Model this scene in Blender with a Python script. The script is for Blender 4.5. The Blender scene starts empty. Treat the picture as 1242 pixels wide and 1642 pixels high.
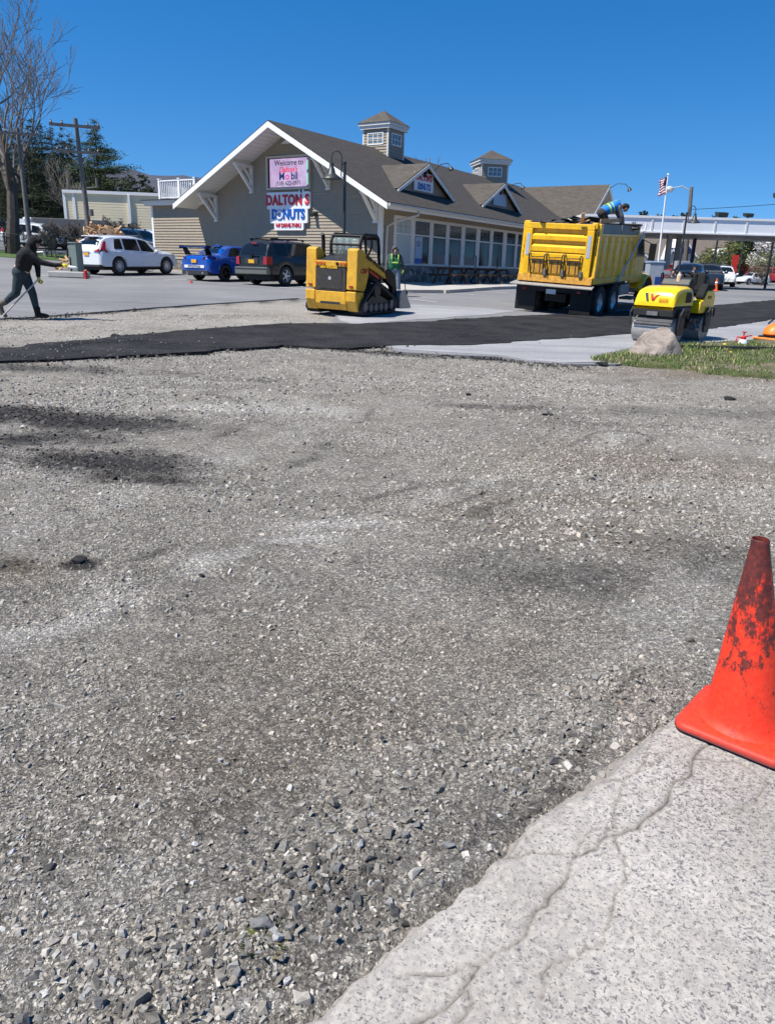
import bpy, math, random
import numpy as np
from mathutils import Vector, Matrix, Euler
random.seed(7); rng = np.random.default_rng(7)
S = bpy.context.scene
C = S.collection
R = math.radians
# ---------------------------------------------------------------- camera, world, sun, exposure
FPX, CAMH = 1190.0, 1.53
PITCH, ROLL = math.atan(392/FPX), R(1.64)
cR0 = Vector((1,0,0)); cF = Vector((0,math.cos(PITCH),-math.sin(PITCH))); cU0 = Vector((0,math.sin(PITCH),math.cos(PITCH)))
cR = cR0*math.cos(ROLL)+cU0*math.sin(ROLL); cU = cU0*math.cos(ROLL)-cR0*math.sin(ROLL)
CAM = Vector((0,0,CAMH))
cd = bpy.data.cameras.new('camera'); cam = bpy.data.objects.new('camera', cd); C.objects.link(cam)
m = Matrix.Identity(4)
for i in range(3):
    m[i][0] = cR[i]; m[i][1] = cU[i]; m[i][2] = -cF[i]; m[i][3] = CAM[i]
cam.matrix_world = m
cd.sensor_fit = 'VERTICAL'; cd.sensor_height = 24; cd.lens = FPX/1642*24; cd.clip_start = .05; cd.clip_end = 6000
S.camera = cam
w = bpy.data.worlds.new("World"); S.world = w; w.use_nodes = True
SUNDIR = Vector((-.90,-.43,0)).normalized()*math.cos(R(59)) + Vector((0,0,math.sin(R(59))))
nt = w.node_tree; sky = nt.nodes.new('ShaderNodeTexSky'); sky.sky_type = 'NISHITA'; sky.sun_disc = False
sky.sun_elevation = R(59); sky.sun_rotation = math.atan2(SUNDIR.x, SUNDIR.y); sky.air_density = 1.0; sky.dust_density = 0; sky.ozone_density = 2.5; sky.altitude = 900
hsv = nt.nodes.new('ShaderNodeHueSaturation'); hsv.inputs['Saturation'].default_value = 1.40; hsv.inputs['Hue'].default_value = .503
tcw = nt.nodes.new('ShaderNodeTexCoord'); mpw = nt.nodes.new('ShaderNodeMapping'); mpw.inputs['Location'].default_value = (0,0,.115); mpw.inputs['Scale'].default_value = (1,1,.95)
nt.links.new(tcw.outputs['Generated'], mpw.inputs['Vector']); nt.links.new(mpw.outputs[0], sky.inputs['Vector'])
nt.links.new(sky.outputs[0], hsv.inputs['Color']); nt.links.new(hsv.outputs[0], nt.nodes['Background'].inputs[0])
nt.nodes['Background'].inputs[1].default_value = .104
sl = bpy.data.lights.new('sun', 'SUN'); so = bpy.data.objects.new('sun', sl); C.objects.link(so)
sl.energy = 4.8; sl.angle = R(.53); sl.color = (1,.94,.86)
so.rotation_euler = SUNDIR.to_track_quat('Z','Y').to_euler(); so.location = (-30,-20,60)
S.view_settings.view_transform = 'Standard'; S.view_settings.look = 'None'; S.view_settings.exposure = .58; S.view_settings.gamma = 1
S.render.engine = 'CYCLES'
S.cycles.max_bounces = 6; S.cycles.transparent_max_bounces = 8

# ---------------------------------------------------------------- terrain height
GX = [-60,-40,-15,-5,5,15,40,80]; GY = [-50,0,8,16,20,24,30,36,44,55,80,150]
GT = np.array([
[0,0,0,0,0,0,0,0],[0,0,0,0,0,0,0,0],[.05,.05,0,0,0,0,0,0],[.3,.3,.2,.18,.13,.1,.1,.1],[.5,.45,.38,.33,.2,.15,.15,.15],
[.7,.6,.52,.45,.22,.18,.18,.2],[1.0,.9,.76,.64,.42,.33,.3,.3],[1.3,1.15,.9,.74,.68,.55,.5,.5],[1.8,1.6,1.22,.95,.72,.7,.6,.6],
[2.4,2.3,1.9,1.2,.73,.75,.7,.7],[3.6,3.5,3.2,1.6,.8,.75,.75,.75],[5,5,4.5,2,.9,.9,.9,.9]])
def _w(a, arr):
    arr = np.asarray(arr, float); a = np.clip(a, arr[0], arr[-1]-1e-6); i = np.clip(np.searchsorted(arr, a, 'right')-1, 0, len(arr)-2)
    t = (a-arr[i])/(arr[i+1]-arr[i]); return i, t
def G(x, y):
    x = np.asarray(x, float); y = np.asarray(y, float)
    # small box blur of the bilinear table rounds its creases
    tot = 0
    for dx, dy in ((0,0),(2,0),(-2,0),(0,1.6),(0,-1.6)):
        i, t = _w(x+dx, GX); j, s = _w(y+dy, GY)
        tot = tot + GT[j,i]*(1-t)*(1-s)+GT[j,i+1]*t*(1-s)+GT[j+1,i]*(1-t)*s+GT[j+1,i+1]*t*s
    return tot/5
def g(x, y): return float(G(x, y))
def ray(px, py): return cF + cR*((px-621)/FPX) + cU*((821-py)/FPX)
def atY(px, py, Y):
    d = ray(px, py); return CAM + d*(Y/d.y)
def atz(px, py, z):
    d = ray(px, py); return CAM + d*((z-CAMH)/d.z)
def gp(px, py):
    z = 0
    for _ in range(40):
        p = atz(px, py, z); z = .5*z+.5*g(p.x, p.y)
    return atz(px, py, z)
def _h(ix, iy, s):
    n = (ix*374761393 + iy*668265263 + s*1274126177) & 0x7fffffff
    n = ((n ^ (n >> 13))*1274126177) & 0x7fffffff
    return ((n ^ (n >> 16)) & 0xffff)/65535.0
def vn(x, y, s=0):
    x = np.asarray(x, float); y = np.asarray(y, float)
    ix = np.floor(x).astype(np.int64); iy = np.floor(y).astype(np.int64); fx = x-ix; fy = y-iy
    fx = fx*fx*(3-2*fx); fy = fy*fy*(3-2*fy)
    return (_h(ix,iy,s)*(1-fx)+_h(ix+1,iy,s)*fx)*(1-fy)+(_h(ix,iy+1,s)*(1-fx)+_h(ix+1,iy+1,s)*fx)*fy
def fbm(x, y, o=4, s=0):
    a = 1; t = 0; n = 0
    for k in range(o): t = t+a*vn(x*2**k+17*k, y*2**k-9*k, s+k); n += a; a *= .5
    return t/n

# ---------------------------------------------------------------- materials
def nodes(name):
    mt = bpy.data.materials.new(name); mt.use_nodes = True
    t = mt.node_tree; return mt, t, t.nodes, t.links, t.nodes['Principled BSDF']
def N(t, kind, **kw):
    n = t.nodes.new('ShaderNode'+kind)
    for k, v in kw.items():
        if k in n.inputs: n.inputs[k].default_value = v
        else: setattr(n, k, v)
    return n
def ramp(t, fac, stops):
    r = t.nodes.new('ShaderNodeValToRGB'); el = r.color_ramp.elements
    while len(el) < len(stops): el.new(.5)
    for e, (p, c) in zip(el, stops): e.position = p; e.color = (*c, 1) if len(c) == 3 else c
    t.links.new(fac, r.inputs[0]); return r.outputs[0]
def mix(t, fac, a, b, mode='MIX'):
    n = t.nodes.new('ShaderNodeMix'); n.data_type = 'RGBA'; n.blend_type = mode; n.clamp_factor = True
    for sock, v in ((n.inputs[0], fac), (n.inputs[6], a), (n.inputs[7], b)):
        if hasattr(v, 'links'): t.links.new(v, sock)
        elif isinstance(v, (int, float)): sock.default_value = v
        else: sock.default_value = (*v, 1)
    return n.outputs[2]
def bump(t, h, st, dist, bs):
    b = t.nodes.new('ShaderNodeBump'); b.inputs['Strength'].default_value = st; b.inputs['Distance'].default_value = dist
    t.links.new(h, b.inputs['Height']); t.links.new(b.outputs[0], bs.inputs['Normal']); return b
def mat(name, col, rough=.6, metal=0, var=.12, vs=6, bmp=0, bs=60, dirt=0, dcol=(.12,.1,.08), ds=3, coat=0, spec=None, trans=0, alpha=1, emis=None):
    mt, t, nd, lk, b = nodes(name)
    tc = N(t, 'TexCoord')
    n1 = N(t, 'TexNoise', Scale=vs, Detail=6.0, Roughness=.65); lk.new(tc.outputs['Object'], n1.inputs['Vector'])
    c = ramp(t, n1.outputs[0], [(.3, [x*(1-var) for x in col]), (.7, [min(1,x*(1+var)) for x in col])])
    if dirt:
        n2 = N(t, 'TexNoise', Scale=ds, Detail=8.0, Roughness=.7); lk.new(tc.outputs['Object'], n2.inputs['Vector'])
        f = ramp(t, n2.outputs[0], [(.52-.25*dirt, (0,0,0)), (.8, (1,1,1))])
        mm = N(t, 'Math', operation='MULTIPLY'); lk.new(f, mm.inputs[0]); mm.inputs[1].default_value = min(1, dirt*1.3)
        c = mix(t, mm.outputs[0], c, dcol)
    lk.new(c, b.inputs['Base Color']); b.inputs['Roughness'].default_value = rough; b.inputs['Metallic'].default_value = metal
    if coat: b.inputs['Coat Weight'].default_value = coat; b.inputs['Coat Roughness'].default_value = .08
    if spec is not None: b.inputs['Specular IOR Level'].default_value = spec
    if trans: b.inputs['Transmission Weight'].default_value = trans
    if alpha < 1: b.inputs['Alpha'].default_value = alpha
    if bmp:
        n3 = N(t, 'TexNoise', Scale=bs, Detail=4.0); lk.new(tc.outputs['Object'], n3.inputs['Vector']); bump(t, n3.outputs[0], .6, bmp, b)
    if emis:
        b.inputs['Emission Color'].default_value = (*emis[0],1); b.inputs['Emission Strength'].default_value = emis[1]
    return mt
M = {}
def mk(name, *a, **k): M[name] = mat(name, *a, **k)
mk('siding', (.32,.27,.20), .7, var=.06, vs=2.5, dirt=.12, dcol=(.3,.26,.2))
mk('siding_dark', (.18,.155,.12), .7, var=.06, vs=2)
mk('trim', (.72,.70,.65), .5, var=.04, vs=3, dirt=.1, dcol=(.4,.37,.32))
mk('bright_trim', (.84,.84,.82), .45, var=.03, vs=3)
mk('tan_trim', (.5,.46,.38), .6, var=.05)
mk('cream_siding', (.78,.68,.46), .7, var=.05, vs=1, dirt=.1, dcol=(.45,.4,.28))
mk('gutter', (.45,.43,.39), .4, var=.04)
mk('black', (.009,.009,.009), .55, var=.2, vs=9, dirt=.12, dcol=(.045,.042,.038), spec=.3)
mk('black_gloss', (.008,.008,.01), .15, var=.1)
mk('rubber', (.022,.021,.02), .8, var=.25, vs=20, dirt=.35, dcol=(.09,.08,.07), ds=8, bmp=.003, bs=80)
mk('glass', (.008,.010,.011), .05, var=.1, spec=.5)
mk('window_glass', (.010,.012,.012), .12, var=.5, vs=1.2, spec=.3)
mk('cab_glass', (.25,.32,.31), .04, var=.05, alpha=.38)
mk('white_paint', (.74,.76,.77), .25, var=.02, coat=.6)
mk('blue_paint', (.003,.07,.38), .25, var=.05, coat=1)
mk('green_paint', (.009,.012,.011), .3, var=.1, coat=.4)
mk('green_light', (.12,.125,.105), .35, var=.1, coat=.6)
mk('grey_paint', (.12,.13,.14), .25, var=.05, coat=1)
mk('red_paint', (.45,.02,.025), .3, var=.05, coat=.8)
mk('dark_paint', (.015,.02,.024), .2, var=.05, coat=1)
mk('lightblue_paint', (.38,.48,.55), .3, var=.05, coat=.8)
mk('red_lens', (.33,.008,.01), .2, var=.1, spec=.7)
mk('orange_lens', (.55,.12,.02), .3, var=.1)
mk('clear_lens', (.6,.6,.6), .15, var=.1)
mk('alloy', (.6,.6,.6), .38, .5, var=.08)
mk('dark_alloy', (.03,.03,.03), .35, .6, var=.1)
mk('chrome', (.75,.75,.75), .15, 1, var=.05)
mk('plate_gold', (.72,.38,.03), .5, var=.1)
mk('plate_white', (.62,.62,.6), .5, var=.1)
mk('plastic', (.03,.031,.032), .6, var=.1)
mk('machine_yellow', (.80,.43,.025), .38, var=.08, vs=4, dirt=.52, dcol=(.25,.15,.05), ds=5, coat=.2)
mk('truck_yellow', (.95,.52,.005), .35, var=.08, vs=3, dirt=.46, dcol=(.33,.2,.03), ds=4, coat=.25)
mk('truck_yellow_worn', (.62,.30,.02), .5, var=.2, vs=9, dirt=.6, dcol=(.10,.06,.03), ds=7)
mk('roller_yellow', (.95,.62,.006), .3, var=.03, vs=3, dirt=.08, dcol=(.5,.35,.04), ds=4, coat=.4)
mk('steel', (.38,.36,.33), .5, .25, var=.18, vs=14, dirt=.3, dcol=(.2,.17,.14), ds=9)
mk('dull_steel', (.2,.19,.175), .55, .4, var=.2, vs=12, dirt=.4, dcol=(.11,.09,.07), ds=8)
mk('charcoal', (.022,.023,.022), .5, var=.12, vs=10, dirt=.2, dcol=(.13,.115,.1), ds=6)
mk('grille', (.035,.034,.032), .7, .2, var=.35, vs=26, dirt=.45, dcol=(.1,.085,.065), ds=9, bmp=.01, bs=120)
mk('lamp_dark', (.025,.03,.032), .45, var=.1)
mk('lamp_green', (.03,.038,.035), .45, var=.1)
mk('pole_wood', (.14,.13,.12), .85, var=.3, vs=8, bmp=.01, bs=30)
mk('bark', (.085,.07,.055), .9, var=.35, vs=9, bmp=.03, bs=16)
mk('twig', (.17,.15,.13), .9, var=.2, vs=3)
mk('log', (.48,.31,.16), .85, var=.35, vs=6)
mk('log_bark', (.13,.09,.06), .9, var=.3, vs=8)
mk('galv', (.55,.55,.54), .5, .2, var=.1)
mk('cabinet_green', (.20,.25,.21), .5, var=.05, dirt=.1)
mk('concrete', (.42,.40,.36), .85, var=.12, vs=3, dirt=.25, dcol=(.25,.23,.2), ds=1.5, bmp=.004, bs=60)
mk('line_paint', (.62,.62,.6), .7, var=.2, vs=6, dirt=.4, dcol=(.2,.2,.2), ds=5)
mk('red', (.6,.02,.02), .5, var=.08)
mk('sign_red', (.52,.012,.02), .45, var=.03)
mk('sign_blue', (.005,.10,.42), .45, var=.03)
mk('sign_white', (.78,.79,.8), .45, var=.02)
mk('navy', (.01,.02,.10), .5, var=.05)
mk('skin', (.42,.24,.16), .6, var=.06)
mk('black_cloth', (.008,.008,.009), .9, var=.4, vs=12, bmp=.05, bs=12)
mk('jean_dark', (.022,.040,.046), .9, var=.3, vs=9, bmp=.02, bs=14)
mk('jean_light', (.16,.21,.26), .9, var=.35, vs=9, bmp=.02, bs=14)
mk('hood_grey', (.07,.075,.072), .9, var=.25, vs=9, bmp=.02, bs=14)
mk('boot', (.13,.105,.08), .85, var=.2, vs=9)
mk('glove_yellow', (.6,.47,.02), .7, var=.1)
mk('glove_lime', (.35,.5,.03), .7, var=.1)
mk('vest_green', (.01,.13,.055), .8, var=.2, vs=8)
mk('vest_lime', (.42,.62,.12), .6, var=.05)
mk('vest_blue', (.005,.19,.58), .8, var=.15, vs=8)
mk('plaid', (.16,.15,.15), .9, var=.9, vs=22)
mk('hair', (.01,.009,.008), .8)
mk('orange_plastic', (.85,.20,.015), .45, var=.08, dirt=.15)
mk('cone_far', (.9,.13,.02), .5, var=.05)
mk('umbrella_cloth', (.13,.10,.10), .9, var=.1)
mk('table_wood', (.05,.03,.02), .7, var=.25, vs=7)
mk('table_wood_red', (.13,.035,.03), .7, var=.2)
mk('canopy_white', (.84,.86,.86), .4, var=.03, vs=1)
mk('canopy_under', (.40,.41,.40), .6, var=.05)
mk('mall_roof', (.13,.105,.085), .9, var=.12, vs=2)
mk('mall_wall', (.42,.37,.30), .8, var=.06)
mk('pump_blue', (.02,.05,.22), .4, var=.1)
mk('pump_grey', (.33,.36,.40), .5, var=.08)
mk('flower_yellow', (.85,.68,.02), .6)
mk('hazy_hill_wood', (.055,.06,.08), 1, var=.3, vs=.03, bmp=2, bs=.1)  # distance haze is painted into the bluish base colour of the wooded hills
mk('trailer_grey', (.17,.165,.155), .5, var=.1, vs=1)
mk('smoked_lens', (.10,.015,.015), .15, var=.1, spec=.7); mk('blue_dark', (.003,.01,.06), .25, var=.1, coat=1)
mk('steel_grey', (.22,.23,.22), .5, .3, var=.25, vs=5); mk('truck_dark', (.05,.035,.02), .6, var=.3, vs=12); mk('load', (.045,.043,.042), .95, var=.5, vs=9, bmp=.02, bs=40); mk('seat_vinyl', (.03,.035,.035), .35, var=.1); mk('glove_cream', (.55,.45,.35), .5)
mk('flag_red', (.35,.02,.03), .7); mk('skin_pale', (.55,.36,.28), .6); mk('rake_metal', (.42,.41,.38), .5, .3); mk('trouser_brown', (.045,.036,.032), .9, var=.3, vs=9, bmp=.02, bs=14); mk('turf_green', (.055,.10,.02), 1, var=.5, vs=2, bmp=.05, bs=8); mk('twigleaf', (.16,.12,.08), .9, var=.3)
mk('vinyl_black', (.012,.013,.013), .75, var=.1, spec=.2)
mk('needle', (.026,.042,.014), .8, var=.5, vs=1.3)
mk('needle_light', (.045,.07,.02), .8, var=.4, vs=1.3)
mk('leaf', (.10,.12,.025), .8, var=.4, vs=1.2)
mk('blossom', (.62,.58,.55), .8, var=.2, vs=1.2)
mk('soft_red', (.55,.03,.02), .6)
mk('bale', (.3,.19,.1), .9, var=.4)

# asphalt, shingles, stone
def wave_rows(name, col_a, col_b, rough=.9):     # asphalt shingles laid in courses on the roof's own UV
    mt, t, nd, lk, b = nodes(name)
    tc = N(t, 'TexCoord')
    br = N(t, 'TexBrick', Scale=1.0); br.inputs['Mortar Size'].default_value = .008; br.inputs['Brick Width'].default_value = .30; br.inputs['Row Height'].default_value = .14
    br.inputs['Color1'].default_value = (*col_a,1); br.inputs['Color2'].default_value = (*col_b,1); br.inputs['Mortar'].default_value = (*[x*.45 for x in col_a],1)
    br.inputs['Bias'].default_value = -.1
    lk.new(tc.outputs['UV'], br.inputs['Vector'])
    n = N(t, 'TexNoise', Scale=.55, Detail=5.0); lk.new(tc.outputs['Object'], n.inputs['Vector'])
    n2 = N(t, 'TexNoise', Scale=45.0, Detail=2.0); lk.new(tc.outputs['Object'], n2.inputs['Vector'])
    c = mix(t, ramp(t, n.outputs[0], [(.35,(0,0,0)),(.7,(.45,.45,.45))]), br.outputs[0], [x*.7 for x in col_a])
    c = mix(t, .5, c, ramp(t, n2.outputs[0], [(.3,(.45,.45,.45)),(.7,(1,1,1))]), 'MULTIPLY')
    lk.new(c, b.inputs['Base Color']); b.inputs['Roughness'].default_value = rough
    bump(t, br.outputs['Fac'], .5, -.012, b); return mt
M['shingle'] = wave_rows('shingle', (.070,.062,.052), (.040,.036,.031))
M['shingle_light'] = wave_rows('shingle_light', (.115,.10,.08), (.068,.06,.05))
def stone_mat():
    mt, t, nd, lk, b = nodes('fieldstone'); tc = N(t, 'TexCoord')
    v = N(t, 'TexVoronoi', Scale=4.2); lk.new(tc.outputs['Object'], v.inputs['Vector'])
    e = N(t, 'TexVoronoi', Scale=4.2, feature='DISTANCE_TO_EDGE'); lk.new(tc.outputs['Object'], e.inputs['Vector'])
    s = N(t, 'SeparateColor'); lk.new(v.outputs['Color'], s.inputs[0])
    c = ramp(t, s.outputs[0], [(0,(.13,.125,.12)),(.4,(.25,.23,.2)),(.75,(.42,.38,.33)),(1,(.5,.48,.45))])
    n = N(t, 'TexNoise', Scale=12.0, Detail=5.0); lk.new(tc.outputs['Object'], n.inputs['Vector'])
    c = mix(t, .6, c, ramp(t, n.outputs[0], [(.3,(.5,.5,.5)),(.7,(1,1,1))]), 'MULTIPLY')
    f = ramp(t, e.outputs['Distance'], [(.02,(0,0,0)),(.06,(1,1,1))])
    c = mix(t, f, (.12,.11,.1), c); lk.new(c, b.inputs['Base Color']); b.inputs['Roughness'].default_value = .9
    bump(t, f, .8, .03, b); return mt
M['fieldstone'] = stone_mat()
def asphalt_mat(name, dark, light, fleck, spk=90, big=.35, rough=.85, contrast=.5, tracks=False):
    mt, t, nd, lk, b = nodes(name); tc = N(t, 'TexCoord')
    n1 = N(t, 'TexNoise', Scale=big, Detail=8.0, Roughness=.62); lk.new(tc.outputs['Object'], n1.inputs['Vector'])
    c = ramp(t, n1.outputs[0], [(.32,dark),(.68,light)])
    mp = N(t, 'Mapping'); mp.inputs['Rotation'].default_value = (0,0,R(-8)); mp.inputs['Scale'].default_value = (.12,1.6,1); lk.new(tc.outputs['Object'], mp.inputs['Vector'])
    n4 = N(t, 'TexNoise', Scale=1.4, Detail=6.0, Roughness=.7); lk.new(mp.outputs[0], n4.inputs['Vector'])
    c = mix(t, .85, c, ramp(t, n4.outputs[0], [(.35,(.68,.68,.69)),(.65,(1.08,1.08,1.07))]), 'MULTIPLY')
    v = N(t, 'TexVoronoi', Scale=spk); lk.new(tc.outputs['Object'], v.inputs['Vector'])
    s = N(t, 'SeparateColor'); lk.new(v.outputs['Color'], s.inputs[0])
    f = ramp(t, s.outputs[0], [(.55,(0,0,0)),(.95,(contrast,)*3)])
    c = mix(t, f, c, fleck)
    n2 = N(t, 'TexNoise', Scale=30.0, Detail=5.0, Roughness=.7); lk.new(tc.outputs['Object'], n2.inputs['Vector'])
    c = mix(t, .7, c, ramp(t, n2.outputs[0], [(.3,(.6,.6,.6)),(.7,(1,1,1))]), 'MULTIPLY')
    lk.new(c, b.inputs['Base Color']); b.inputs['Roughness'].default_value = rough
    bump(t, s.outputs[0], .5, .006, b); return mt
M['new_asphalt'] = asphalt_mat('new_asphalt', (.011,.011,.0115), (.042,.041,.041), (.10,.10,.10), 40, 1.4, .95, .35)
M['new_asphalt'].node_tree.nodes['Principled BSDF'].inputs['Specular IOR Level'].default_value = .15
M['lot_asphalt'] = asphalt_mat('lot_asphalt', (.165,.166,.17), (.27,.268,.265), (.33,.33,.33), 60, .22, .9, .4)
M['pale_asphalt'] = asphalt_mat('pale_asphalt', (.26,.265,.275), (.40,.40,.40), (.5,.5,.5), 60, .35, .9, .4)

def attr(t, name):
    a = t.nodes.new('ShaderNodeAttribute'); a.attribute_name = name; return a
def gravel_mat():
    mt, t, nd, lk, b = nodes('gravel'); tc = N(t, 'TexCoord'); P = tc.outputs['Object']
    a = attr(t, 'mask'); s = N(t, 'SeparateColor'); lk.new(a.outputs['Color'], s.inputs[0])
    nA = N(t, 'TexNoise', Scale=.45, Detail=9.0, Roughness=.68); lk.new(P, nA.inputs['Vector'])
    nB = N(t, 'TexNoise', Scale=2.3, Detail=9.0, Roughness=.72); lk.new(P, nB.inputs['Vector'])
    c = ramp(t, nA.outputs[0], [(.3,(.18,.165,.143)),(.5,(.278,.259,.228)),(.7,(.385,.366,.330))])
    c = mix(t, ramp(t, nB.outputs[0], [(.42,(0,0,0)),(.72,(.75,.75,.75))]), c, (.44,.42,.38))
    c = mix(t, ramp(t, nB.outputs[0], [(.25,(.6,.6,.6)),(.42,(0,0,0))]), c, (.11,.106,.1))
    def crisp(sock, lo, hi):
        ns = N(t, 'TexNoise', Scale=16.0, Detail=7.0, Roughness=.75); lk.new(P, ns.inputs['Vector'])
        m1 = N(t, 'Math', operation='MULTIPLY_ADD'); lk.new(ns.outputs[0], m1.inputs[0]); m1.inputs[1].default_value = 1.1; m1.inputs[2].default_value = -.55
        m3 = N(t, 'Math', operation='ADD'); lk.new(sock, m3.inputs[0]); lk.new(m1.outputs[0], m3.inputs[1])
        m4 = N(t, 'Math', operation='MULTIPLY'); lk.new(ramp(t, m3.outputs[0], [(lo,(0,0,0)),(hi,(1,1,1))]), m4.inputs[0]); lk.new(ramp(t, sock, [(.03,(0,0,0)),(.25,(1,1,1))]), m4.inputs[1]); return m4.outputs[0]
    c = mix(t, crisp(s.outputs[0], .12, .75), c, (.46,.445,.415)); c = mix(t, crisp(s.outputs[1], .12, .75), c, (.05,.048,.047)); c = mix(t, s.outputs[2], c, (.20,.165,.12))
    hs = None
    for sc, am in ((260,.7),(120,.8),(60,.5)):
        v = N(t, 'TexVoronoi', Scale=float(sc)); lk.new(P, v.inputs['Vector'])
        q = N(t, 'SeparateColor'); lk.new(v.outputs['Color'], q.inputs[0])
        c = mix(t, am, c, ramp(t, q.outputs[0], [(0,(.35,.35,.35)),(.35,(.75,.75,.75)),(.8,(1.1,1.09,1.07)),(1,(2.0,1.98,1.9))]), 'MULTIPLY')
        if sc == 120: hs = v
        if sc == 60: hb = v
    ad = N(t, 'Math', operation='ADD'); lk.new(hs.outputs['Distance'], ad.inputs[0])
    m2 = N(t, 'Math', operation='MULTIPLY'); lk.new(hb.outputs['Distance'], m2.inputs[0]); m2.inputs[1].default_value = 1.1; lk.new(m2.outputs[0], ad.inputs[1])
    nz = N(t, 'TexNoise', Scale=170.0, Detail=4.0, Roughness=.8); lk.new(P, nz.inputs['Vector']); c = mix(t, .75, c, ramp(t, nz.outputs[0], [(.36,(.35,.35,.36)),(.5,(.9,.9,.9)),(.66,(1.45,1.43,1.38))]), 'MULTIPLY')
    lk.new(c, b.inputs['Base Color']); b.inputs['Roughness'].default_value = .95; b.inputs['Specular IOR Level'].default_value = .25
    bump(t, nz.outputs[0], 1.0, .012, b); return mt
M['gravel'] = gravel_mat()
def stone_piece_mat():
    mt, t, nd, lk, b = nodes('stone_chip'); tc = N(t, 'TexCoord'); a = attr(t, 'tone')
    n = N(t, 'TexNoise', Scale=120.0, Detail=4.0); lk.new(tc.outputs['Object'], n.inputs['Vector'])
    c = mix(t, .7, a.outputs['Color'], ramp(t, n.outputs[0], [(.3,(.6,.6,.6)),(.7,(1.1,1.1,1.1))]), 'MULTIPLY')
    lk.new(c, b.inputs['Base Color']); b.inputs['Roughness'].default_value = .9; b.inputs['Specular IOR Level'].default_value = .3; return mt
M['stone_chip'] = stone_piece_mat()
def slab_mat():
    mt, t, nd, lk, b = nodes('aged_pavement'); tc = N(t, 'TexCoord'); P = tc.outputs['Object']
    a = attr(t, 'mask'); s = N(t, 'SeparateColor'); lk.new(a.outputs['Color'], s.inputs[0])
    n1 = N(t, 'TexNoise', Scale=2.0, Detail=8.0, Roughness=.65); lk.new(P, n1.inputs['Vector'])
    c = ramp(t, n1.outputs[0], [(.3,(.34,.315,.275)),(.7,(.51,.48,.43))])
    v = N(t, 'TexVoronoi', Scale=120.0, Randomness=1.0); lk.new(P, v.inputs['Vector'])
    q = N(t, 'SeparateColor'); lk.new(v.outputs['Color'], q.inputs[0])
    # stones showing: dark bluish flecks, more of them where the tyres scrubbed the dust off (mask G)
    th = N(t, 'Math', operation='SUBTRACT'); lk.new(q.outputs[0], th.inputs[0])
    mg = N(t, 'Math', operation='MULTIPLY'); lk.new(s.outputs[1], mg.inputs[0]); mg.inputs[1].default_value = .30
    ma = N(t, 'Math', operation='SUBTRACT'); ma.inputs[0].default_value = .78; lk.new(mg.outputs[0], ma.inputs[1]); lk.new(ma.outputs[0], th.inputs[1])
    f = ramp(t, th.outputs[0], [(0,(0,0,0)),(.04,(.85,.85,.85))])
    d = ramp(t, v.outputs['Distance'], [(.30,(1,1,1)),(.62,(0,0,0))])
    fm = mix(t, 1.0, f, d, 'MULTIPLY')
    c = mix(t, mix(t, 1.0, fm, (.55,.55,.55), 'MULTIPLY'), c, (.15,.148,.15))
    nf = N(t, 'TexNoise', Scale=105.0, Detail=2.5, Roughness=.6); nf.inputs['Distortion'].default_value = .8; lk.new(P, nf.inputs['Vector'])
    nw = N(t, 'TexNoise', Scale=4.0, Detail=5.0); lk.new(P, nw.inputs['Vector'])
    k1 = N(t, 'Math', operation='MULTIPLY_ADD'); lk.new(s.outputs[1], k1.inputs[0]); k1.inputs[1].default_value = .085; lk.new(nf.outputs[0], k1.inputs[2])
    k2 = N(t, 'Math', operation='MULTIPLY_ADD'); lk.new(nw.outputs[0], k2.inputs[0]); k2.inputs[1].default_value = .14; lk.new(k1.outputs[0], k2.inputs[2])
    c = mix(t, ramp(t, k2.outputs[0], [(.655,(0,0,0)),(.72,(.8,.8,.8)),(.80,(1,1,1))]), c, (.12,.118,.12))
    v2 = N(t, 'TexVoronoi', Scale=75.0); lk.new(P, v2.inputs['Vector']); q2 = N(t, 'SeparateColor'); lk.new(v2.outputs['Color'], q2.inputs[0])
    c = mix(t, .8, c, ramp(t, q2.outputs[1], [(0,(.78,.78,.8)),(.6,(1,1,1)),(1,(1.12,1.12,1.1))]), 'MULTIPLY')
    n3 = N(t, 'TexNoise', Scale=60.0, Detail=6.0, Roughness=.75); lk.new(P, n3.inputs['Vector'])
    c = mix(t, .8, c, ramp(t, n3.outputs[0], [(.3,(.72,.72,.73)),(.65,(1.05,1.05,1.05))]), 'MULTIPLY')
    c = mix(t, s.outputs[0], c, (.19,.172,.148))
    c = mix(t, ramp(t, s.outputs[2], [(.82,(0,0,0)),(1,(.7,.7,.7))]), c, (.06,.055,.05))
    lk.new(c, b.inputs['Base Color']); b.inputs['Roughness'].default_value = .92
    bump(t, n3.outputs[0], .7, .006, b); return mt
M['aged_pavement'] = slab_mat()
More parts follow.
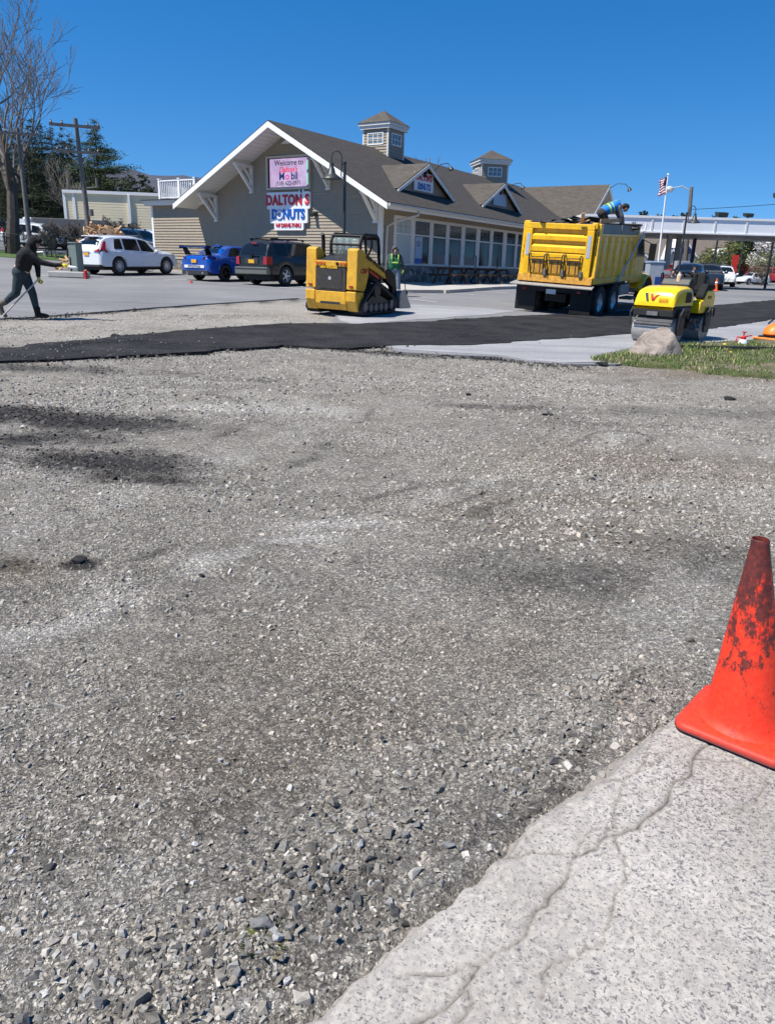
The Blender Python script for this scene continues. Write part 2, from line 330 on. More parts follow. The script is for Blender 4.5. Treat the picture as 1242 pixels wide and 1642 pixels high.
def cone_mat():
    mt, t, nd, lk, b = nodes('scuffed_cone'); tc = N(t, 'TexCoord'); P = tc.outputs['Object']
    sp = N(t, 'SeparateXYZ'); lk.new(P, sp.inputs[0])
    mp = N(t, 'Mapping'); mp.inputs['Scale'].default_value = (1,1,.6); lk.new(P, mp.inputs['Vector'])
    n1 = N(t, 'TexNoise', Scale=24.0, Detail=12.0, Roughness=.82); n1.inputs['Distortion'].default_value = .12; lk.new(mp.outputs[0], n1.inputs['Vector'])
    # black scuffs: everywhere near the top, fewer down to mid height, hardly any at the foot
    hr = N(t, 'MapRange'); lk.new(sp.outputs[2], hr.inputs[0]); hr.inputs[1].default_value = .16; hr.inputs[2].default_value = .72; hr.inputs[3].default_value = -.02; hr.inputs[4].default_value = .19
    ad = N(t, 'Math', operation='ADD'); lk.new(n1.outputs[0], ad.inputs[0]); lk.new(hr.outputs[0], ad.inputs[1])
    f = ramp(t, ad.outputs[0], [(.545,(0,0,0)),(.59,(.92,.92,.92))])
    n2 = N(t, 'TexNoise', Scale=60.0, Detail=6.0); lk.new(P, n2.inputs['Vector'])
    base = ramp(t, n2.outputs[0], [(.3,(.78,.036,.014)),(.7,(.90,.06,.022))])
    c = mix(t, f, base, ramp(t, n2.outputs[0], [(.4,(.028,.022,.022)),(.7,(.13,.035,.028))]))
    a = attr(t, 'edge'); c = mix(t, a.outputs['Fac'], c, (.05,.04,.038))
    lk.new(c, b.inputs['Base Color']); b.inputs['Roughness'].default_value = .5; b.inputs['Specular IOR Level'].default_value = .35
    bump(t, n1.outputs[0], .5, .005, b); return mt
M['cone'] = cone_mat()
def boulder_mat():
    mt, t, nd, lk, b = nodes('boulder'); tc = N(t, 'TexCoord'); P = tc.outputs['Object']
    n1 = N(t, 'TexNoise', Scale=3.5, Detail=9.0, Roughness=.7); n1.inputs['Distortion'].default_value = 1.2; lk.new(P, n1.inputs['Vector'])
    c = ramp(t, n1.outputs[0], [(.3,(.13,.10,.085)),(.5,(.29,.245,.205)),(.7,(.40,.35,.30))])
    lk.new(c, b.inputs['Base Color']); b.inputs['Roughness'].default_value = .9; bump(t, n1.outputs[0], 1, .05, b); return mt
M['boulder'] = boulder_mat()
def soil_mat():
    mt, t, nd, lk, b = nodes('turf_soil'); tc = N(t, 'TexCoord'); P = tc.outputs['Object']
    n1 = N(t, 'TexNoise', Scale=1.3, Detail=9.0, Roughness=.7); lk.new(P, n1.inputs['Vector'])
    c = ramp(t, n1.outputs[0], [(.3,(.05,.075,.02)),(.47,(.09,.10,.035)),(.56,(.19,.155,.105)),(.75,(.25,.21,.16))])
    n2 = N(t, 'TexNoise', Scale=25.0, Detail=6.0); lk.new(P, n2.inputs['Vector'])
    c = mix(t, .8, c, ramp(t, n2.outputs[0], [(.3,(.5,.5,.5)),(.7,(1.1,1.1,1.1))]), 'MULTIPLY')
    lk.new(c, b.inputs['Base Color']); b.inputs['Roughness'].default_value = 1; bump(t, n2.outputs[0], 1, .03, b); return mt
M['turf_soil'] = soil_mat()
def grass_mat():
    mt, t, nd, lk, b = nodes('grass_blade'); oi = attr(t, 'tone'); lk.new(oi.outputs['Color'], b.inputs['Base Color']); b.inputs['Roughness'].default_value = .7; return mt
M['grass_blade'] = grass_mat()

# ---------------------------------------------------------------- mesh builder
class MB:
    def __init__(s): s.v = []; s.f = []; s.mi = []; s.uv = None
    def add(s, vs, fs, mi=0):
        o = len(s.v); s.v += [tuple(a) for a in vs]; s.f += [tuple(o+i for i in f) for f in fs]; s.mi += [mi]*len(fs); return s
    def box(s, x0, x1, y0, y1, z0, z1, mi=0):
        return s.add([(x0,y0,z0),(x1,y0,z0),(x1,y1,z0),(x0,y1,z0),(x0,y0,z1),(x1,y0,z1),(x1,y1,z1),(x0,y1,z1)],
            [(0,3,2,1),(4,5,6,7),(0,1,5,4),(1,2,6,5),(2,3,7,6),(3,0,4,7)], mi)
    def hexa(s, p, mi=0):        # eight corners, bottom ring then top ring
        return s.add(p, [(0,3,2,1),(4,5,6,7),(0,1,5,4),(1,2,6,5),(2,3,7,6),(3,0,4,7)], mi)
    def bar(s, p0, p1, w, h, mi=0, up=(0,0,1)):
        p0, p1 = Vector(p0), Vector(p1); d = (p1-p0).normalized(); u = Vector(up)
        if abs(d.dot(u)) > .99: u = Vector((0,1,0))
        a = d.cross(u).normalized()*w/2; b = a.cross(d).normalized()*h/2
        return s.hexa([p0-a-b, p0+a-b, p1+a-b, p1-a-b, p0-a+b, p0+a+b, p1+a+b, p1-a+b], mi)
    def cyl(s, p0, p1, r0, r1=None, n=12, mi=0, caps=True):
        r1 = r0 if r1 is None else r1; p0, p1 = Vector(p0), Vector(p1); d = (p1-p0).normalized()
        a = d.orthogonal().normalized(); b = d.cross(a); vs = []
        for p, r in ((p0, r0), (p1, r1)):
            for k in range(n): t = 2*math.pi*k/n; vs.append(p + (a*math.cos(t)+b*math.sin(t))*r)
        fs = [(k, (k+1)%n, n+(k+1)%n, n+k) for k in range(n)]
        if caps: fs += [tuple(range(n-1,-1,-1)), tuple(range(n, 2*n))]
        return s.add(vs, fs, mi)
    def tube(s, pts, r, n=8, mi=0):
        pts = [Vector(p) for p in pts]; rs = r if isinstance(r, (list, tuple)) else [r]*len(pts); vs = []; a = None
        for i, p in enumerate(pts):
            d = (pts[min(i+1,len(pts)-1)]-pts[max(i-1,0)]).normalized()
            a = d.orthogonal().normalized() if a is None else (a-d*a.dot(d)).normalized()
            b = d.cross(a)
            for k in range(n): t = 2*math.pi*k/n; vs.append(p+(a*math.cos(t)+b*math.sin(t))*rs[i])
        fs = [(i*n+k, i*n+(k+1)%n, (i+1)*n+(k+1)%n, (i+1)*n+k) for i in range(len(pts)-1) for k in range(n)]
        fs += [tuple(range(n-1,-1,-1)), tuple(range((len(pts)-1)*n, len(pts)*n))]
        return s.add(vs, fs, mi)
    def prism(s, poly, axis, a, b, mi=0):     # polygon in the plane across the axis, extruded a..b
        def P(u, v, w): return {'x':(w,u,v),'y':(u,w,v),'z':(u,v,w)}[axis]
        n = len(poly); vs = [P(u,v,a) for u,v in poly]+[P(u,v,b) for u,v in poly]
        fs = [tuple(range(n-1,-1,-1)), tuple(range(n,2*n))]+[(k,(k+1)%n,n+(k+1)%n,n+k) for k in range(n)]
        return s.add(vs, fs, mi)
    def lathe(s, prof, c=(0,0,0), axis='z', n=24, mi=0):
        vs = []
        for r, h in prof:
            for k in range(n):
                t = 2*math.pi*k/n; u, v = r*math.cos(t), r*math.sin(t)
                vs.append({'z':(c[0]+u,c[1]+v,c[2]+h),'y':(c[0]+u,c[1]+h,c[2]+v),'x':(c[0]+h,c[1]+u,c[2]+v)}[axis])
        m_ = len(prof); fs = [(i*n+k,i*n+(k+1)%n,(i+1)*n+(k+1)%n,(i+1)*n+k) for i in range(m_-1) for k in range(n)]
        return s.add(vs, fs, mi)
    def grid(s, rows, mi=0):
        n = len(rows[0]); vs = [p for r in rows for p in r]
        return s.add(vs, [(i*n+k,i*n+k+1,(i+1)*n+k+1,(i+1)*n+k) for i in range(len(rows)-1) for k in range(n-1)], mi)
    def sphere(s, c, r, n=12, mi=0, sc=(1,1,1)):
        rows = []
        for i in range(n//2+1):
            a = math.pi*i/(n//2); rows.append([(c[0]+r*sc[0]*math.sin(a)*math.cos(2*math.pi*k/n), c[1]+r*sc[1]*math.sin(a)*math.sin(2*math.pi*k/n), c[2]+r*sc[2]*math.cos(a)) for k in range(n+1)])
        return s.grid(rows, mi)
    def build(s, name, mt, parent=None, smooth=False, bevel=0, recalc=True, uvf=None, solid=0):
        me = bpy.data.meshes.new(name); me.from_pydata(s.v, [], s.f)
        for q in (mt if isinstance(mt, (list, tuple)) else [mt]): me.materials.append(M[q] if isinstance(q, str) else q)
        if any(s.mi): me.polygons.foreach_set('material_index', s.mi)
        if recalc:
            import bmesh
            bm = bmesh.new(); bm.from_mesh(me); bmesh.ops.recalc_face_normals(bm, faces=bm.faces); bm.to_mesh(me); bm.free()
        if smooth:
            me.polygons.foreach_set('use_smooth', [True]*len(me.polygons))
            if smooth != 'all': me.set_sharp_from_angle(angle=R(smooth if smooth is not True else 38))
        if uvf:
            uv = me.uv_layers.new(name='UVMap')
            for l in me.loops: uv.data[l.index].uv = uvf(me.vertices[l.vertex_index].co)
        me.update()
        o = bpy.data.objects.new(name, me); C.objects.link(o)
        if parent: o.parent = parent
        if solid:
            q = o.modifiers.new('thickness', 'SOLIDIFY'); q.thickness = solid; q.offset = 0
        if bevel:
            q = o.modifiers.new('edge', 'BEVEL'); q.width = bevel; q.segments = 2; q.limit_method = 'ANGLE'; q.angle_limit = R(40)
        return o
def empty(name, loc=(0,0,0), rz=0, rot=None):
    o = bpy.data.objects.new(name, None); o.empty_display_size = .3; C.objects.link(o); o.location = loc; o.rotation_euler = rot or (0,0,rz); return o
def tag(o, label=None, cat=None, group=None, kind=None):
    if label: o['label'] = label
    if cat: o['category'] = cat
    if group: o['group'] = group
    if kind: o['kind'] = kind
    return o
def copy_tree(o, parent=None):
    c = o.copy(); C.objects.link(c)
    if parent: c.parent = parent
    for ch in list(o.children): copy_tree(ch, c)
    return c
def az2rz(az): return math.pi/2 - R(az)
def text(name, body, mt, parent, size, loc, rot, ext=.004, bold=0, shear=0, sx=1, align='CENTER', spacing=1):
    cu = bpy.data.curves.new(name, 'FONT'); cu.body = body; cu.size = size; cu.extrude = ext; cu.offset = bold; cu.shear = shear
    cu.align_x = align; cu.align_y = 'CENTER'; cu.resolution_u = 3; cu.space_character = spacing
    t = bpy.data.objects.new('tmp', cu); C.objects.link(t)
    dg = bpy.context.evaluated_depsgraph_get(); me = bpy.data.meshes.new_from_object(t.evaluated_get(dg)); bpy.data.objects.remove(t)
    me.materials.clear(); me.materials.append(M[mt]); me.name = name
    o = bpy.data.objects.new(name, me); C.objects.link(o); o.parent = parent; o.location = loc; o.rotation_euler = rot; o.scale = (sx,1,1); return o
def baked(o, mods):     # apply modifiers into mesh data
    dg = bpy.context.evaluated_depsgraph_get(); me = bpy.data.meshes.new_from_object(o.evaluated_get(dg)); o.modifiers.clear(); o.data = me; return o
def raw_mesh(name, v, f, mt, parent=None, col=None, smooth=False, cname='tone'):
    v = np.asarray(v, np.float32); f = np.asarray(f, np.int32); me = bpy.data.meshes.new(name)
    me.vertices.add(len(v)); me.vertices.foreach_set('co', v.ravel()); k = f.shape[1]
    me.loops.add(f.size); me.loops.foreach_set('vertex_index', f.ravel()); me.polygons.add(len(f))
    me.polygons.foreach_set('loop_start', np.arange(0, f.size, k, dtype=np.int32))
    me.polygons.foreach_set('use_smooth', np.full(len(f), bool(smooth)))
    me.update(calc_edges=True); me.validate()
    if col is not None:
        a = me.color_attributes.new(cname, 'FLOAT_COLOR', 'POINT'); a.data.foreach_set('color', np.asarray(col, np.float32).ravel())
    me.materials.append(M[mt]); o = bpy.data.objects.new(name, me); C.objects.link(o)
    if parent: o.parent = parent
    return o
# ================================================================ GROUND
def blob(x, y, cx, cy, rx, ry, rot=0, warp=.35, s=0):
    c, q = math.cos(rot), math.sin(rot); u = ((x-cx)*c+(y-cy)*q)/rx; v = (-(x-cx)*q+(y-cy)*c)/ry
    d = np.sqrt(u*u+v*v)+ (fbm(x*1.7, y*1.7, 5, s+40)-.5)*2*warp + (fbm(x*9, y*9, 3, s+50)-.5)*warp
    return np.clip(1.25-d, 0, 1)
def seg_dist(x, y, pts):
    best = np.full(np.shape(x), 1e9); side = np.zeros(np.shape(x)); al = np.zeros(np.shape(x)); acc = 0
    for (ax, ay), (bx, by) in zip(pts[:-1], pts[1:]):
        dx, dy = bx-ax, by-ay; L2 = dx*dx+dy*dy; t = np.clip(((x-ax)*dx+(y-ay)*dy)/L2, 0, 1)
        d = np.hypot(x-ax-t*dx, y-ay-t*dy); m_ = d < best
        cr = dx*(y-ay)-dy*(x-ax); side = np.where(m_, np.sign(cr), side); al = np.where(m_, acc+t*math.sqrt(L2), al); best = np.where(m_, d, best); acc += math.sqrt(L2)
    return best, side, al
def P2(lst, z=None):
    return [((gp(*p) if z is None else atz(p[0], p[1], z)).x, (gp(*p) if z is None else atz(p[0], p[1], z)).y) for p in lst]
EDGE = P2([(60,2050),(300,1760),(410,1672),(505,1612),(560,1548),(620,1500),(700,1440),(780,1372),(850,1300),(960,1232),(1040,1165),(1120,1108),(1180,1052),(1242,1000),(1420,880),(1700,760)], .015)
def slab_d(x, y):       # signed distance, >0 on the old pavement
    d, s, al = seg_dist(x, y, EDGE); return -d*s + (fbm(x*3, y*3, 3, 3)-.5)*.04 + (fbm(x*22, y*22, 4, 5)-.5)*.05
MK = {}
def wl(px, py): p = gp(px, py); return p.x, p.y
def masks(x, y):
    dust = np.zeros(np.shape(x)); dark = np.zeros(np.shape(x)); brown = np.zeros(np.shape(x))
    far = np.clip((y-9)/7, 0, 1); de, se, ale = seg_dist(x, y, EDGE); dust = np.maximum(dust, .55*np.clip(1-de/.14,0,1)*np.clip(fbm(x*6,y*6,4,66)*2-.5,0,1)*(y<4)); dust = np.maximum(dust, far*(.22+.5*(fbm(x*.35, y*.9, 5, 21)-.35)))
    for (px, py, rx, ry, rot, k, s) in [(430,655,1.6,.30,.1,.7,1),(560,838,.45,.10,.15,1.0,2),(480,860,.3,.09,.2,.9,6),(330,896,.25,.07,.3,.9,3),(165,968,.14,.05,.2,1,4),(60,1010,.35,.06,.3,.8,5),(650,850,.7,.10,.3,.35,9),(1060,990,.35,.5,0,.42,7),(1090,930,.3,.35,0,.3,8),(240,625,1.2,.12,0,.5,11),(880,615,2.0,.35,0,.35,12),(110,1440,.5,.22,.5,.32,13),(60,1560,.25,.2,0,.3,14),(240,1110,.2,.15,.4,.25,15),(900,1150,.3,.25,.7,.25,16),(660,1440,.35,.08,.8,.35,17),(380,1620,.12,.04,.4,.9,18)]:
        c = wl(px, py); dust = np.maximum(dust, k*blob(x, y, c[0], c[1], rx, ry, rot, .45, s))
    for (px, py, rx, ry, rot, k, s) in [(70,668,1.8,.5,-.2,.95,1),(30,700,1.0,.5,0,.8,5),(170,735,.9,.45,-.3,.85,2),(255,765,.5,.25,-.2,.8,3),(130,900,.13,.09,0,1.0,4),(20,900,.25,.15,0,.7,6),(880,925,.8,.35,.2,.45,7),(760,910,.5,.3,.2,.35,17),(1130,890,.6,.5,0,.35,8),(990,680,1.8,.35,.1,.3,9),(1180,660,2.2,.5,.1,.35,10),(800,650,1.5,.2,0,.4,11),(560,1420,.3,.12,.8,.3,12),(1050,760,.8,.2,0,.25,13),(820,575,2.2,.35,0,.85,14),(640,565,1.6,.3,0,.8,15),(20,590,2.5,.35,0,.6,18),(90,1390,.3,.3,0,.2,16),(700,770,1.2,.15,0,.25,19)]:
        c = wl(px, py); dark = np.maximum(dark, k*blob(x, y, c[0], c[1], rx, ry, rot, .5, s+20))
    for (px, py, rx, ry, rot, k, s) in [(1000,740,1.6,.7,0,.55,1),(560,1050,1.0,.6,.3,.30,2),(420,1180,.7,.35,.3,.35,3),(900,840,1.2,.5,0,.35,4),(1150,600,2.2,.8,0,.7,5),(30,910,.3,.2,0,.7,6),(940,800,.8,.2,0,.5,7)]:
        c = wl(px, py); brown = np.maximum(brown, k*blob(x, y, c[0], c[1], rx, ry, rot, .4, s+30))
    # rutted dark dirt along the broken edge of the lot behind the strip
    d, s, al = seg_dist(x, y, CUT); dark = np.maximum(dark, np.clip(1.0-d/.55, 0, 1)*np.where(s<0, .9, .5)*np.clip(.45+1.2*(fbm(x*1.5,y*2.5,4,9)-.3),0,1))
    for (pts, wd_, k) in TRK:
        d, s, al = seg_dist(x+(fbm(x*2,y*2,3,96)-.5)*.3, y+(fbm(x*2,y*2,3,97)-.5)*.3, pts); dust = np.maximum(dust, k*np.clip(1.2-d/wd_,0,1)*np.clip(fbm(x*2.2,y*2.2,4,98)*2.4-.7,0,1)); dark = np.maximum(dark, .5*np.clip(1-np.abs(d-wd_*1.7)/(wd_*.5),0,1)*np.clip(fbm(x*1.6,y*1.6,4,99)*2.6-1.0,0,1))
    st = fbm(x*.25+y*.05, y*2.2, 5, 77); dark = np.maximum(dark, np.clip((st-.6)*4,0,1)*.25*np.clip((y-6)/5,0,1))
    return np.clip(dust,0,1), np.clip(dark,0,1), np.clip(brown,0,1)
TRK = [(P2([(-60,1040),(160,972),(330,895),(500,850),(620,815),(760,770),(1000,700)]),.16,.75),(P2([(-60,880),(200,800),(420,720),(520,660),(400,620),(200,600)]),.30,.45),(P2([(560,1010),(720,900),(900,820),(1100,760),(1300,720)]),.22,.4),(P2([(-80,1640),(150,1560),(420,1440),(620,1290),(860,1120),(1060,980),(1180,900)]),.12,.5)]
CUT = [(atY(px, 500, 1).x*0, 0) for px in ()] or P2([(-160,518),(0,512),(60,509),(150,502),(250,494),(350,487),(430,482),(480,479)])
# polar sheet round the camera, fine where the photograph looks
th = np.concatenate([np.linspace(-math.pi, -R(44), 40, endpoint=False), np.linspace(-R(44), R(44), 620, endpoint=False), np.linspace(R(44), math.pi, 41)])
rr = [0.0, .4, .7]; r_ = .9
while r_ < 22: rr.append(r_); r_ *= 1.0058
while r_ < 3200: rr.append(r_); r_ *= 1.05
rr = np.array(rr); TH, RR = np.meshgrid(th, rr); X = np.sin(TH)*RR; Y = np.cos(TH)*RR
def relief(x, y):
    r = np.hypot(x, y); near = np.clip((26-r)/6, 0, 1)
    z = near*((fbm(x*.9, y*.9, 4, 1)-.5)*.05 + (fbm(x*5, y*5, 4, 2)-.5)*.026 + (fbm(x*.6+y*.25, y*3.2-x*.5, 4, 14)-.5)*.045 + (fbm(x*28, y*28, 3, 4)-.5)*.012*np.clip((9-r)/4,0,1))
    # loose windrow just off the pavement edge
    d, s, al = seg_dist(x, y, EDGE); off = -d*s
    z = z + np.exp(-((off+.22)/.16)**2)*(.050*fbm(x*7, y*7, 4, 8)**1.5+.002)*np.clip((4.2-y)/1.5,0,1) - np.clip((off+.02)*.6, 0, .03)
    return z-.012
Z = G(X, Y) + relief(X, Y)
Z = Z + np.clip((RR-300)/700, 0, 1)*0
n0, n1 = X.shape
idx = np.arange(n0*n1).reshape(n0, n1); F4 = np.stack([idx[:-1,:-1], idx[1:,:-1], idx[1:,1:], idx[:-1,1:]], -1).reshape(-1, 4)[:, ::-1]
du = np.zeros(X.shape); dk = du.copy(); bn = du.copy(); nr = rr < 60
du[nr], dk[nr], bn[nr] = masks(X[nr], Y[nr])
col = np.stack([du, dk, bn, np.ones_like(du)], -1).reshape(-1, 4)
gr = raw_mesh('ground', np.stack([X, Y, Z], -1).reshape(-1, 3), F4[:, ::-1], 'gravel', None, col, True, 'mask'); tag(gr, kind='structure')

# old pavement slab with dusty cracks, lower right
xs = np.arange(-1.6, 4.2, .009); ys = np.arange(.35, 5.2, .009); XX, YY = np.meshgrid(xs, ys)
D = slab_d(XX, YY)
def crk(lst): return P2(lst, .02)
CR = [(crk([(640,1660),(700,1622),(745,1575),(775,1545),(830,1500),(868,1450),(905,1410),(918,1375),(970,1345),(1030,1318),(1072,1280),(1100,1240),(1122,1205),(1150,1180)]), .0065),
      (crk([(775,1372),(850,1365),(918,1368)]), .005), (crk([(975,1335),(983,1300),(1000,1258),(1030,1220),(1050,1190)]), .0038),
      (crk([(640,1560),(700,1552),(740,1548),(775,1545)]), .005), (crk([(930,1245),(1000,1248),(1060,1210),(1110,1190)]), .0035),
      (crk([(990,1345),(1005,1400),(985,1450),(965,1510),(880,1545),(862,1590)]), .004), (crk([(1122,1215),(1180,1220),(1225,1250),(1300,1262)]), .005),
      (crk([(1228,1250),(1200,1290),(1150,1310)]), .0035), (crk([(745,1575),(765,1600),(735,1640)]), .005), (crk([(918,1375),(940,1330),(1000,1320)]), .003)]
crack = np.zeros(XX.shape)
wx = XX+(fbm(XX*14, YY*14, 3, 5)-.5)*.045; wy = YY+(fbm(XX*14+50, YY*14, 3, 6)-.5)*.045
for pts, wd in CR:
    d, s, al = seg_dist(wx, wy, pts); wl_ = wd*(.55+.9*vn(al*9, al*0+1, 3)); crack = np.maximum(crack, np.clip(1.35-d/wl_, 0, 1))
edge_dirt = np.clip(1-D/.07, 0, 1)*np.clip(fbm(XX*9, YY*9, 4, 12)*2.2-.5, 0, 1)
wear = np.clip((XX-.35)*.55+(1.9-YY)*.35+ (fbm(XX*2, YY*2, 4, 15)-.5)*1.6, 0, 1)
H = np.clip(D/.05, 0, 1); H = H*H*(3-2*H)
ZZ = G(XX, YY)-.03+H*(.046+(fbm(XX*3,YY*3,3,19)-.5)*.008) - .006*crack + (fbm(XX*60,YY*60,2,22)-.5)*.0022
keep = D > -.06
idx = np.arange(XX.size).reshape(XX.shape); F4 = np.stack([idx[:-1,:-1], idx[:-1,1:], idx[1:,1:], idx[1:,:-1]], -1)
F4 = F4[keep[:-1,:-1]&keep[1:,1:]]
used = np.zeros(XX.size, bool); used[F4.ravel()] = True; rm = np.cumsum(used)-1
V = np.stack([XX, YY, ZZ], -1).reshape(-1,3)[used]; F4 = rm[F4]
col = np.stack([np.maximum(crack*.85, edge_dirt*.7), wear, crack, np.ones_like(crack)], -1).reshape(-1,4)[used]
sb = raw_mesh('old_pavement', V, F4, 'aged_pavement', None, col, True, 'mask'); tag(sb, kind='structure')

# surfaces laid over the gravel
def sheet(name, px_poly, mt, dz, res=.5, jag=0, world=None, skirt=.06, jf=.8, kind='structure'):
    import bmesh
    pts = world or P2(px_poly)
    out = []
    for i, (a, b) in enumerate(zip(pts, pts[1:]+pts[:1])):
        L = math.hypot(b[0]-a[0], b[1]-a[1]); st = (.10 if jag else res); n = max(1, min(400, int(L/st)))
        for k in range(n):
            t = k/n; x, y = a[0]*(1-t)+b[0]*t, a[1]*(1-t)+b[1]*t
            if jag: x += (float(fbm(x*jf, y*jf, 5, 31))-.5)*jag*1.2; y += (float(fbm(x*jf+9, y*jf+7, 6, 32))-.5)*jag
            out.append((x, y))
    bm = bmesh.new(); vs = [bm.verts.new((x, y, 0)) for x, y in out]; f = bm.faces.new(vs)
    bmesh.ops.triangulate(bm, faces=[f])
    x0, x1 = min(p[0] for p in out), max(p[0] for p in out); y0, y1 = min(p[1] for p in out), max(p[1] for p in out)
    for ax, lo, hi in ((0, x0, x1), (1, y0, y1)):
        s = max(res, (hi-lo)/160); c = math.ceil(lo/s)*s+.013
        while c < hi:
            nn = (1,0,0) if ax == 0 else (0,1,0)
            bmesh.ops.bisect_plane(bm, geom=bm.verts[:]+bm.edges[:]+bm.faces[:], plane_co=(c*nn[0], c*nn[1], 0), plane_no=nn); c += s
    if skirt:
        be = [e for e in bm.edges if len(e.link_faces) == 1]
        r = bmesh.ops.extrude_edge_only(bm, edges=be); low = [v for v in r['geom'] if isinstance(v, bmesh.types.BMVert)]
        for v in low: v.co.z = -skirt
    for v in bm.verts: v.co.z += g(v.co.x, v.co.y)+dz
    bmesh.ops.recalc_face_normals(bm, faces=bm.faces)
    me = bpy.data.meshes.new(name); bm.to_mesh(me); bm.free()
    up = sum(p.normal.z*p.area for p in me.polygons)
    if up < 0: me.flip_normals()
    me.materials.append(M[mt]); o = bpy.data.objects.new(name, me); C.objects.link(o); tag(o, kind=kind); return o
cutw = P2([(-160,518),(0,512),(60,509),(150,502),(250,494),(350,487),(430,482),(480,479)])
# the lot: from the broken edge back to the buildings
lot = cutw + P2([(520,486),(540,500),(530,522),(580,545),(640,566),(700,570),(800,574),(850,582),(905,586),(985,586),(1100,572),(1242,560)]) + [(26,17),(60,24),(95,110),(60,150),(20,150),(6,60),(0,60),(-14,56),(-30,53),(-50,50),(-48,24),(-30,19)]
sheet('parking_lot', None, 'lot_asphalt', .020, 1.0, .10, lot, .10, 1.2)
pale = P2([(560,545),(700,548),(850,545),(1010,536),(1130,528),(1300,505),(1420,500),(1420,575),(1242,562),(1100,570),(985,583),(905,584),(850,580),(800,572),(700,566),(640,562)])
sheet('pale_pavement', None, 'pale_asphalt', .030, .8, .10, pale, .05)
pale2 = P2([(500,480),(640,488),(760,494),(835,500),(700,512),(600,519),(560,521)]) 
sheet('dusty_pavement', None, 'pale_asphalt', .026, .8, .5, pale2, .05)
strip = P2([(-150,590),(0,583),(100,579),(180,577),(250,571),(330,566),(400,561),(460,557),(520,560),(560,561),(640,557),(700,556),(760,555),(860,549),(1010,537),(1130,530),(1242,513),(1500,480),(1500,456),(1300,474),(1242,482),(1140,491),(1000,500),(830,508),(700,516),(600,521),(450,521),(300,532),(190,543),(100,552),(20,560),(-150,562)])
sheet('fresh_asphalt_strip', None, 'new_asphalt', .040, .6, .40, strip, .06, 2.2)
patch = P2([(1125,469),(1300,470),(1500,466),(1500,459),(1300,462),(1170,463),(1125,463)])
# parking bay lines
def line(p0, p1, wd=.1, dz=.034):
    a, b = Vector((*P2([p0])[0],0)), Vector((*P2([p1])[0],0)); d = (b-a).normalized(); n = Vector((-d.y, d.x, 0))*wd/2
    q = [a-n, b-n, b+n, a+n]; o = sheet('parking_line', None, 'line_paint', dz, .7, 0, [(v.x, v.y) for v in q], 0); return o
for a, b in [((262,450.5),(305,449.5)),((213,446.5),(250,446)),((118,440),(176,442)),((60,444),(150,441)),((352,457),(395,456.5)),((448,463),(486,461)),((640,470),(700,474)),((690,469),(760,474)),((740,467),(812,471)),((785,466),(836,469)),((640,479),(700,486))]: line(a, b)

# ---------------------------------------------------------------- loose stones (nobody could count them)
def rock_shapes(n, seed, base='cube'):
    q = np.random.default_rng(seed); out = []
    for _ in range(n):
        c = np.array([[-1,-1,-1],[1,-1,-1],[1,1,-1],[-1,1,-1],[-1,-1,1],[1,-1,1],[1,1,1],[-1,1,1]], float)*.5
        c += q.normal(0, .21, c.shape); c *= q.uniform([.75,.55,.25],[1.3,.95,.6]); c[4:,:2] *= q.uniform(.35,.8); out.append(c)
    return np.array(out)
CF = np.array([[0,3,2,1],[4,5,6,7],[0,1,5,4],[1,2,6,5],[2,3,7,6],[3,0,4,7]])
SH = rock_shapes(40, 5)
def scatter(n, r0, r1, s0, s1, keepf, sink=.25, tint=None, q=rng):
    rad = np.sqrt(q.uniform(r0*r0, r1*r1, n)); a = q.uniform(-R(38), R(38), n); x = np.sin(a)*rad; y = np.cos(a)*rad
    k = keepf(x, y) > q.uniform(0, 1, n); x, y = x[k], y[k]; n = len(x)
    s = s0*(s1/s0)**(q.power(.8, n)**1.0*q.uniform(0,1,n)); sh = SH[q.integers(0, 40, n)]
    ang = q.uniform(0, 2*np.pi, n); tx = q.normal(0, .42, n); c, d = np.cos(ang), np.sin(ang)
    v = sh*s[:,None,None]; z = v[:,:,2]+v[:,:,0]*tx[:,None]; vx = v[:,:,0]*c[:,None]-v[:,:,1]*d[:,None]; vy = v[:,:,0]*d[:,None]+v[:,:,1]*c[:,None]
    base = G(x, y)+relief(x, y)+s*(.30-sink)
    V = np.stack([vx+x[:,None], vy+y[:,None], z+base[:,None]], -1)
    du, dk, bn = masks(x, y); t = q.lognormal(0, .36, n)*.28*(1-.75*np.clip((dk-.12)*3.2*(.35+q.random(n)),0,1))*(1+.35*du); br = q.random(n) < .03; t[br] *= 1.5
    t = np.clip(t, .05, .50); wm = q.normal(0, .03, n)+bn*.06; cc = np.stack([t*(1.06+wm), t, t*(.885-wm), np.ones(n)], -1)
    return V, np.repeat(cc[:,None,:], 8, 1)
def clump(x, y, f=1.5, lo=.35, s=0): return np.clip((fbm(x*f, y*f, 5, 60+s)-lo-.08)*5.5, 0.05, 1)
def on_gravel(x, y):
    k = (slab_d(x, y) < .0).astype(float); k *= (_inside(x, y, STRIPW) < .5); k *= 1-GR_IN(x, y); return k
def _inside(x, y, poly):
    r = np.zeros(np.shape(x), bool); n = len(poly)
    for i in range(n):
        (x0,y0),(x1,y1) = poly[i], poly[i-1]; c = ((y0 > y) != (y1 > y)) & (x < (x1-x0)*(y-y0)/(y1-y0+1e-12)+x0); r ^= c
    return r.astype(float)
STRIPW = strip + []; LOTW = lot
GRASS = P2([(945,577),(990,566),(1040,560),(1120,552),(1242,546),(1400,540),(1400,606),(1242,606),(1180,604),(1120,600),(1080,592),(1000,586),(950,582)])
def GR_IN(x, y): return np.maximum(_inside(x, y, LOTW), np.maximum(_inside(x, y, pale), _inside(x, y, GRASS)))
parts = []
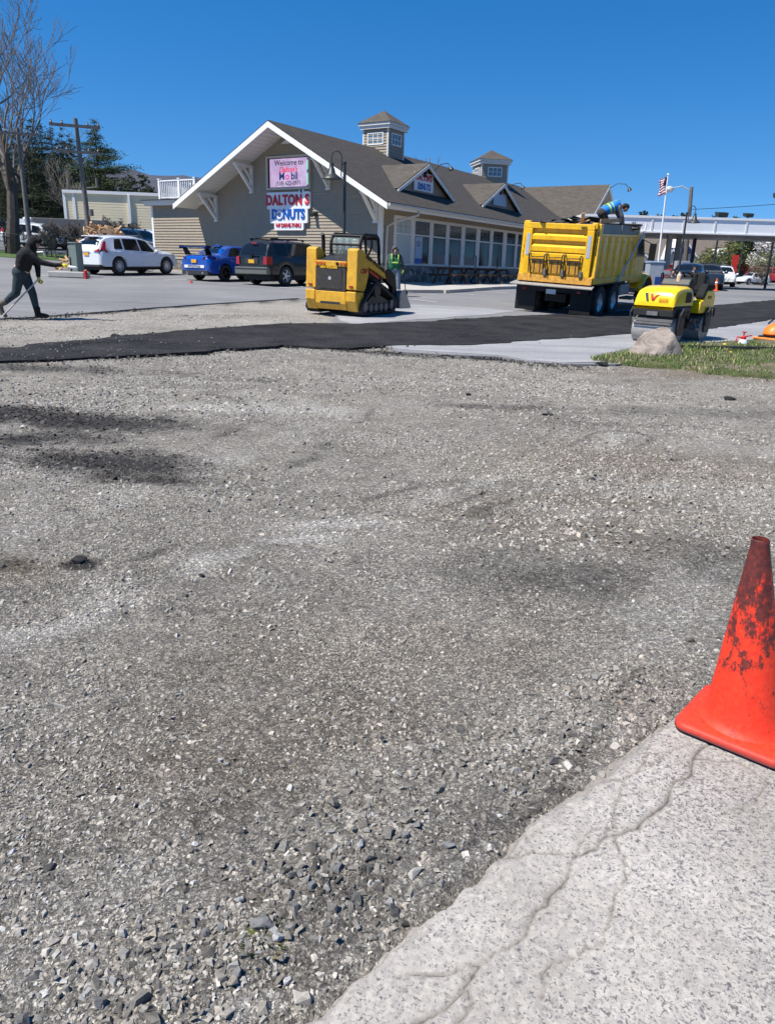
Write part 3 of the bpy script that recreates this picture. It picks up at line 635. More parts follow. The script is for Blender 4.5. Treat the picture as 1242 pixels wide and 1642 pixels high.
parts.append(scatter(36000, .9, 3.2, .004, .010, lambda x,y: on_gravel(x,y)*clump(x,y,3,.3,1)))
parts.append(scatter(90000, .9, 7.0, .009, .019, lambda x,y: on_gravel(x,y)*clump(x,y,1.4,.36,2)))
parts.append(scatter(85000, 1.2, 14, .016, .032, lambda x,y: on_gravel(x,y)*clump(x,y,.9,.38,3)))
parts.append(scatter(42000, 4.0, 20, .026, .052, lambda x,y: on_gravel(x,y)*clump(x,y,.6,.42,4)))
# coarser stone on the left and along the pavement edge
parts.append(scatter(26000, 1.0, 3.2, .009, .024, lambda x,y: on_gravel(x,y)*np.clip(1.3-np.hypot((x+1.25)/.75,(y-1.6)/.9),0,1)))
parts.append(scatter(9000, 5, 11, .025, .06, lambda x,y: on_gravel(x,y)*np.clip(1.3-np.hypot((x+4.2)/2.0,(y-8.0)/2.4),0,1)))
def wind(x, y):
    d, s, al = seg_dist(x, y, EDGE); off = -d*s; return on_gravel(x,y)*np.exp(-((off+.27)/.17)**2)*np.clip(.1+2.2*fbm(x*4,y*4,3,70)-.5,0,1)*np.clip((3.2-y)/1.2,0,1)
parts.append(scatter(30000, .9, 3.6, .008, .022, wind)); _w2 = scatter(13000, .9, 3.4, .013, .036, wind, .0); _w2[1][...,:3] *= .72; parts.append(_w2)
def crumbs(x, y):
    d, s_, al = seg_dist(x, y, STRIPW[:16]); d2, s2_, al2 = seg_dist(x, y, STRIPW[19:]); d3, s3_, al3 = seg_dist(x, y, CUT); d4, s4_, a4 = seg_dist(x, y, P2([(600,563),(640,568),(700,572),(800,576),(850,583),(905,588)]))
    return np.clip(np.maximum(np.maximum(np.exp(-(d/.16)**2), .5*np.exp(-(d2/.2)**2)), np.maximum(np.exp(-(d3/.28)**2), np.exp(-(d4/.3)**2)))*(.2+1.6*fbm(x*1.3,y*1.3,3,88)-.35), 0, 1)
_g = scatter(26000, 9, 20, .015, .04, lambda x,y: _inside(x,y,STRIPW)*np.clip((-3.0-x)/6,0,1)*np.clip(fbm(x*1.2,y*3,4,33)*2.6-.9,0,1), 0.1); _g[1][...,:3] *= .75; _g[0][...,2] += .058; parts.append(_g)
def _dk(x, y): return np.clip(masks(x, y)[1]*1.6-.5,0,1)*on_gravel(x,y)
_d = scatter(26000, 4, 18, .014, .045, _dk, .05); _d[1][...,:3] = _d[1][...,:3]*.18+.012; parts.append(_d)
_c = scatter(60000, 9, 21, .02, .07, crumbs, -.3); _c[1][...,:3] = _c[1][...,:3]*.22+.012; parts.append(_c)
# pebbles kicked on to the pavement
parts.append(scatter(60000, .9, 4.0, .003, .008, lambda x,y: ((slab_d(x,y)>0)*np.clip(.05-slab_d(x,y)*.25,0,1))*1.0, .0))
V = np.concatenate([p[0] for p in parts]).reshape(-1,3); K = np.concatenate([p[1] for p in parts]).reshape(-1,4)
nn = len(V)//8; Fs = (CF[None]+np.arange(nn)[:,None,None]*8).reshape(-1,4); print('stones', nn)
tag(raw_mesh('gravel_stones', V, Fs, 'stone_chip', None, K), 'loose grey crushed stone scattered over the gravel lot', 'gravel', kind='stuff')

# single lumps one can point at
def lump(name, px, py, size, label, tone=.25, flat=.7, seed=0, group=None, cat='stone', tint=(1,1,1)):
    q = np.random.default_rng(seed+900); p = gp(px, py)
    mb = MB(); mb.sphere((0,0,0), 1, 14); v = np.array(mb.v); nz = (fbm(v[:,0]*1.3+seed, v[:,1]*1.3+v[:,2]*1.1, 3, seed)-.5)*.8
    v = v*(1+nz)[:,None]; n = q.normal(size=(11,3)); n /= np.linalg.norm(n, axis=1)[:,None]      # broken facets
    for a in n: e = v@a; v -= np.clip(e-.50, 0, None)[:,None]*a
    v *= np.array([1, q.uniform(.65,.95), flat])*size/2; a = q.uniform(0,6.28); c, d = math.cos(a), math.sin(a)
    v = np.stack([v[:,0]*c-v[:,1]*d, v[:,0]*d+v[:,1]*c, v[:,2]], -1)
    o = raw_mesh(name, v, np.array([f for f in mb.f]), 'stone_chip', None, np.tile([tone*tint[0], tone*tint[1], tone*tint[2], 1], (len(v),1)), False)
    zr = float(relief(p.x, p.y)); o.location = (p.x, p.y, g(p.x, p.y)+max(zr,-.012)+size*flat*.22); tag(o, label, cat, group); return o
LG = 'rubble lumps along the broken pavement edge'
for i, (px, py, sz, tn, lb) in enumerate([
 (577,1365,.055,.36,'pale grey lump, largest in the rubble row left of the pavement edge'),(612,1180,.030,.05,'small black asphalt crumb alone in the middle of the near gravel'),
 (709,1232,.030,.06,'black asphalt crumb above the right end of the rubble row'),(312,1355,.030,.50,'pale flat stone lying alone in the lower left gravel'),
 (271,1353,.022,.14,'dark stone just left of the pale flat stone'),(353,1224,.030,.45,'light stone alone in gravel above the lower left'),
 (291,1105,.022,.48,'small bright stone in gravel left of centre'),(444,1516,.050,.40,'light stone beside the small grass tuft'),
 (333,1533,.035,.42,'pale stone in the rubble left of the grass tuft'),(460,1571,.036,.46,'whitish stone nearest the pavement at the bottom'),
 (425,1495,.075,.17,'broad dark lump just above the grass tuft'),(480,1410,.040,.20,'grey lump left of the largest pale lump'),
 (498,1435,.045,.19,'grey lump in the rubble above the grass tuft'),(540,1400,.060,.15,'dark lump left below the largest pale lump'),
 (715,1362,.055,.22,'grey lump at the upper end of the rubble row'),(650,1350,.050,.20,'grey lump in rubble between pale lump and pavement'),
 (355,1497,.045,.2,'grey lump at the left end of the rubble row'),(330,1503,.040,.17,'dark lump leftmost in the rubble row'),
 (380,1570,.05,.18,'dark lump in the rubble at the bottom of the photo'),(160,1612,.06,.15,'dark lump at the bottom left corner of the gravel'),
 (598,1308,.025,.55,'whitish stone above the largest pale lump'),(800,1307,.028,.5,'whitish pebble beside the pavement edge at right centre'),
 (20,1370,.035,.5,'pale stone at the left frame edge in coarse gravel'),(82,1390,.045,.06,'black lump in the coarse gravel at lower left'),
 (1120,1045,.022,.7,'white pebble on dark gravel left of the cone'),(625,1445,.05,.26,'grey lump below the largest pale lump near pavement')]):
    lump('rubble_lump', px, py, sz*.85, lb, tn, .7, i, None, 'stone')
for i, (px, py, sz, lb) in enumerate([(128,897,.11,'flattened black asphalt crumb pile in gravel at left'),(186,541,.30,'black asphalt clod beside the fresh strip at left'),(324,920,.05,'tiny black clod in gravel right of the black crumb pile'),(750,632,.14,'small dark clod standing in gravel at centre'),(877,664,.13,'dark flat clod in gravel right of centre'),(700,568,.14,'dark clod on the torn edge below the strip'),(965,586,.35,'dark flat clod beside the grass at its left tip'),(1170,641,.2,'dark clod in brown gravel below the grass bank')]):
    lump('asphalt_clod', px, py, sz, lb, .03, .38, i+50, None, 'asphalt clod')

# ---------------------------------------------------------------- grass bank
bank = sheet('grass_bank', None, 'turf_soil', .0, .25, .15, GRASS, .1, 1.0)
bm_ = bank.data; cx_, cy_ = np.mean([p[0] for p in GRASS]), np.mean([p[1] for p in GRASS])
for v in bm_.vertices:
    d, s, al = seg_dist(np.array([v.co.x]), np.array([v.co.y]), GRASS+GRASS[:1])
    v.co.z += min(1, float(d[0])/.7)*(.07+.10*float(fbm(v.co.x*1.2, v.co.y*1.2, 4, 80))*np.clip((v.co.x-4)/3,0.3,1)) - (.05 if d[0] < .05 else 0) + .03
bm_.polygons.foreach_set('use_smooth', [True]*len(bm_.polygons))
q = np.random.default_rng(3); n = 60000
gx = q.uniform(3.2, 12.5, n); gy = q.uniform(9.5, 15.5, n); ins = _inside(gx, gy, GRASS) > .5
d, s, al = seg_dist(gx, gy, GRASS+GRASS[:1]); cl = fbm(gx*1.6, gy*1.6, 4, 81)
back = np.clip((gy-11.6)/1.0, 0, 1)
k = ins & (q.random(n) < np.clip((cl-.52+.14*back+.28*(gx<6.0)-.10*(gx>7.5)-.12*(gy<12.3)*(gx>6.2))*6, .03, 1)); gx, gy, d = gx[k], gy[k], d[k]; n = len(gx)
base = G(gx, gy)+np.minimum(1, d/.7)*(.07+.10*fbm(gx*1.2, gy*1.2, 4, 80)*np.clip((gx-4)/3,.3,1))+.015
h = q.uniform(.025, .08, n)*(.6+.8*vn(gx*2, gy*2, 9)); a = q.uniform(0, 6.28, n); lean = q.uniform(.1,.8,n)*h; w_ = q.uniform(.004,.009,n)
dx, dy = np.cos(a), np.sin(a); b0 = np.stack([gx-dy*w_, gy+dx*w_, base], -1); b1 = np.stack([gx+dy*w_, gy-dx*w_, base], -1)
m0 = np.stack([gx+dx*lean*.35+dy*w_*.7, gy+dy*lean*.35-dx*w_*.7, base+h*.6], -1); m1 = np.stack([gx+dx*lean*.35-dy*w_*.7, gy+dy*lean*.35+dx*w_*.7, base+h*.6], -1)
t0 = np.stack([gx+dx*lean+dy*.001, gy+dy*lean, base+h], -1); t1 = np.stack([gx+dx*lean-dy*.001, gy+dy*lean, base+h], -1)
V = np.stack([b0,b1,m0,m1,t0,t1], 1).reshape(-1,3); F_ = (np.array([[0,1,2,3],[3,2,4,5]])[None]+np.arange(n)[:,None,None]*6).reshape(-1,4)
dry = q.random(n) < .22; tc_ = np.where(dry[:,None], [.36,.30,.15], [.085,.15,.025])*q.uniform(.6,1.5,(n,1)); K = np.concatenate([tc_, np.ones((n,1))], 1)
tag(raw_mesh('grass', V, F_, 'grass_blade', None, np.repeat(K[:,None], 6, 1).reshape(-1,4)), 'short green and straw grass covering the bank behind the boulder', 'grass', kind='stuff')
def tuft(px, py, n, h, r, label):
    p = gp(px, py); mb = MB(); cols = []; zz = float(G(p.x,p.y))
    for i in range(n):
        a = random.uniform(0,6.28); b = random.uniform(0,1)*r; x, y = b*math.cos(a), b*math.sin(a); l = h*random.uniform(.5,1.2); aa = a+random.uniform(-.6,.6); s = random.uniform(.3,1.1)*l
        wv = .0016; mb.add([(x-wv,y,0),(x+wv,y,0),(x+s*math.cos(aa)*.4+wv*.7,y+s*math.sin(aa)*.4,l*.7),(x+s*math.cos(aa),y+s*math.sin(aa),l)], [(0,1,2,3)])
        c = random.choice([(.13,.17,.03),(.10,.15,.03),(.22,.20,.08)]); cols += [(*c,1)]*4
    o = raw_mesh('grass_tuft', np.array(mb.v), np.array(mb.f), 'grass_blade', None, cols); o.location = (p.x, p.y, zz); return tag(o, label, 'grass tuft')
tuft(425,1512,90,.035,.05,'tiny green grass tuft growing in the rubble near the pavement')
for i, (px, py, lb) in enumerate([(1158,569,'yellow dandelion in grass right of the boulder'),(1168,583,'small yellow dandelion low on the bank')]):
    p = gp(px, py); o = MB(); o.sphere((0,0,.0), .035 if i == 0 else .02, 8, 0, (1,1,.5)); o.cyl((0,0,-.12),(0,0,0),.004,n=5,mi=1); f = o.build('dandelion', ['flower_yellow','leaf']); f.location = (p.x, p.y, g(p.x,p.y)+.2); tag(f, lb, 'flower')
# boulder
p = gp(1052, 579); mb = MB(); mb.sphere((0,0,0), 1, 48); v = np.array(mb.v)
v[:,2] = np.where(v[:,2]<-.5, -.5, v[:,2]); n_ = (fbm(v[:,0]*1.1+3, v[:,1]*1.1+v[:,2], 4, 91)-.5)*.5+(fbm(v[:,0]*5, v[:,1]*5+v[:,2]*4, 4, 92)-.5)*.14
v = v*(1+n_)[:,None]
for a, o_ in (((-.75,-.2,.62),.62),((.8,-.3,.4),.70),((.2,-.9,.3),.68),((-.2,-.55,.8),.66),((-.90,.0,.42),.60),((-.35,-.4,.85),.56)):
    a = np.array(a)/np.linalg.norm(a); e = v@a; v -= np.clip(e-o_, 0, None)[:,None]*a*.92
v += (fbm(v[:,0]*3+7, v[:,1]*3+v[:,2]*2.5, 5, 95)-.5)[:,None]*v*.30; v *= np.array([.53,.38,.44]); v[:,2] += v[:,0]*.24; rk = raw_mesh('boulder', v, np.array(mb.f), 'boulder', None, None, True); rk.location = (p.x+.02, p.y+.15, g(p.x,p.y)+.13); rk.rotation_euler = (0,0,.25); tag(rk, 'weathered tan boulder on the grass tip in front of the roller', 'boulder')

# ---------------------------------------------------------------- near cone
def near_cone():
    A_, B2 = atz(1074, 1164, .03), atz(1224, 1226, .03); u_ = Vector((B2.x-A_.x, B2.y-A_.y, 0)); L_ = u_.length; u_.normalize(); n_ = Vector((-u_.y, u_.x, 0)); c_ = A_+u_*.185+n_*.185; rz = math.atan2(u_.y, u_.x)
    t = empty('traffic_cone', (c_.x, c_.y, .022), rz); tag(t, 'large scuffed orange cone with black smears standing on the old pavement', 'traffic cone')
    b = .185; rc = .045; prof = []
    def rr_(hw, r, z): 
        o = []
        for (cx, cy, a0) in ((hw-r,hw-r,0),(-hw+r,hw-r,90),(-hw+r,-hw+r,180),(hw-r,-hw+r,270)):
            for k in range(7): a = R(a0+k*15); o.append((cx+r*math.cos(a), cy+r*math.sin(a), z))
        return o
    rings = [rr_(b-.01,rc,0), rr_(b,rc,.006), rr_(b,rc,.024), rr_(b-.006,rc,.031), rr_(b-.02,rc,.033)]
    n = 28
    def circ(r, z): return [(r*math.cos(R(k*360/28)+R(6.4)-R(6.4)), r*math.sin(R(k*360/28)), z) for k in range(28)]
    # map 28 corner-ordered points on to circle points in the same order
    def circ2(r, z): 
        o = []
        for q4 in range(4):
            for k in range(7): a = R(q4*90+ (k+.5)*90/7); o.append((r*math.cos(a), r*math.sin(a), z))
        return o
    rings += [circ2(.150,.036), circ2(.139,.044), circ2(.128,.065)]
    for k in range(1, 13): z = .065+(.70-.065)*k/12; rings.append(circ2(.128+(.028-.128)*k/12, z))
    rings += [circ2(.0285,.711), circ2(.026,.715), circ2(.024,.70), circ2(.05,.5)]
    vs = [v for r in rings for v in r]; fs = [(i*n+k, i*n+(k+1)%n, (i+1)*n+(k+1)%n, (i+1)*n+k) for i in range(len(rings)-1) for k in range(n)]
    split = 5
    mb = MB(); mb.v = vs; mb.f = fs; mb.mi = [0]*len(fs)
    bo = MB(); bo.v = vs[:n*6]; bo.f = [f for f in fs if max(f) < n*6]; bo.mi = [0]*len(bo.f); bo.add(rings[0], [tuple(range(n-1,-1,-1))])
    o = bo.build('base', 'cone', t, 50)
    a = o.data.attributes.new('edge', 'FLOAT', 'POINT'); a.data.foreach_set('value', [ (.9 if v.co.z < .01 else (.6*float(fbm(v.co.x*25,v.co.y*25,3,5)) if v.co.z < .0325 else 0)) for v in o.data.vertices])
    sd = Vector((-1,.15,0)); sd.rotate(Matrix.Rotation(-rz,3,'Z')); vs = [(x+sd.x*.09*max(0,z-.05), y+sd.y*.09*max(0,z-.05), z*.985) for x,y,z in vs]
    c = MB(); c.v = vs[n*5:]; c.f = [tuple(i-n*5 for i in f) for f in fs if min(f) >= n*5]; c.mi = [0]*len(c.f); c.build('cone_body', 'cone', t, 60)
near_cone()
# ================================================================ STORE BUILDING  (local axes: x along the long side, y along the gable, z up)
mk('blank_panel', (.35,.42,.52), .4, var=.05); mk('banner_pale', (.38,.46,.58), .5, var=.05); mk('sky_glass', (.10,.16,.22), .05, var=.1, spec=1); mk('blind', (.42,.46,.45), .4, var=.05); mk('curtain', (.19,.185,.17), .5, var=.2)
BZ = .73; CB = atY(609, 458, 35); CB = CAM+(CB-CAM)*((BZ-CAMH)/(CB.z-CAMH)); BROT = math.atan2(.8495, .5276)
store = empty('store_building', (CB.x, CB.y, BZ), BROT)
tag(store, 'tan clapboard store with brown shingle roof, two cupolas and a long window wall', 'building')
def clap(name, mt, parent, z0, z1, span, plane, off=0, out=-1, course=.115, lap=.034, u0=None):
    """clapboards: span(z)->list of (a,b) along the wall; plane 'x' means wall at x=off facing out*x"""
    mb = MB(); z = z0
    while z < z1-.01:
        zt = min(z+course, z1); sa, sb_ = span(z), span(zt)
        for (a0, b0), (a1, b1) in zip(sa, sb_):
            if b0-a0 < .02: continue
            if b1 < a1: a1 = b1 = (a1+b1)/2
            def P(u, d, zz): return (off+out*d, u, zz) if plane == 'x' else (u, off+out*d, zz)
            mb.add([P(a0,lap,z), P(b0,lap,z), P(b1,.003,zt), P(a1,.003,zt), P(a0,-.05,z), P(b0,-.05,z)], [(0,1,2,3),(0,4,5,1)])
        z = zt
    o = mb.build(name, mt, parent, recalc=False)
    # make every face look outward
    me = o.data; nrm = Vector((out,0,0)) if plane == 'x' else Vector((0,out,0))
    import bmesh
    bm = bmesh.new(); bm.from_mesh(me)
    for f in bm.faces:
        if f.normal.dot(nrm+Vector((0,0,-.5))) < 0: f.normal_flip()
    bm.to_mesh(me); bm.free(); return o
RW, RZ = 5.15, 6.92            # ridge
EW0, EZ0 = -1.28, 3.42         # right eave
EW1, EZ1 = 11.5, 3.60          # left eave
OH = 1.55; LEN = 27.0
sl0 = (RZ-EZ0)/(RW-EW0); sl1 = (RZ-EZ1)/(EW1-RW)
def roof_w(z):                 # roof underside limits at height z
    zz = z+.16
    return (RW-(RZ-zz)/sl0, RW+(RZ-zz)/sl1)
LW = 14.77
def span_gable(z):
    a, b = roof_w(z)
    a = max(0, a); b = min(b, LW)
    if z < 3.64: b = LW
    return [(a, b)]
clap('gable_wall', 'siding', store, .95, RZ-.2, span_gable, 'x', 0, -1, .140)
mb = MB(); mb.box(-.06,.25,-.02,LW+.02,-.9,.92); mb.build('stone_base', 'fieldstone', store)
mb = MB(); mb.box(-.09,.1,-.04,LW+.04,.921,.975); mb.build('base_cap', 'concrete', store, bevel=.01)
# end post of the low wing, corner post
mb = MB(); mb.box(-.03,.12,LW-.005,LW+.13,.98,3.6); mb.build('corner_board', 'bright_trim', store)
mb = MB(); mb.box(-.035,.13,-.03,.17,.98,3.6); mb.build('corner_board', 'trim', store)
# low wing roof, cornice and deck railing
mb = MB(); mb.box(-.32,9,10.6,LW+.32,3.62,3.80); mb.box(-.42,9,10.5,LW+.42,3.80,3.86); mb.build('cornice', 'trim', store, bevel=.01)
mb = MB(); mb.box(-.45,9,10.9,LW+.45,3.862,3.90); mb.build('flat_roof', 'shingle', store)
mb = MB(); mb.box(.12,9,LW-.1,LW+.002,-.5,3.62); mb.build('side_wall', 'siding', store)
rail = empty('deck_railing', (0,0,0)); rail.parent = store
def railing(parent, pts):
    for i, (a, b) in enumerate(zip(pts, pts[1:])):
        a, b = Vector(a), Vector(b); L = (b-a).length; r = MB(); r.bar(a+Vector((0,0,.95)), b+Vector((0,0,.95)), .09, .06); r.build('top_rail', 'bright_trim', parent); r = MB(); r.bar(a+Vector((0,0,.12)), b+Vector((0,0,.12)), .05, .05); r.build('bottom_rail', 'bright_trim', parent)
        q_ = MB(); n = int(L/.13)
        for k in range(1, n): p = a+(b-a)*k/n; q_.bar(p+Vector((0,0,.12)), p+Vector((0,0,.93)), .035, .035)
        q_.build('balusters', 'bright_trim', parent)
    for p in pts:
        q_ = MB(); x, y, z = p; q_.box(x-.06,x+.06,y-.06,y+.06,z,z+1.02); q_.box(x-.08,x+.08,y-.08,y+.08,z+1.02,z+1.06); q_.build('post', 'bright_trim', parent)
railing(rail, [(.1,11.6,3.9),(.1,12.75,3.9),(.1,14.25,3.9),(2.4,14.25,3.9),(5,14.25,3.9)])
# main roof: shingles, soffit, fascia
def slope(name, mt, parent, pts, th, uvd=None):   # pts = 4 corners of the top, slab thickened downwards
    P = [Vector(p) for p in pts]; n = (P[1]-P[0]).cross(P[3]-P[0]).normalized()
    if n.z < 0: n = -n
    mb = MB(); mb.add([p-n*th for p in P]+P, [tuple(range(len(P)-1,-1,-1)), tuple(range(len(P),2*len(P)))]+[(k,(k+1)%len(P),len(P)+(k+1)%len(P),len(P)+k) for k in range(len(P))])
    u = (P[1]-P[0]).normalized(); v = n.cross(u).normalized(); o0 = P[0]
    return mb.build(name, mt, parent, uvf=lambda c: ((c-o0).dot(u), (c-o0).dot(v)))
def off(a, dz): return (a[0], a[1], a[2]+dz)
A = (-OH, RW, RZ); B_ = (LEN, RW, RZ)
slope('roof_slope', 'shingle', store, [(-OH,EW0,EZ0),(LEN-4,EW0,EZ0),(LEN,RW,RZ),(-OH,RW,RZ)], .05)
slope('roof_slope', 'shingle', store, [(-OH,RW,RZ),(LEN,RW,RZ),(LEN,EW1,EZ1),(-OH,EW1,EZ1)], .05)
for (w0, z0) in ((EW0, EZ0), (EW1, EZ1)):
    s = MB(); s.hexa([(-OH+.03,w0+(.03 if w0<0 else -.03),z0-.2),(LEN-4.5,w0+(.03 if w0<0 else -.03),z0-.2),(LEN-4.5,RW,RZ-.2),(-OH+.03,RW,RZ-.2),
        (-OH+.03,w0+(.03 if w0<0 else -.03),z0-.065),(LEN-4.5,w0+(.03 if w0<0 else -.03),z0-.065),(LEN-4.5,RW,RZ-.065),(-OH+.03,RW,RZ-.065)]); s.build('soffit', 'trim', store)
    # rake board
    r = MB(); r.hexa([(-OH-.03,w0,z0-.30),(-OH+.028,w0,z0-.30),(-OH+.028,RW,RZ-.30),(-OH-.03,RW,RZ-.30),(-OH-.03,w0,z0-.06),(-OH+.028,w0,z0-.06),(-OH+.028,RW,RZ-.06),(-OH-.03,RW,RZ-.06)]); r.build('rake_board', 'bright_trim', store)
# grooves of the beaded soffit
s = MB()
for k in range(0, 26):
    y = RW+.2+k*.24
    if y < EW1-.1: z = RZ-.203-(y-RW)*sl1; s.box(-OH+.06, -.02, y, y+.012, z-.012, z+.004)
s.build('soffit_groove', 'tan_trim', store)
# eave fascia + gutter on the long side, downspout
s = MB(); s.box(-OH+.0, LEN-4.5, EW0-.005, EW0+.04, EZ0-.27, EZ0-.06); s.build('eave_board', 'trim', store)
s = MB(); s.prism([(EW0-.13,EZ0-.05),(EW0-.13,EZ0-.13),(EW0-.09,EZ0-.18),(EW0-.008,EZ0-.18),(EW0-.008,EZ0-.05)], 'x', -OH+.02, LEN-4.6); s.build('gutter', 'gutter', store)
s = MB(); s.tube([(1.0,EW0-.06,EZ0-.2),(1.0,EW0-.06,EZ0-.35),(.35,-.55,2.75),(.25,-.16,2.55),(.25,-.1,.1)], .05, 8); s.build('downspout', 'gutter', store, True)
# brackets under the rake
def bracket(w):
    zt = min(RZ-.2-abs(w-RW)*(sl1 if w > RW else sl0), 9)-.05; side = 1 if w > RW else -1
    e = MB(); e.box(-.14,-.0,w-.09,w+.09,zt-1.35,zt-.1); e.box(-.16,0,w-.11,w+.11,zt-1.35,zt-1.27); e.box(-1.25,-.14,w-.09,w+.09,zt-.22,zt-.08)
    e.bar((-.10,w,zt-1.2),(-1.15,w,zt-.17),.13,.13); e.bar((-.1,w,zt-.75),(-.62,w,zt-.2),.09,.1); e.build('bracket', 'trim', store, bevel=.008)
for w_ in (10.0, 7.55, 2.9, .28): bracket(w_)
# vent at the apex, small flood lamp
e = MB(); e.prism([(RW-.55,RZ-.75),(RW+.55,RZ-.75),(RW+.12,RZ-.5),(RW-.12,RZ-.5)], 'x', -.05, -.02); e.build('gable_vent', 'trim', store)
e = MB(); e.box(-.12,-.02,3.55,3.75,3.0,3.2); e.cyl((-.1,3.65,3.12),(-.3,3.7,3.02),.07,.1,10); e.build('flood_lamp', 'lamp_green', store)
# long window wall
def span_long(z): return [(.0,1.03)]
clap('long_wall', 'siding', store, .95, 3.34, lambda z: [(.17,1.03),(16.35,LEN-4)], 'y', 0, -1, .140)
clap('long_wall', 'siding', store, 3.06, 3.42, lambda z: [(1.03,16.35)], 'y', 0, -1, .140)
e = MB(); e.box(-.05,LEN-2,-.07,.2,-.9,.86); e.build('stone_base', 'fieldstone', store)
e = MB(); e.box(0,LEN-3,-.10,.1,.861,.92); e.build('window_sill', 'dull_steel', store)
wx_ = [(1.21,2.62),(2.92,4.42),(4.71,6.13),(6.44,7.86),(8.22,9.65),(10.07,11.45),(11.79,13.27),(13.73,15.1)]
e = MB(); e.box(1.03,16.4,-.04,.06,2.99,3.08); e.box(1.03,16.4,-.04,.06,.921,.98)
prev = 1.03
for a, b in wx_+[(15.4,16.25)]:
    e.box(prev,a,-.045,.07,.981,2.989); prev = b
e.box(16.25,16.4,-.045,.07,.981,2.989); e.build('window_frame', 'trim', store)
for i, (a, b) in enumerate(wx_+[(15.4,16.25)]):
    f = MB(); f.box(a,b,-.03,.05,2.28,2.34); f.box(a,a+.04,-.02,.05,.982,2.988); f.box(b-.04,b,-.02,.05,.982,2.988); f.box(a+.04,b-.04,-.02,.05,.982,1.02); f.box(a+.04,b-.04,-.02,.05,2.95,2.988)
    win = f.build('window', 'trim', store)
    f = MB(); f.box(a+.04,b-.04,.01,.02,1.02,2.95); f.build('pane', 'window_glass', win)
    f = MB()
    for k in (1,2): x_ = a+(b-a)*k/3; f.box(x_-.008,x_+.008,-.003,.0095,2.34,2.95)
    f.box(a+.04,b-.04,-.002,.0085,2.64,2.655); f.build('muntins', 'siding_dark', win)
    if i == 0: f = MB(); f.box(a+.05,b-.05,.004,.0092,1.03,2.27); f.box(a+.05,b-.05,.004,.0088,2.345,2.94); f.build('white_blind', 'blind', win)
    if i in (2,3,4): f = MB(); f.box(a+.05,b-.05,.006,.0092,1.03,1.45+.05*(i==2)); f.build('cafe_curtain', 'curtain', win)
# dark room behind the glass is closed by the floor slab and back walls
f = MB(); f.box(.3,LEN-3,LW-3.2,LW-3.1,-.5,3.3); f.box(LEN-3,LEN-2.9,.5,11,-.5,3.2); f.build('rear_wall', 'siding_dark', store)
# dormers
def dormer(l0, parent):
    hw, z0, za = 2.75, 4.24, 5.6; d = empty('dormer', (0,0,0)); d.parent = parent; sl = (za-z0)/hw; b0 = hw+.0
    zr = lambda w: EZ0+(w-EW0)*sl0
    wapex = EW0+(za-EZ0)/sl0
    clap('dormer_wall', 'siding', d, z0-.25, za-.12, lambda z: [(l0-max(0,min(hw-.25,(za-.1-z)/sl)), l0+max(0,min(hw-.25,(za-.1-z)/sl)))], 'y', .32, -1, .140)
    wl0 = EW0+(z0-.12-EZ0)/sl0
    for s_ in (-1,1):
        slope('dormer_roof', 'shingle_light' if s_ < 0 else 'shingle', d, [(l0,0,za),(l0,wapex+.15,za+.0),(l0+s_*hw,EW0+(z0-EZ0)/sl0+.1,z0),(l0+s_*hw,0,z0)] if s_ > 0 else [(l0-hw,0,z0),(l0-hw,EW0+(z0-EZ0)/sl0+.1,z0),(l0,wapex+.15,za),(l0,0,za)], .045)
        e = MB(); e.hexa([(l0,-.03,za-.22),(l0+s_*hw,-.03,z0-.2),(l0+s_*hw,.03,z0-.2),(l0,.03,za-.22),(l0,-.03,za-.05),(l0+s_*hw,-.03,z0-.05),(l0+s_*hw,.03,z0-.05),(l0,.03,za-.05)]); e.build('rake_board', 'trim', d)
    e = MB(); e.box(l0-.16,l0+.16,.2,.34,za-.62,za-.38); e.build('dormer_vent', 'black', d)
    e = MB(); e.tube([(l0+.45,-.05,za-.3),(l0+.5,-.35,za-.02),(l0+.5,-.75,za+.02),(l0+.5,-.9,za-.15)], .02, 6); e.cyl((l0+.5,-.88,za-.12),(l0+.5,-.95,za-.28),.05,.13,10); e.build('gooseneck_lamp', 'lamp_dark', d, True)
dormer(4.08, store); dormer(12.95, store)
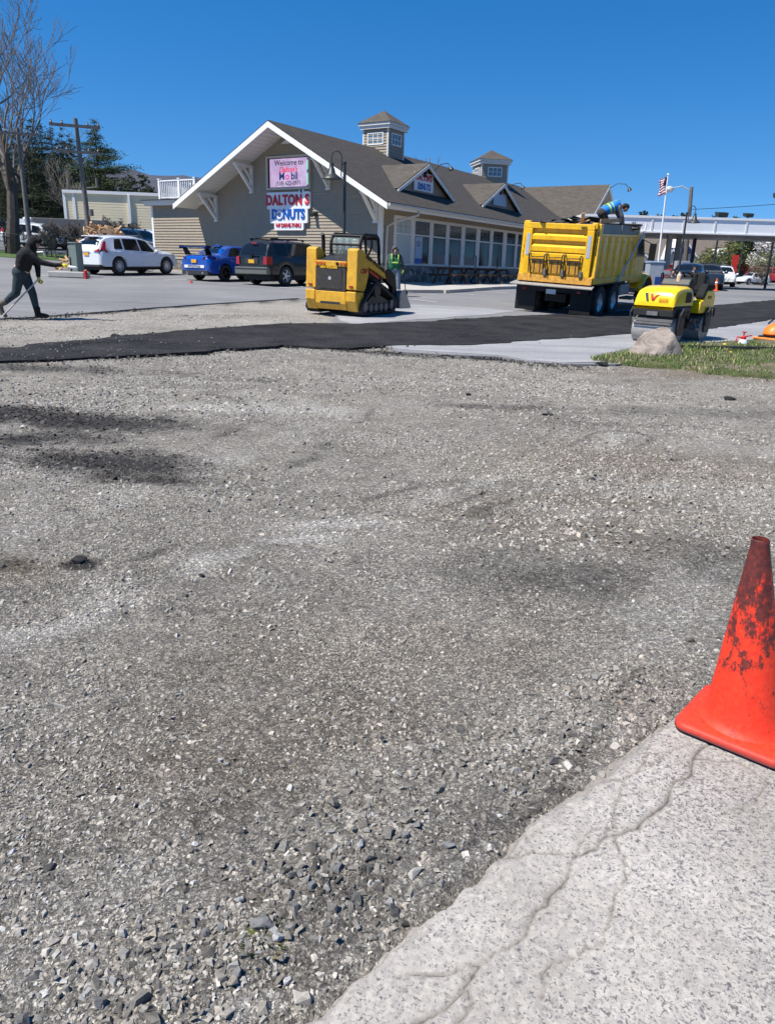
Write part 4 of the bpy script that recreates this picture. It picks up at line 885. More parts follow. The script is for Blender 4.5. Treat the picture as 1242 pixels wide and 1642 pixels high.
# cupolas
def cupola(c, z0, h, rot, parent, a=.80):
    k = empty('cupola', (c[0],c[1],0), rot); k.parent = parent
    for ax, out in (('x',-1),('y',-1),('x',1),('y',1)):
        clap('cupola_wall', 'siding', k, z0-.9, z0+h, lambda z: [(-a,a)], ax, out*a, out, .140)
    e = MB()
    for sx in (-1,1):
        for sy in (-1,1): e.box(sx*a-.07 if sx>0 else -a-.03, a+.03 if sx>0 else -a+.07, sy*a-.07 if sy>0 else -a-.03, a+.03 if sy>0 else -a+.07, z0-.9, z0+h)
    e.build('corner_board', 'trim', k)
    for ax, out in (('x',-1),('y',-1)):
        o_ = empty('window', (0,0,0)); o_.parent = k
        def Q(e, u0,u1,d0,d1,z0_,z1_):
            lo, hi = sorted((out*(a+d0), out*(a+d1)))
            e.box(lo,hi,u0,u1,z0_,z1_) if ax == 'x' else e.box(u0,u1,lo,hi,z0_,z1_)
        zb, zt = z0+h-.72, z0+h-.22
        fr = MB(); Q(fr,-.51,.51,0,.045,zt,zt+.05); Q(fr,-.51,.51,0,.045,zb-.05,zb); Q(fr,-.51,-.46,0,.045,zb,zt); Q(fr,.46,.51,0,.045,zb,zt); fr.build('frame', 'bright_trim', o_)
        gl = MB(); Q(gl,-.46,.46,.012,.024,zb,zt); gl.build('pane', 'sky_glass', o_)
        mu = MB()
        for u in (-.15,.15): Q(mu,u-.015,u+.015,.0255,.034,zb,zt)
        Q(mu,-.46,.46,.0265,.035,(zb+zt)/2-.012,(zb+zt)/2+.012); mu.build('muntins', 'bright_trim', o_)
    e = MB(); q = a+.14; e.box(-q,q,-q,q,z0+h,z0+h+.16); e.box(-q-.07,q+.07,-q-.07,q+.07,z0+h+.162,z0+h+.30); e.build('cornice', 'trim', k)
    q += .12; za = z0+h+1.02; zb = z0+h+.302
    for i in range(4):
        c0 = [(-q,-q),(q,-q),(q,q),(-q,q)][i]; c1 = [(q,-q),(q,q),(-q,q),(-q,-q)][i]
        f = MB(); f.add([(c0[0],c0[1],zb),(c1[0],c1[1],zb),(0,0,za)], [(0,1,2)]); u = (Vector((c1[0],c1[1],0))-Vector((c0[0],c0[1],0))).normalized()
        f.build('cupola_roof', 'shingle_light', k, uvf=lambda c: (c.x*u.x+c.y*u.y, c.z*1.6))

cupola((8.0,RW), 6.35, 1.5, 0, store)
cupola((21.8,RW), 6.35, 1.35, R(-46), store, .95)
# cross wing at the far end, turned a little
wing = empty('wing', (27.9,RW,0), 0); wing.parent = store      # its own x runs along the wing's cross direction, -y towards the right
def WQ(x, y, z): return (x, y, z)
hwid, wl_len = 4.9, 6.65; zr_, ze_ = 6.925, 3.36
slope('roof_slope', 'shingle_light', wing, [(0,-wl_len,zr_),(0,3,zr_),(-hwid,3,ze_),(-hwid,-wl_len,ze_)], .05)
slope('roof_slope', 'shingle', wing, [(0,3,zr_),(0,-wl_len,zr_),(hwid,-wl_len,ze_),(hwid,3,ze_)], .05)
swz = (zr_-ze_)/hwid
clap('gable_wall', 'siding', wing, .95, zr_-.25, lambda z: [(-min(hwid-.7,(zr_-.2-z)/swz), min(hwid-.7,(zr_-.2-z)/swz))], 'y', -wl_len+.75, -1, .140)
for s_ in (-1,1):
    e = MB(); e.hexa([(0,-wl_len-.03,zr_-.32),(s_*hwid,-wl_len-.03,ze_-.3),(s_*hwid,-wl_len+.03,ze_-.3),(0,-wl_len+.03,zr_-.32),(0,-wl_len-.03,zr_-.055),(s_*hwid,-wl_len-.03,ze_-.055),(s_*hwid,-wl_len+.03,ze_-.055),(0,-wl_len+.03,zr_-.055)]); e.build('rake_board', 'trim', wing)
    e = MB(); e.hexa([(0,-wl_len+.04,zr_-.2),(s_*hwid,-wl_len+.04,ze_-.2),(s_*hwid,3,ze_-.2),(0,3,zr_-.2),(0,-wl_len+.04,zr_-.06),(s_*hwid,-wl_len+.04,ze_-.06),(s_*hwid,3,ze_-.06),(0,3,zr_-.06)]); e.build('soffit', 'tan_trim', wing)
e = MB(); e.box(-hwid+.7,-hwid+.8,-wl_len+.8,3,-.8,3.5); e.build('side_wall', 'siding', wing)
e = MB(); e.box(-1.05,1.05,-wl_len+.66,-wl_len+.735,3.95,5.45); e.build('window_frame', 'bright_trim', wing)
e = MB(); e.tube([(.1,-wl_len,zr_-.25),(.1,-wl_len-.5,zr_+.05),(.1,-wl_len-1.1,zr_+.0),(.1,-wl_len-1.35,zr_-.25)], .025, 6); e.cyl((.1,-wl_len-1.33,zr_-.2),(.1,-wl_len-1.45,zr_-.45),.06,.17,10); e.build('gooseneck_lamp', 'lamp_dark', wing, True)
BM = store.matrix_basis.copy()
bpy.context.view_layer.update(); BM = store.matrix_world.copy(); WM = wing.matrix_world.copy()
def on_store(name, pos, label, cat, rot=(0,0,0), Mx=None):
    o = bpy.data.objects.new(name, None); C.objects.link(o); o.matrix_world = (Mx or BM) @ Matrix.Translation(pos) @ Euler(rot).to_matrix().to_4x4(); return tag(o, label, cat)
GROT = (0,0,R(-90))       # sign frame: local x to the right as seen, y into the wall, z up
# --- message screen
s1 = on_store('message_screen', (-.03,5.23,4.92), 'lit message screen in a grey frame high on the gable wall', 'screen', GROT)
f = MB(); hw_, hh = 1.32, .74
f.box(-hw_,hw_,-.14,-.0,hh-.09,hh); f.box(-hw_,hw_,-.14,0,-hh,-hh+.09); f.box(-hw_,-hw_+.09,-.14,0,-hh+.09,hh-.09); f.box(hw_-.09,hw_,-.14,0,-hh+.09,hh-.09); f.build('frame', 'tan_trim', s1, bevel=.01)
def screen_mat():
    mt, t, nd, lk, b = nodes('led_screen'); tc = N(t,'TexCoord'); n = N(t,'TexNoise', Scale=1.3, Detail=4.0); lk.new(tc.outputs['Object'], n.inputs['Vector'])
    c = ramp(t, n.outputs[0], [(.3,(.42,.45,.72)),(.45,(.62,.42,.72)),(.6,(.75,.60,.88)),(.75,(.50,.62,.90))])
    w_ = N(t,'TexWave', Scale=9.0); w_.bands_direction = 'Z'; lk.new(tc.outputs['Object'], w_.inputs['Vector']); c = mix(t, .18, c, w_.outputs['Color'], 'MULTIPLY')
    lk.new(c, b.inputs['Emission Color']); b.inputs['Emission Strength'].default_value = .62; b.inputs['Base Color'].default_value = (.05,.05,.06,1); return mt
M['led_screen'] = screen_mat()
mk('led_green', (.1,.3,.2), .5, emis=((.25,.80,.50),.7)); mk('led_red', (.1,0,0), .5, emis=((.75,.03,.10),.75)); mk('led_navy', (0,0,.05), .5, emis=((.03,.05,.22),.4)); mk('led_black', (0,0,.0), .5, emis=((.03,.02,.06),.2)); mk('led_yellow',(.1,.1,0),.5,emis=((.9,.7,.15),.7)); mk('led_pink',(.1,0,.05),.5,emis=((.85,.05,.35),.7))
f = MB(); f.box(-hw_+.09,hw_-.09,-.06,-.02,-hh+.09,hh-.09); f.build('dark_panel', 'black', s1)
f = MB(); f.box(-hw_+.2,hw_-.2,-.075,-.062,-hh+.12,hh-.13); f.build('display', 'led_screen', s1)
f = MB(); f.box(hw_-.2,hw_-.105,-.074,-.062,.1,.5); f.box(hw_-.2,hw_-.105,-.074,-.062,-.55,-.05); f.build('green_band', 'led_green', s1)
RX = (R(90),0,0)
text('lettering','Welcome to','led_black',s1,.34,(.05,-.079,.42),RX,.002,.004,sx=1.0)
text('lettering','Dalton\'s','led_red',s1,.33,(.0,-.079,.12),RX,.002,.006,shear=.3,sx=1.0)
text('lettering','M   bil','led_navy',s1,.45,(.02,-.079,-.17),RX,.002,.011,sx=1.0)
text('lettering','o','led_pink',s1,.45,(-.045,-.0785,-.17),RX,.002,.011,sx=1.0)
text('lettering','(518) 622-0971','led_black',s1,.27,(.0,-.079,-.47),RX,.002,.003,sx=.92)
# --- shaped sign
s2 = on_store('shaped_wall_sign', (-.03,5.22,3.37), 'white cut-out sign with red and blue lettering below the screen on the gable', 'sign', GROT)
def rrect(x0,x1,z0,z1,r=.06,n=4):
    o = []
    for cx,cz,a0 in ((x1-r,z1-r,0),(x0+r,z1-r,90),(x0+r,z0+r,180),(x1-r,z0+r,270)):
        for k in range(n+1): a = R(a0+90*k/n); o.append((cx+r*math.cos(a), cz+r*math.sin(a)))
    return o
f = MB(); f.prism(rrect(-1.31,1.31,-.05,.70),'y',-.12,-.01); f.prism(rrect(-1.14,1.17,-.68,.1,.08),'y',-.118,-.012); f.prism(rrect(-.88,.92,-1.0,-.5,.08),'y',-.116,-.014); f.prism(rrect(.66,.94,.5,.84,.10),'y',-.114,-.016); f.build('sign_board','sign_white',s2)
text('lettering','DALTON S','sign_red',s2,.62,(-.04,-.135,.33),RX,.014,.026,sx=.84,spacing=1.06)
text('lettering',"'",'black',s2,.5,(.80,-.135,.58),RX,.012,.02)
text('lettering','D  NUTS','sign_blue',s2,.60,(.0,-.135,-.30),RX,.014,.026,sx=.84,spacing=1.06)
f = MB(); f.lathe([(.10,-.0),(.16,-.03),(.225,0),(.16,.012),(.10,0)],(-.525,-.13,-.31),'y',20); f.build('donut','sign_white',s2,True)
f = MB(); f.lathe([(.22,-.012),(.245,-.012),(.245,.0),(.22,.0),(.22,-.012)],(-.525,-.128,-.31),'y',24); f.lathe([(.06,-.03),(.085,-.03),(.085,.0),(.06,.0),(.06,-.03)],(-.525,-.128,-.31),'y',20); f.build('donut_outline','sign_blue',s2)
text('lettering','W/ DRIVE-THRU','sign_red',s2,.25,(.0,-.132,-.79),RX,.01,.007,sx=.86)
# --- dormer signs and window banners
LROT = (0,0,0)
s3 = on_store('dormer_sign', (4.05,.30-.03,4.74), 'small white sign with red and blue lettering in the first dormer', 'sign', LROT)
f = MB(); f.box(-.92,.92,-.05,-.01,-.40,.42); f.build('sign_board','sign_white',s3)
text('lettering',"DALTON'S",'sign_red',s3,.40,(0,-.06,.2),RX,.006,.012,sx=.78); text('lettering',"D NUTS",'sign_blue',s3,.40,(.02,-.06,-.2),RX,.006,.012,sx=.88)
f = MB(); f.lathe([(.06,0),(.10,-.02),(.14,0)],(-.34,-.056,-.2),'y',16); f.build('donut','sign_blue',s3,True)
s4 = on_store('blank_sign', (12.95,.27,4.70), 'blank pale sign panel in the second dormer', 'sign', LROT)
f = MB(); f.box(-.88,.88,-.05,-.01,-.32,.34); f.build('sign_board','blank_panel',s4)
s5 = on_store('window_banner', (3.27,-.05,1.62), 'tall pale blue price banner reading 12 in the second window', 'banner', LROT)
f = MB(); f.box(-.32,.36,-.012,-.004,-.62,.62); f.build('banner_sheet','banner_pale',s5)
text('lettering','12','navy',s5,.34,(-.06,-.016,.3),RX,.002,.012); text('lettering','$','navy',s5,.14,(.22,-.016,.34),RX,.002,.004)
f = MB(); f.box(-.3,.34,-.017,-.013,-.6,-.36); f.build('blue_band','sign_blue',s5)
s6 = on_store('wing_sign', (0,-wl_len+.66,4.7), 'white sign with red lettering in the far wing gable', 'sign', (0,0,0), WM)
f = MB(); f.box(-.95,.95,-.06,-.02,-.68,.68); f.build('sign_board','sign_white',s6)
text('lettering',"DALTON'S",'navy',s6,.36,(0,-.07,.38),RX,.005,.012,sx=.8); text('lettering',"Mobil",'sign_red',s6,.5,(0,-.07,-.02),RX,.005,.02,sx=.9)
# ---------------------------------------------------------------- walk along the window wall
def loc2w(l, w): v = BM @ Vector((l, w, 0)); return (v.x, v.y)
kl = P2([(590,470),(639,467.5),(740,465),(832,462.5)]); 
walkpts = [loc2w(-3.5,-.05),loc2w(-3.5,-3.2),loc2w(-1.5,-4.1),loc2w(2,-4.2),loc2w(23,-4.2),loc2w(23,-.05)]
o = sheet('sidewalk', None, 'concrete', .15, .9, 0, walkpts, .25)
o = sheet('kerb', None, 'concrete', .154, .9, 0, [loc2w(-1.5,-4.08),loc2w(-1.5,-4.22),loc2w(2,-4.33),loc2w(23,-4.33),loc2w(23,-4.2),loc2w(2,-4.2)], .3)
o = sheet('planting_bed', None, 'turf_soil', .09, .8, 0, [loc2w(-.1,-.5),loc2w(-1.6,-.5),loc2w(-1.6,14.8),loc2w(-.1,14.8)], .2)
o = sheet('kerb', None, 'concrete', .13, .8, 0, [loc2w(-1.6,-.5),loc2w(-1.75,-.5),loc2w(-1.75,15.6),loc2w(-1.6,15.6)], .25)
# picnic tables on the walk
def picnic_table(mt):
    t = empty('picnic_table')
    f = MB()
    for k in range(4): f.box(-.95,.95,-.36+k*.185,-.36+k*.185+.175,.72,.76)
    f.build('table_top', mt, t)
    for s_ in (-1,1):
        f = MB(); f.box(-.95,.95,s_*.72-.13,s_*.72+.13,.42,.46); f.build('bench', mt, t)
    for x in (-.65,.65):
        f = MB(); f.bar((x,-.55,0),(x,-.25,.72),.05,.09); f.bar((x,.55,0),(x,.25,.72),.05,.09); f.box(x-.02,x+.02,-.8,.8,.36,.42); f.box(x-.021,x+.021,-.34,.34,.66,.719); f.build('leg_frame', mt, t)
    return t
def put(o, x, y, az=None, dz=0, z=None):
    o.location = (x, y, (g(x, y) if z is None else z)+dz)
    if az is not None: o.rotation_euler.z = az2rz(az)
    return o
pt = picnic_table('table_wood')
for i, (l, w_, lb) in enumerate([(3.2,-1.9,'dark picnic table nearest the building corner'),(6.0,-1.9,'dark picnic table second from the corner in the row'),(8.6,-1.9,'dark picnic table third from the corner in the row'),(12.6,-2.2,'dark picnic table near the folded umbrella by the truck')]):
    t = pt if i == 0 else copy_tree(pt); x, y = loc2w(l, w_); t.location = (x, y, g(x,y)+.15); t.rotation_euler.z = BROT+(.05*i); tag(t, lb, 'picnic table', 'picnic tables along the window wall')
    pass
for i,(l,w_,lb) in enumerate([(3.1,-1.9,'thin dark umbrella pole on the first picnic table'),(5.9,-1.9,'thin dark umbrella pole on the second picnic table'),(8.5,-1.9,'thin dark umbrella pole on the third picnic table')]):
    x, y = loc2w(l, w_); f = MB(); f.cyl((0,0,0),(0,0,1.35),.025,n=8); f.cyl((0,0,0),(0,0,.05),.2,n=12); o = f.build('umbrella_pole','black'); o.location = (x,y,g(x,y)+.16); tag(o, lb, 'pole', 'poles on the picnic tables')
x, y = loc2w(14.6,-2.1); um = empty('patio_umbrella', (x,y,g(x,y)+.15)); tag(um, 'folded mauve patio umbrella behind the dump truck', 'umbrella')
f = MB(); f.lathe([(.02,2.35),(.07,2.2),(.10,1.9),(.16,1.5),(.23,1.05),(.26,.72),(.20,.70),(.03,.75)], n=14); v=f.v; f.v=[(a*(1+.18*math.sin(5*math.atan2(b,a))),b*(1+.18*math.sin(5*math.atan2(b,a))),c) for a,b,c in v]; f.build('canopy','umbrella_cloth',um,True)
f = MB(); f.cyl((0,0,0),(0,0,2.4),.025,n=8); f.cyl((0,0,0),(0,0,.08),.26,n=14); f.build('pole','black',um)
# ================================================================ CARS
def interp(tab, x):
    xs = [t[0] for t in tab]; ys = [t[1] for t in tab]
    if x <= xs[0]: return ys[0]
    if x >= xs[-1]: return ys[-1]
    i = max(k for k in range(len(xs)-1) if xs[k] <= x); t = (x-xs[i])/(xs[i+1]-xs[i]); 
    m = lambda k: 0 if k <= 0 or k >= len(xs)-1 else (0 if (ys[k]-ys[k-1])*(ys[k+1]-ys[k]) <= 0 else 2*((ys[k]-ys[k-1])/(xs[k]-xs[k-1]))*((ys[k+1]-ys[k])/(xs[k+1]-xs[k]))/((ys[k]-ys[k-1])/(xs[k]-xs[k-1])+(ys[k+1]-ys[k])/(xs[k+1]-xs[k])))
    h = xs[i+1]-xs[i]; m0, m1 = m(i)*h, m(i+1)*h; t2, t3 = t*t, t*t*t
    return (2*t3-3*t2+1)*ys[i]+(t3-2*t2+t)*m0+(-2*t3+3*t2)*ys[i+1]+(t3-t2)*m1
def wheel(parent, x, y, r, wd, rim='alloy', spokes=5, side=1, double=False, rr=.66):
    w_ = empty('wheel', (x, y, r)); w_.parent = parent
    t = MB(); t.lathe([(r*rr,-wd/2),(r*.93,-wd/2),(r,-wd/2+.03),(r,wd/2-.03),(r*.93,wd/2),(r*rr,wd/2),(r*rr,-wd/2)], axis='y', n=28); t.build('tyre', 'rubber', w_, True)
    o = side*(wd/2-.02); q = MB(); a = r*rr
    q.lathe([(a,-wd/2+.01),(a+.004,o),(a*.93,o+side*.008),(a*.88,o-side*.03),(a*.86,-o)], axis='y', n=28)
    q.lathe([(.001,o-side*.005),(a*.2,o-side*.008),(a*.24,o-side*.05)], axis='y', n=16)
    if spokes:
        for k in range(spokes):
            b = 2*math.pi*k/spokes; c_, s_ = math.cos(b), math.sin(b); ww = a*.15 if spokes < 8 else a*.10
            pts = []
            for rad, dd in ((a*.16,o-side*.012),(a*.9,o-side*.006)):
                for sg in (-1,1):
                    for z_ in (0,-side*.03): pts.append((rad*c_-sg*ww*s_*(.7 if rad>a*.5 else 1), dd+z_, rad*s_+sg*ww*c_*(.7 if rad>a*.5 else 1)))
            q.hexa([pts[0],pts[2],pts[6],pts[4],pts[1],pts[3],pts[7],pts[5]])
    else: q.lathe([(a*.24,o-side*.04),(a*.55,o-side*.075),(a*.88,o-side*.03)], axis='y', n=20)
    q.build('rim', rim, w_, True)
    d = MB(); d.lathe([(.0,-o*.2),(a*.84,-o*.2)], axis='y', n=20); d.build('brake', 'black', w_)
    return w_
def make_car(name, spec, paint):
    """body surface is one loft; panes and lamps are patches standing on it"""
    L, Wd = spec['L'], spec['W']; hw = Wd/2; top, belt, sill = spec['top'], spec['belt'], spec.get('sill', .30)
    ax = spec['axles']; wr = spec['wr']; ar = wr*1.17
    xs = sorted(set([round(k*L/46, 4) for k in range(47)] + [round(a+ar*math.cos(R(t)), 4) for a in ax for t in range(0, 181, 12)] + [.02,.06,L-.02,L-.06] + spec.get('extra', [])))
    xs = [x for x in xs if 0 <= x <= L]
    def plan(x):
        e = spec.get('round', .34); f = 1
        if x < e: f = .80+.20*math.sqrt(max(0, 1-((e-x)/e)**2))
        if x > L-e*1.6: f = .74+.26*math.sqrt(max(0, 1-((x-L+e*1.6)/(e*1.6))**2))
        return f
    def sect(x):
        zt, zb_ = interp(top, x), interp(belt, x); zb_ = min(zb_, zt-.012); lo = sill
        for a in ax:
            d = abs(x-a)
            if d < ar: lo = max(lo, wr*.98+math.sqrt(ar*ar-d*d)-.0)
        if x < .25: lo = max(lo, sill+(.25-x)*spec.get('tail_up', .35))
        if x > L-.4: lo = max(lo, sill+(x-L+.4)*.15)
        lo = min(lo, zb_-.08); p = plan(x); w0 = hw*p; gh = max(0, zt-zb_); tum = spec.get('tumble', .62)
        inn = min(gh*tum, .30); k = min(1, gh/.30); ro = w0*(.93)-inn*.85
        mid = lo+(zb_-lo)*.45 if lo > sill+.05 else sill+(zb_-sill)*.45
        return [(w0*.90, lo-.0), (w0*.985, lo+.012), (w0, mid), (w0*.99, mid+(zb_-mid)*.6), (w0*.945, zb_), (ro+(w0*.93-ro)*.12, zb_+(zt-zb_)*.86*k+ (zt-zb_)*.5*(1-k)), (max(.1,ro-.07), zt-.035*k-.012), (max(.06,ro*.55), zt-.006), (0, zt)]
    root = empty(name); mb = MB(); rows = []
    for x in xs:
        s_ = sect(x); dx = 0; rows.append([(x, -y, z) for y, z in s_]+[(x, y, z) for y, z in reversed(s_[:-1])])
    mb.grid(rows); n = len(rows[0]); mb.add(rows[0], [tuple(range(n))]); mb.add(rows[-1], [tuple(range(n-1,-1,-1))])
    mb.build('body', paint, root, 32)
    # dark underbody
    u = MB(); u.box(.25, L-.3, -hw*.80, hw*.80, .2, sill+.25); u.build('underbody', 'black', root)
    u = MB()
    for sy in (-1,1): u.box(ax[0]+ar, ax[1]-ar, sy*hw*.93-.03, sy*hw*.93+.03, sill-.05, sill+.03)
    u.build('sill_trim', 'plastic', root)
    def Psurf(x, v, side):      # v: 0 belt .. 1 roof edge
        s_ = sect(x); a, b = s_[4], s_[5]; y = a[0]+(b[0]-a[0])*v; z = a[1]+(b[1]-a[1])*v; return (x, side*(y+.006), z+.002)
    def side_pane(x0b, x0t, x1b, x1t, v0=.1, v1=.93, nm='side_window', mt='glass'):
        for side in (-1, 1):
            p = MB(); r_ = []
            for i in range(7):
                t = i/6; r_.append([Psurf(x0b+(x0t-x0b)*v+ (x1b+(x1t-x1b)*v-x0b-(x0t-x0b)*v)*t, v0+(v1-v0)*v, side) for v in (0,.33,.66,1)])
            p.grid(r_); p.build(nm, mt, root, True)
    for w_ in spec['windows']: side_pane(*w_)
    def top_pane(xa, xb, wfac, nm, mt='glass', y0=-1, y1=1, lift=.008):
        p = MB(); r_ = []
        for i in range(11):
            x = xa+(xb-xa)*i/10; s_ = sect(x); prof = [(s_[5][0]*wfac, s_[5][1]),(s_[6][0]*wfac,s_[6][1]),(s_[7][0]*wfac,s_[7][1]),(0,s_[8][1])]
            dz = (interp(top,x+.01)-interp(top,x-.01))/.02; ln = math.hypot(dz,1); nx, nz = -dz/ln*lift, lift/ln
            row = [(x+nx, -y, z+nz) for y, z in prof]+[(x+nx, y, z+nz) for y, z in reversed(prof[:-1])]
            r_.append(row)
        p.grid(r_); p.build(nm, mt, root, True)
    for a in spec['top_panes']: top_pane(*a)
    if spec.get('rear_pane'):       # steep rear window as its own slab following the tail
        zb, zt_, wb, wt, xb, xt = spec['rear_pane']; p = MB(); p.add([(xb,-wb,zb),(xb,wb,zb),(xt,wt,zt_),(xt,-wt,zt_)], [(0,1,2,3)]); p.build('rear_window', 'glass', root, solid=.01)
    for i, a in enumerate(ax):
        for sy in (-1, 1): wheel(root, a, sy*(hw-.125), wr, spec.get('tw', .235), spec.get('rim','alloy'), spec.get('spokes',5), sy)
    # mirrors, handles
    mx = spec['mirror_x']; zb = interp(belt, mx)
    for sy in (-1,1):
        p = MB(); p.sphere((mx, sy*(hw+.09), zb+.07), .11, 10, 0, (.55,1,.75)); p.bar((mx+.03, sy*(hw-.08), zb+.01),(mx, sy*(hw+.03), zb+.05), .05, .04); p.build('mirror', paint, root, True)
        for hx in spec.get('handles', []): p = MB(); p.box(hx, hx+.2, sy*(hw*.985)-.012, sy*(hw*.985)+.012, interp(belt,hx)-.11, interp(belt,hx)-.08); p.build('door_handle', paint, root, bevel=.006)
        for sx in spec.get('seams', []): 
            p = MB(); s_ = sect(sx); p.bar((sx, sy*(s_[2][0]+.001), s_[2][1]-.18), (sx, sy*(s_[4][0]+.004), s_[4][1]), .010, .006, up=(1,0,0)); p.build('door_seam', 'black', root)
    return root
def lamp(parent, name, mt, pts, th=.03):
    mb = MB(); P = [Vector(p) for p in pts]; n = (P[1]-P[0]).cross(P[-1]-P[0]).normalized()*th/2; k = len(P)
    mb.add([p-n for p in P]+[p+n for p in P], [tuple(range(k-1,-1,-1)), tuple(range(k,2*k))]+[(i,(i+1)%k,k+(i+1)%k,k+i) for i in range(k)]); return mb.build(name, mt, parent)
def bx(parent, name, mt, *a, bevel=.008):
    m_ = MB(); m_.box(*a); return m_.build(name, mt, parent, bevel=bevel)

# ---- white SUV (tail at x=0)
SUV = dict(L=4.69, W=1.90, sill=.34, axles=(.98, 3.84), wr=.37, round=.30, tumble=.55,
  top=[(0,.98),(.03,1.08),(.10,1.22),(.35,1.50),(.62,1.62),(1.3,1.66),(2.2,1.655),(2.75,1.58),(3.45,1.16),(3.7,1.08),(4.3,.98),(4.6,.84),(4.69,.66)],
  belt=[(0,.97),(.3,1.02),(1.0,1.03),(2.4,.98),(3.3,.94),(3.7,.95),(4.3,.88),(4.69,.62)],
  windows=[(.80,.98,1.28,1.33,.12,.90),(1.38,1.43,2.28,2.24,.06,.93),(2.36,2.32,3.25,2.82,.06,.93)],
  top_panes=[(2.84,3.40,.93,'windscreen'),(.13,.50,.86,'rear_window')], mirror_x=3.10, handles=[1.65,2.6], seams=[1.36,2.32,3.3], rim='alloy', spokes=10)
suv = make_car('parked_car', SUV, 'white_paint'); tag(suv, 'white SUV parked leftmost in the row in front of the gable', 'car')
for sy in (-1,1):
    lamp(suv, 'tail_light', 'red_lens', [(-.03,sy*.50,.985),(-.02,sy*.80,.96),(.05,sy*.80,1.10),(.0,sy*.72,1.05)] , .03)
    lamp(suv, 'tail_light', 'red_lens', [(.02,sy*.80,.92),(.42,sy*.953,.94),(.30,sy*.925,1.05),(.42,sy*.80,1.42),(.30,sy*.79,1.38),(.10,sy*.83,1.08)], .035)
    lamp(suv, 'headlight', 'clear_lens', [(4.30,sy*.90,.80),(4.52,sy*.80,.78),(4.48,sy*.78,.88),(4.25,sy*.885,.90)], .03)
    bx(suv, 'roof_rail', 'alloy', .75, 2.5, sy*.58-.015, sy*.58+.015, 1.665, 1.69)
bx(suv, 'licence_plate', 'plate_gold', -.035, -.012, -.16, .14, .80, .92, bevel=.003); bx(suv, 'bumper_trim', 'plastic', -.03, .3, -.82, .82, .34, .42); bx(suv,'tailgate_trim','alloy',-.04,-.01,-.25,.25,.955,.975)
p = MB(); p.bar((.28,0,1.62),(.5,0,1.64),1.1,.035); p.build('rear_spoiler', 'white_paint', suv, bevel=.01)
text('badge','VOLVO','alloy',suv,.085,(-.045,.0,.985),(R(90),0,R(-90)),.003,.002,spacing=1.6,sx=1.3)
x_, y_ = atY(193,440,33.0).x, 33.0
def park(o, px, Y, az, lx, ly, py=440):
    """set the thing so that its local point (lx, ly) stands under the given spot"""
    P = atY(px, py, Y); a = az2rz(az); c, s_ = math.cos(a), math.sin(a); x, y = P.x-(lx*c-ly*s_), P.y-(lx*s_+ly*c)
    zs = [g(x+q*c, y+q*s_) for q in (.9, 3.8)]; o.location = (x, y, zs[0]-(zs[1]-zs[0])*.9/2.9+.035); o.rotation_euler = (0, -math.atan((zs[1]-zs[0])/2.9), a)
park(suv, 191, 34.9, 29, .98, -.82)
# ---- blue sedan with a tall wing
SED = dict(L=4.6, W=1.80, sill=.28, axles=(.95, 3.60), wr=.33, round=.32, tumble=.68,
  top=[(0,.86),(.04,.98),(.12,1.04),(.5,1.07),(.75,1.12),(1.35,1.38),(1.75,1.46),(2.3,1.46),(2.7,1.38),(3.35,1.05),(3.6,1.0),(4.2,.90),(4.5,.76),(4.6,.6)],
  belt=[(0,.84),(.3,.93),(1.0,.97),(2.4,.93),(3.3,.89),(3.7,.89),(4.3,.78),(4.6,.55)],
  windows=[(1.15,1.50,2.0,2.0,.1,.92),(2.07,2.05,3.05,2.72,.06,.92)], top_panes=[(2.80,3.28,.92,'windscreen'),(.80,1.36,.88,'rear_window')], mirror_x=2.95, handles=[1.7,2.6], seams=[2.03,3.1], rim='dark_alloy', spokes=5)
sed = make_car('parked_car', SED, 'blue_paint'); tag(sed, 'bright blue sedan with a tall rear wing parked between the white and dark SUVs', 'car')
for sy in (-1,1):
    lamp(sed, 'tail_light', 'smoked_lens', [(-.01,sy*.50,.86),(.10,sy*.80,.84),(.42,sy*.895,.88),(.40,sy*.88,.96),(.10,sy*.81,.97),(.0,sy*.55,.95)], .04)
    p = MB(); p.hexa([(.10,sy*.62-.02,1.03),(.42,sy*.62-.02,1.05),(.42,sy*.62+.02,1.05),(.10,sy*.62+.02,1.03),(-.02,sy*.66-.02,1.34),(.20,sy*.66-.02,1.34),(.20,sy*.66+.02,1.34),(-.02,sy*.66+.02,1.34)]); p.build('wing_strut', 'black_gloss', sed)
    bx(sed, 'exhaust_tip', 'chrome', -.03,.12, sy*.48-.05, sy*.48+.05, .27,.36)
    p = MB(); p.prism([(-.08,1.28),(.22,1.30),(.20,1.40),(-.06,1.42)], 'y', sy*.80-.012, sy*.80+.012); p.build('wing_end', 'blue_dark', sed)
p = MB(); p.prism([(-.08,1.34),(.22,1.325),(.20,1.355),(-.06,1.39)], 'y', -.80, .80); p.build('rear_wing', 'blue_dark', sed)
bx(sed, 'licence_plate', 'plate_gold', -.045,-.015,-.15,.15,.72,.86,bevel=.003); bx(sed,'bumper_sticker','sign_white',-.035,-.008,-.60,.60,.52,.63,bevel=.002); bx(sed,'diffuser','plastic',-.02,.3,-.78,.78,.24,.42)
text('badge_letters','STITCHYOU.LE','navy',sed,.11,(-.04,.0,.575),(R(90),0,R(-90)),.002,.004)
p = MB(); p.box(1.3,1.55,-.2,.2,1.40,1.44); p.sphere((1.35,0,1.45),.06,8); p.build('roof_fin','blue_paint',sed)
park(sed, 360, 33.6, 33, .95, -.78)
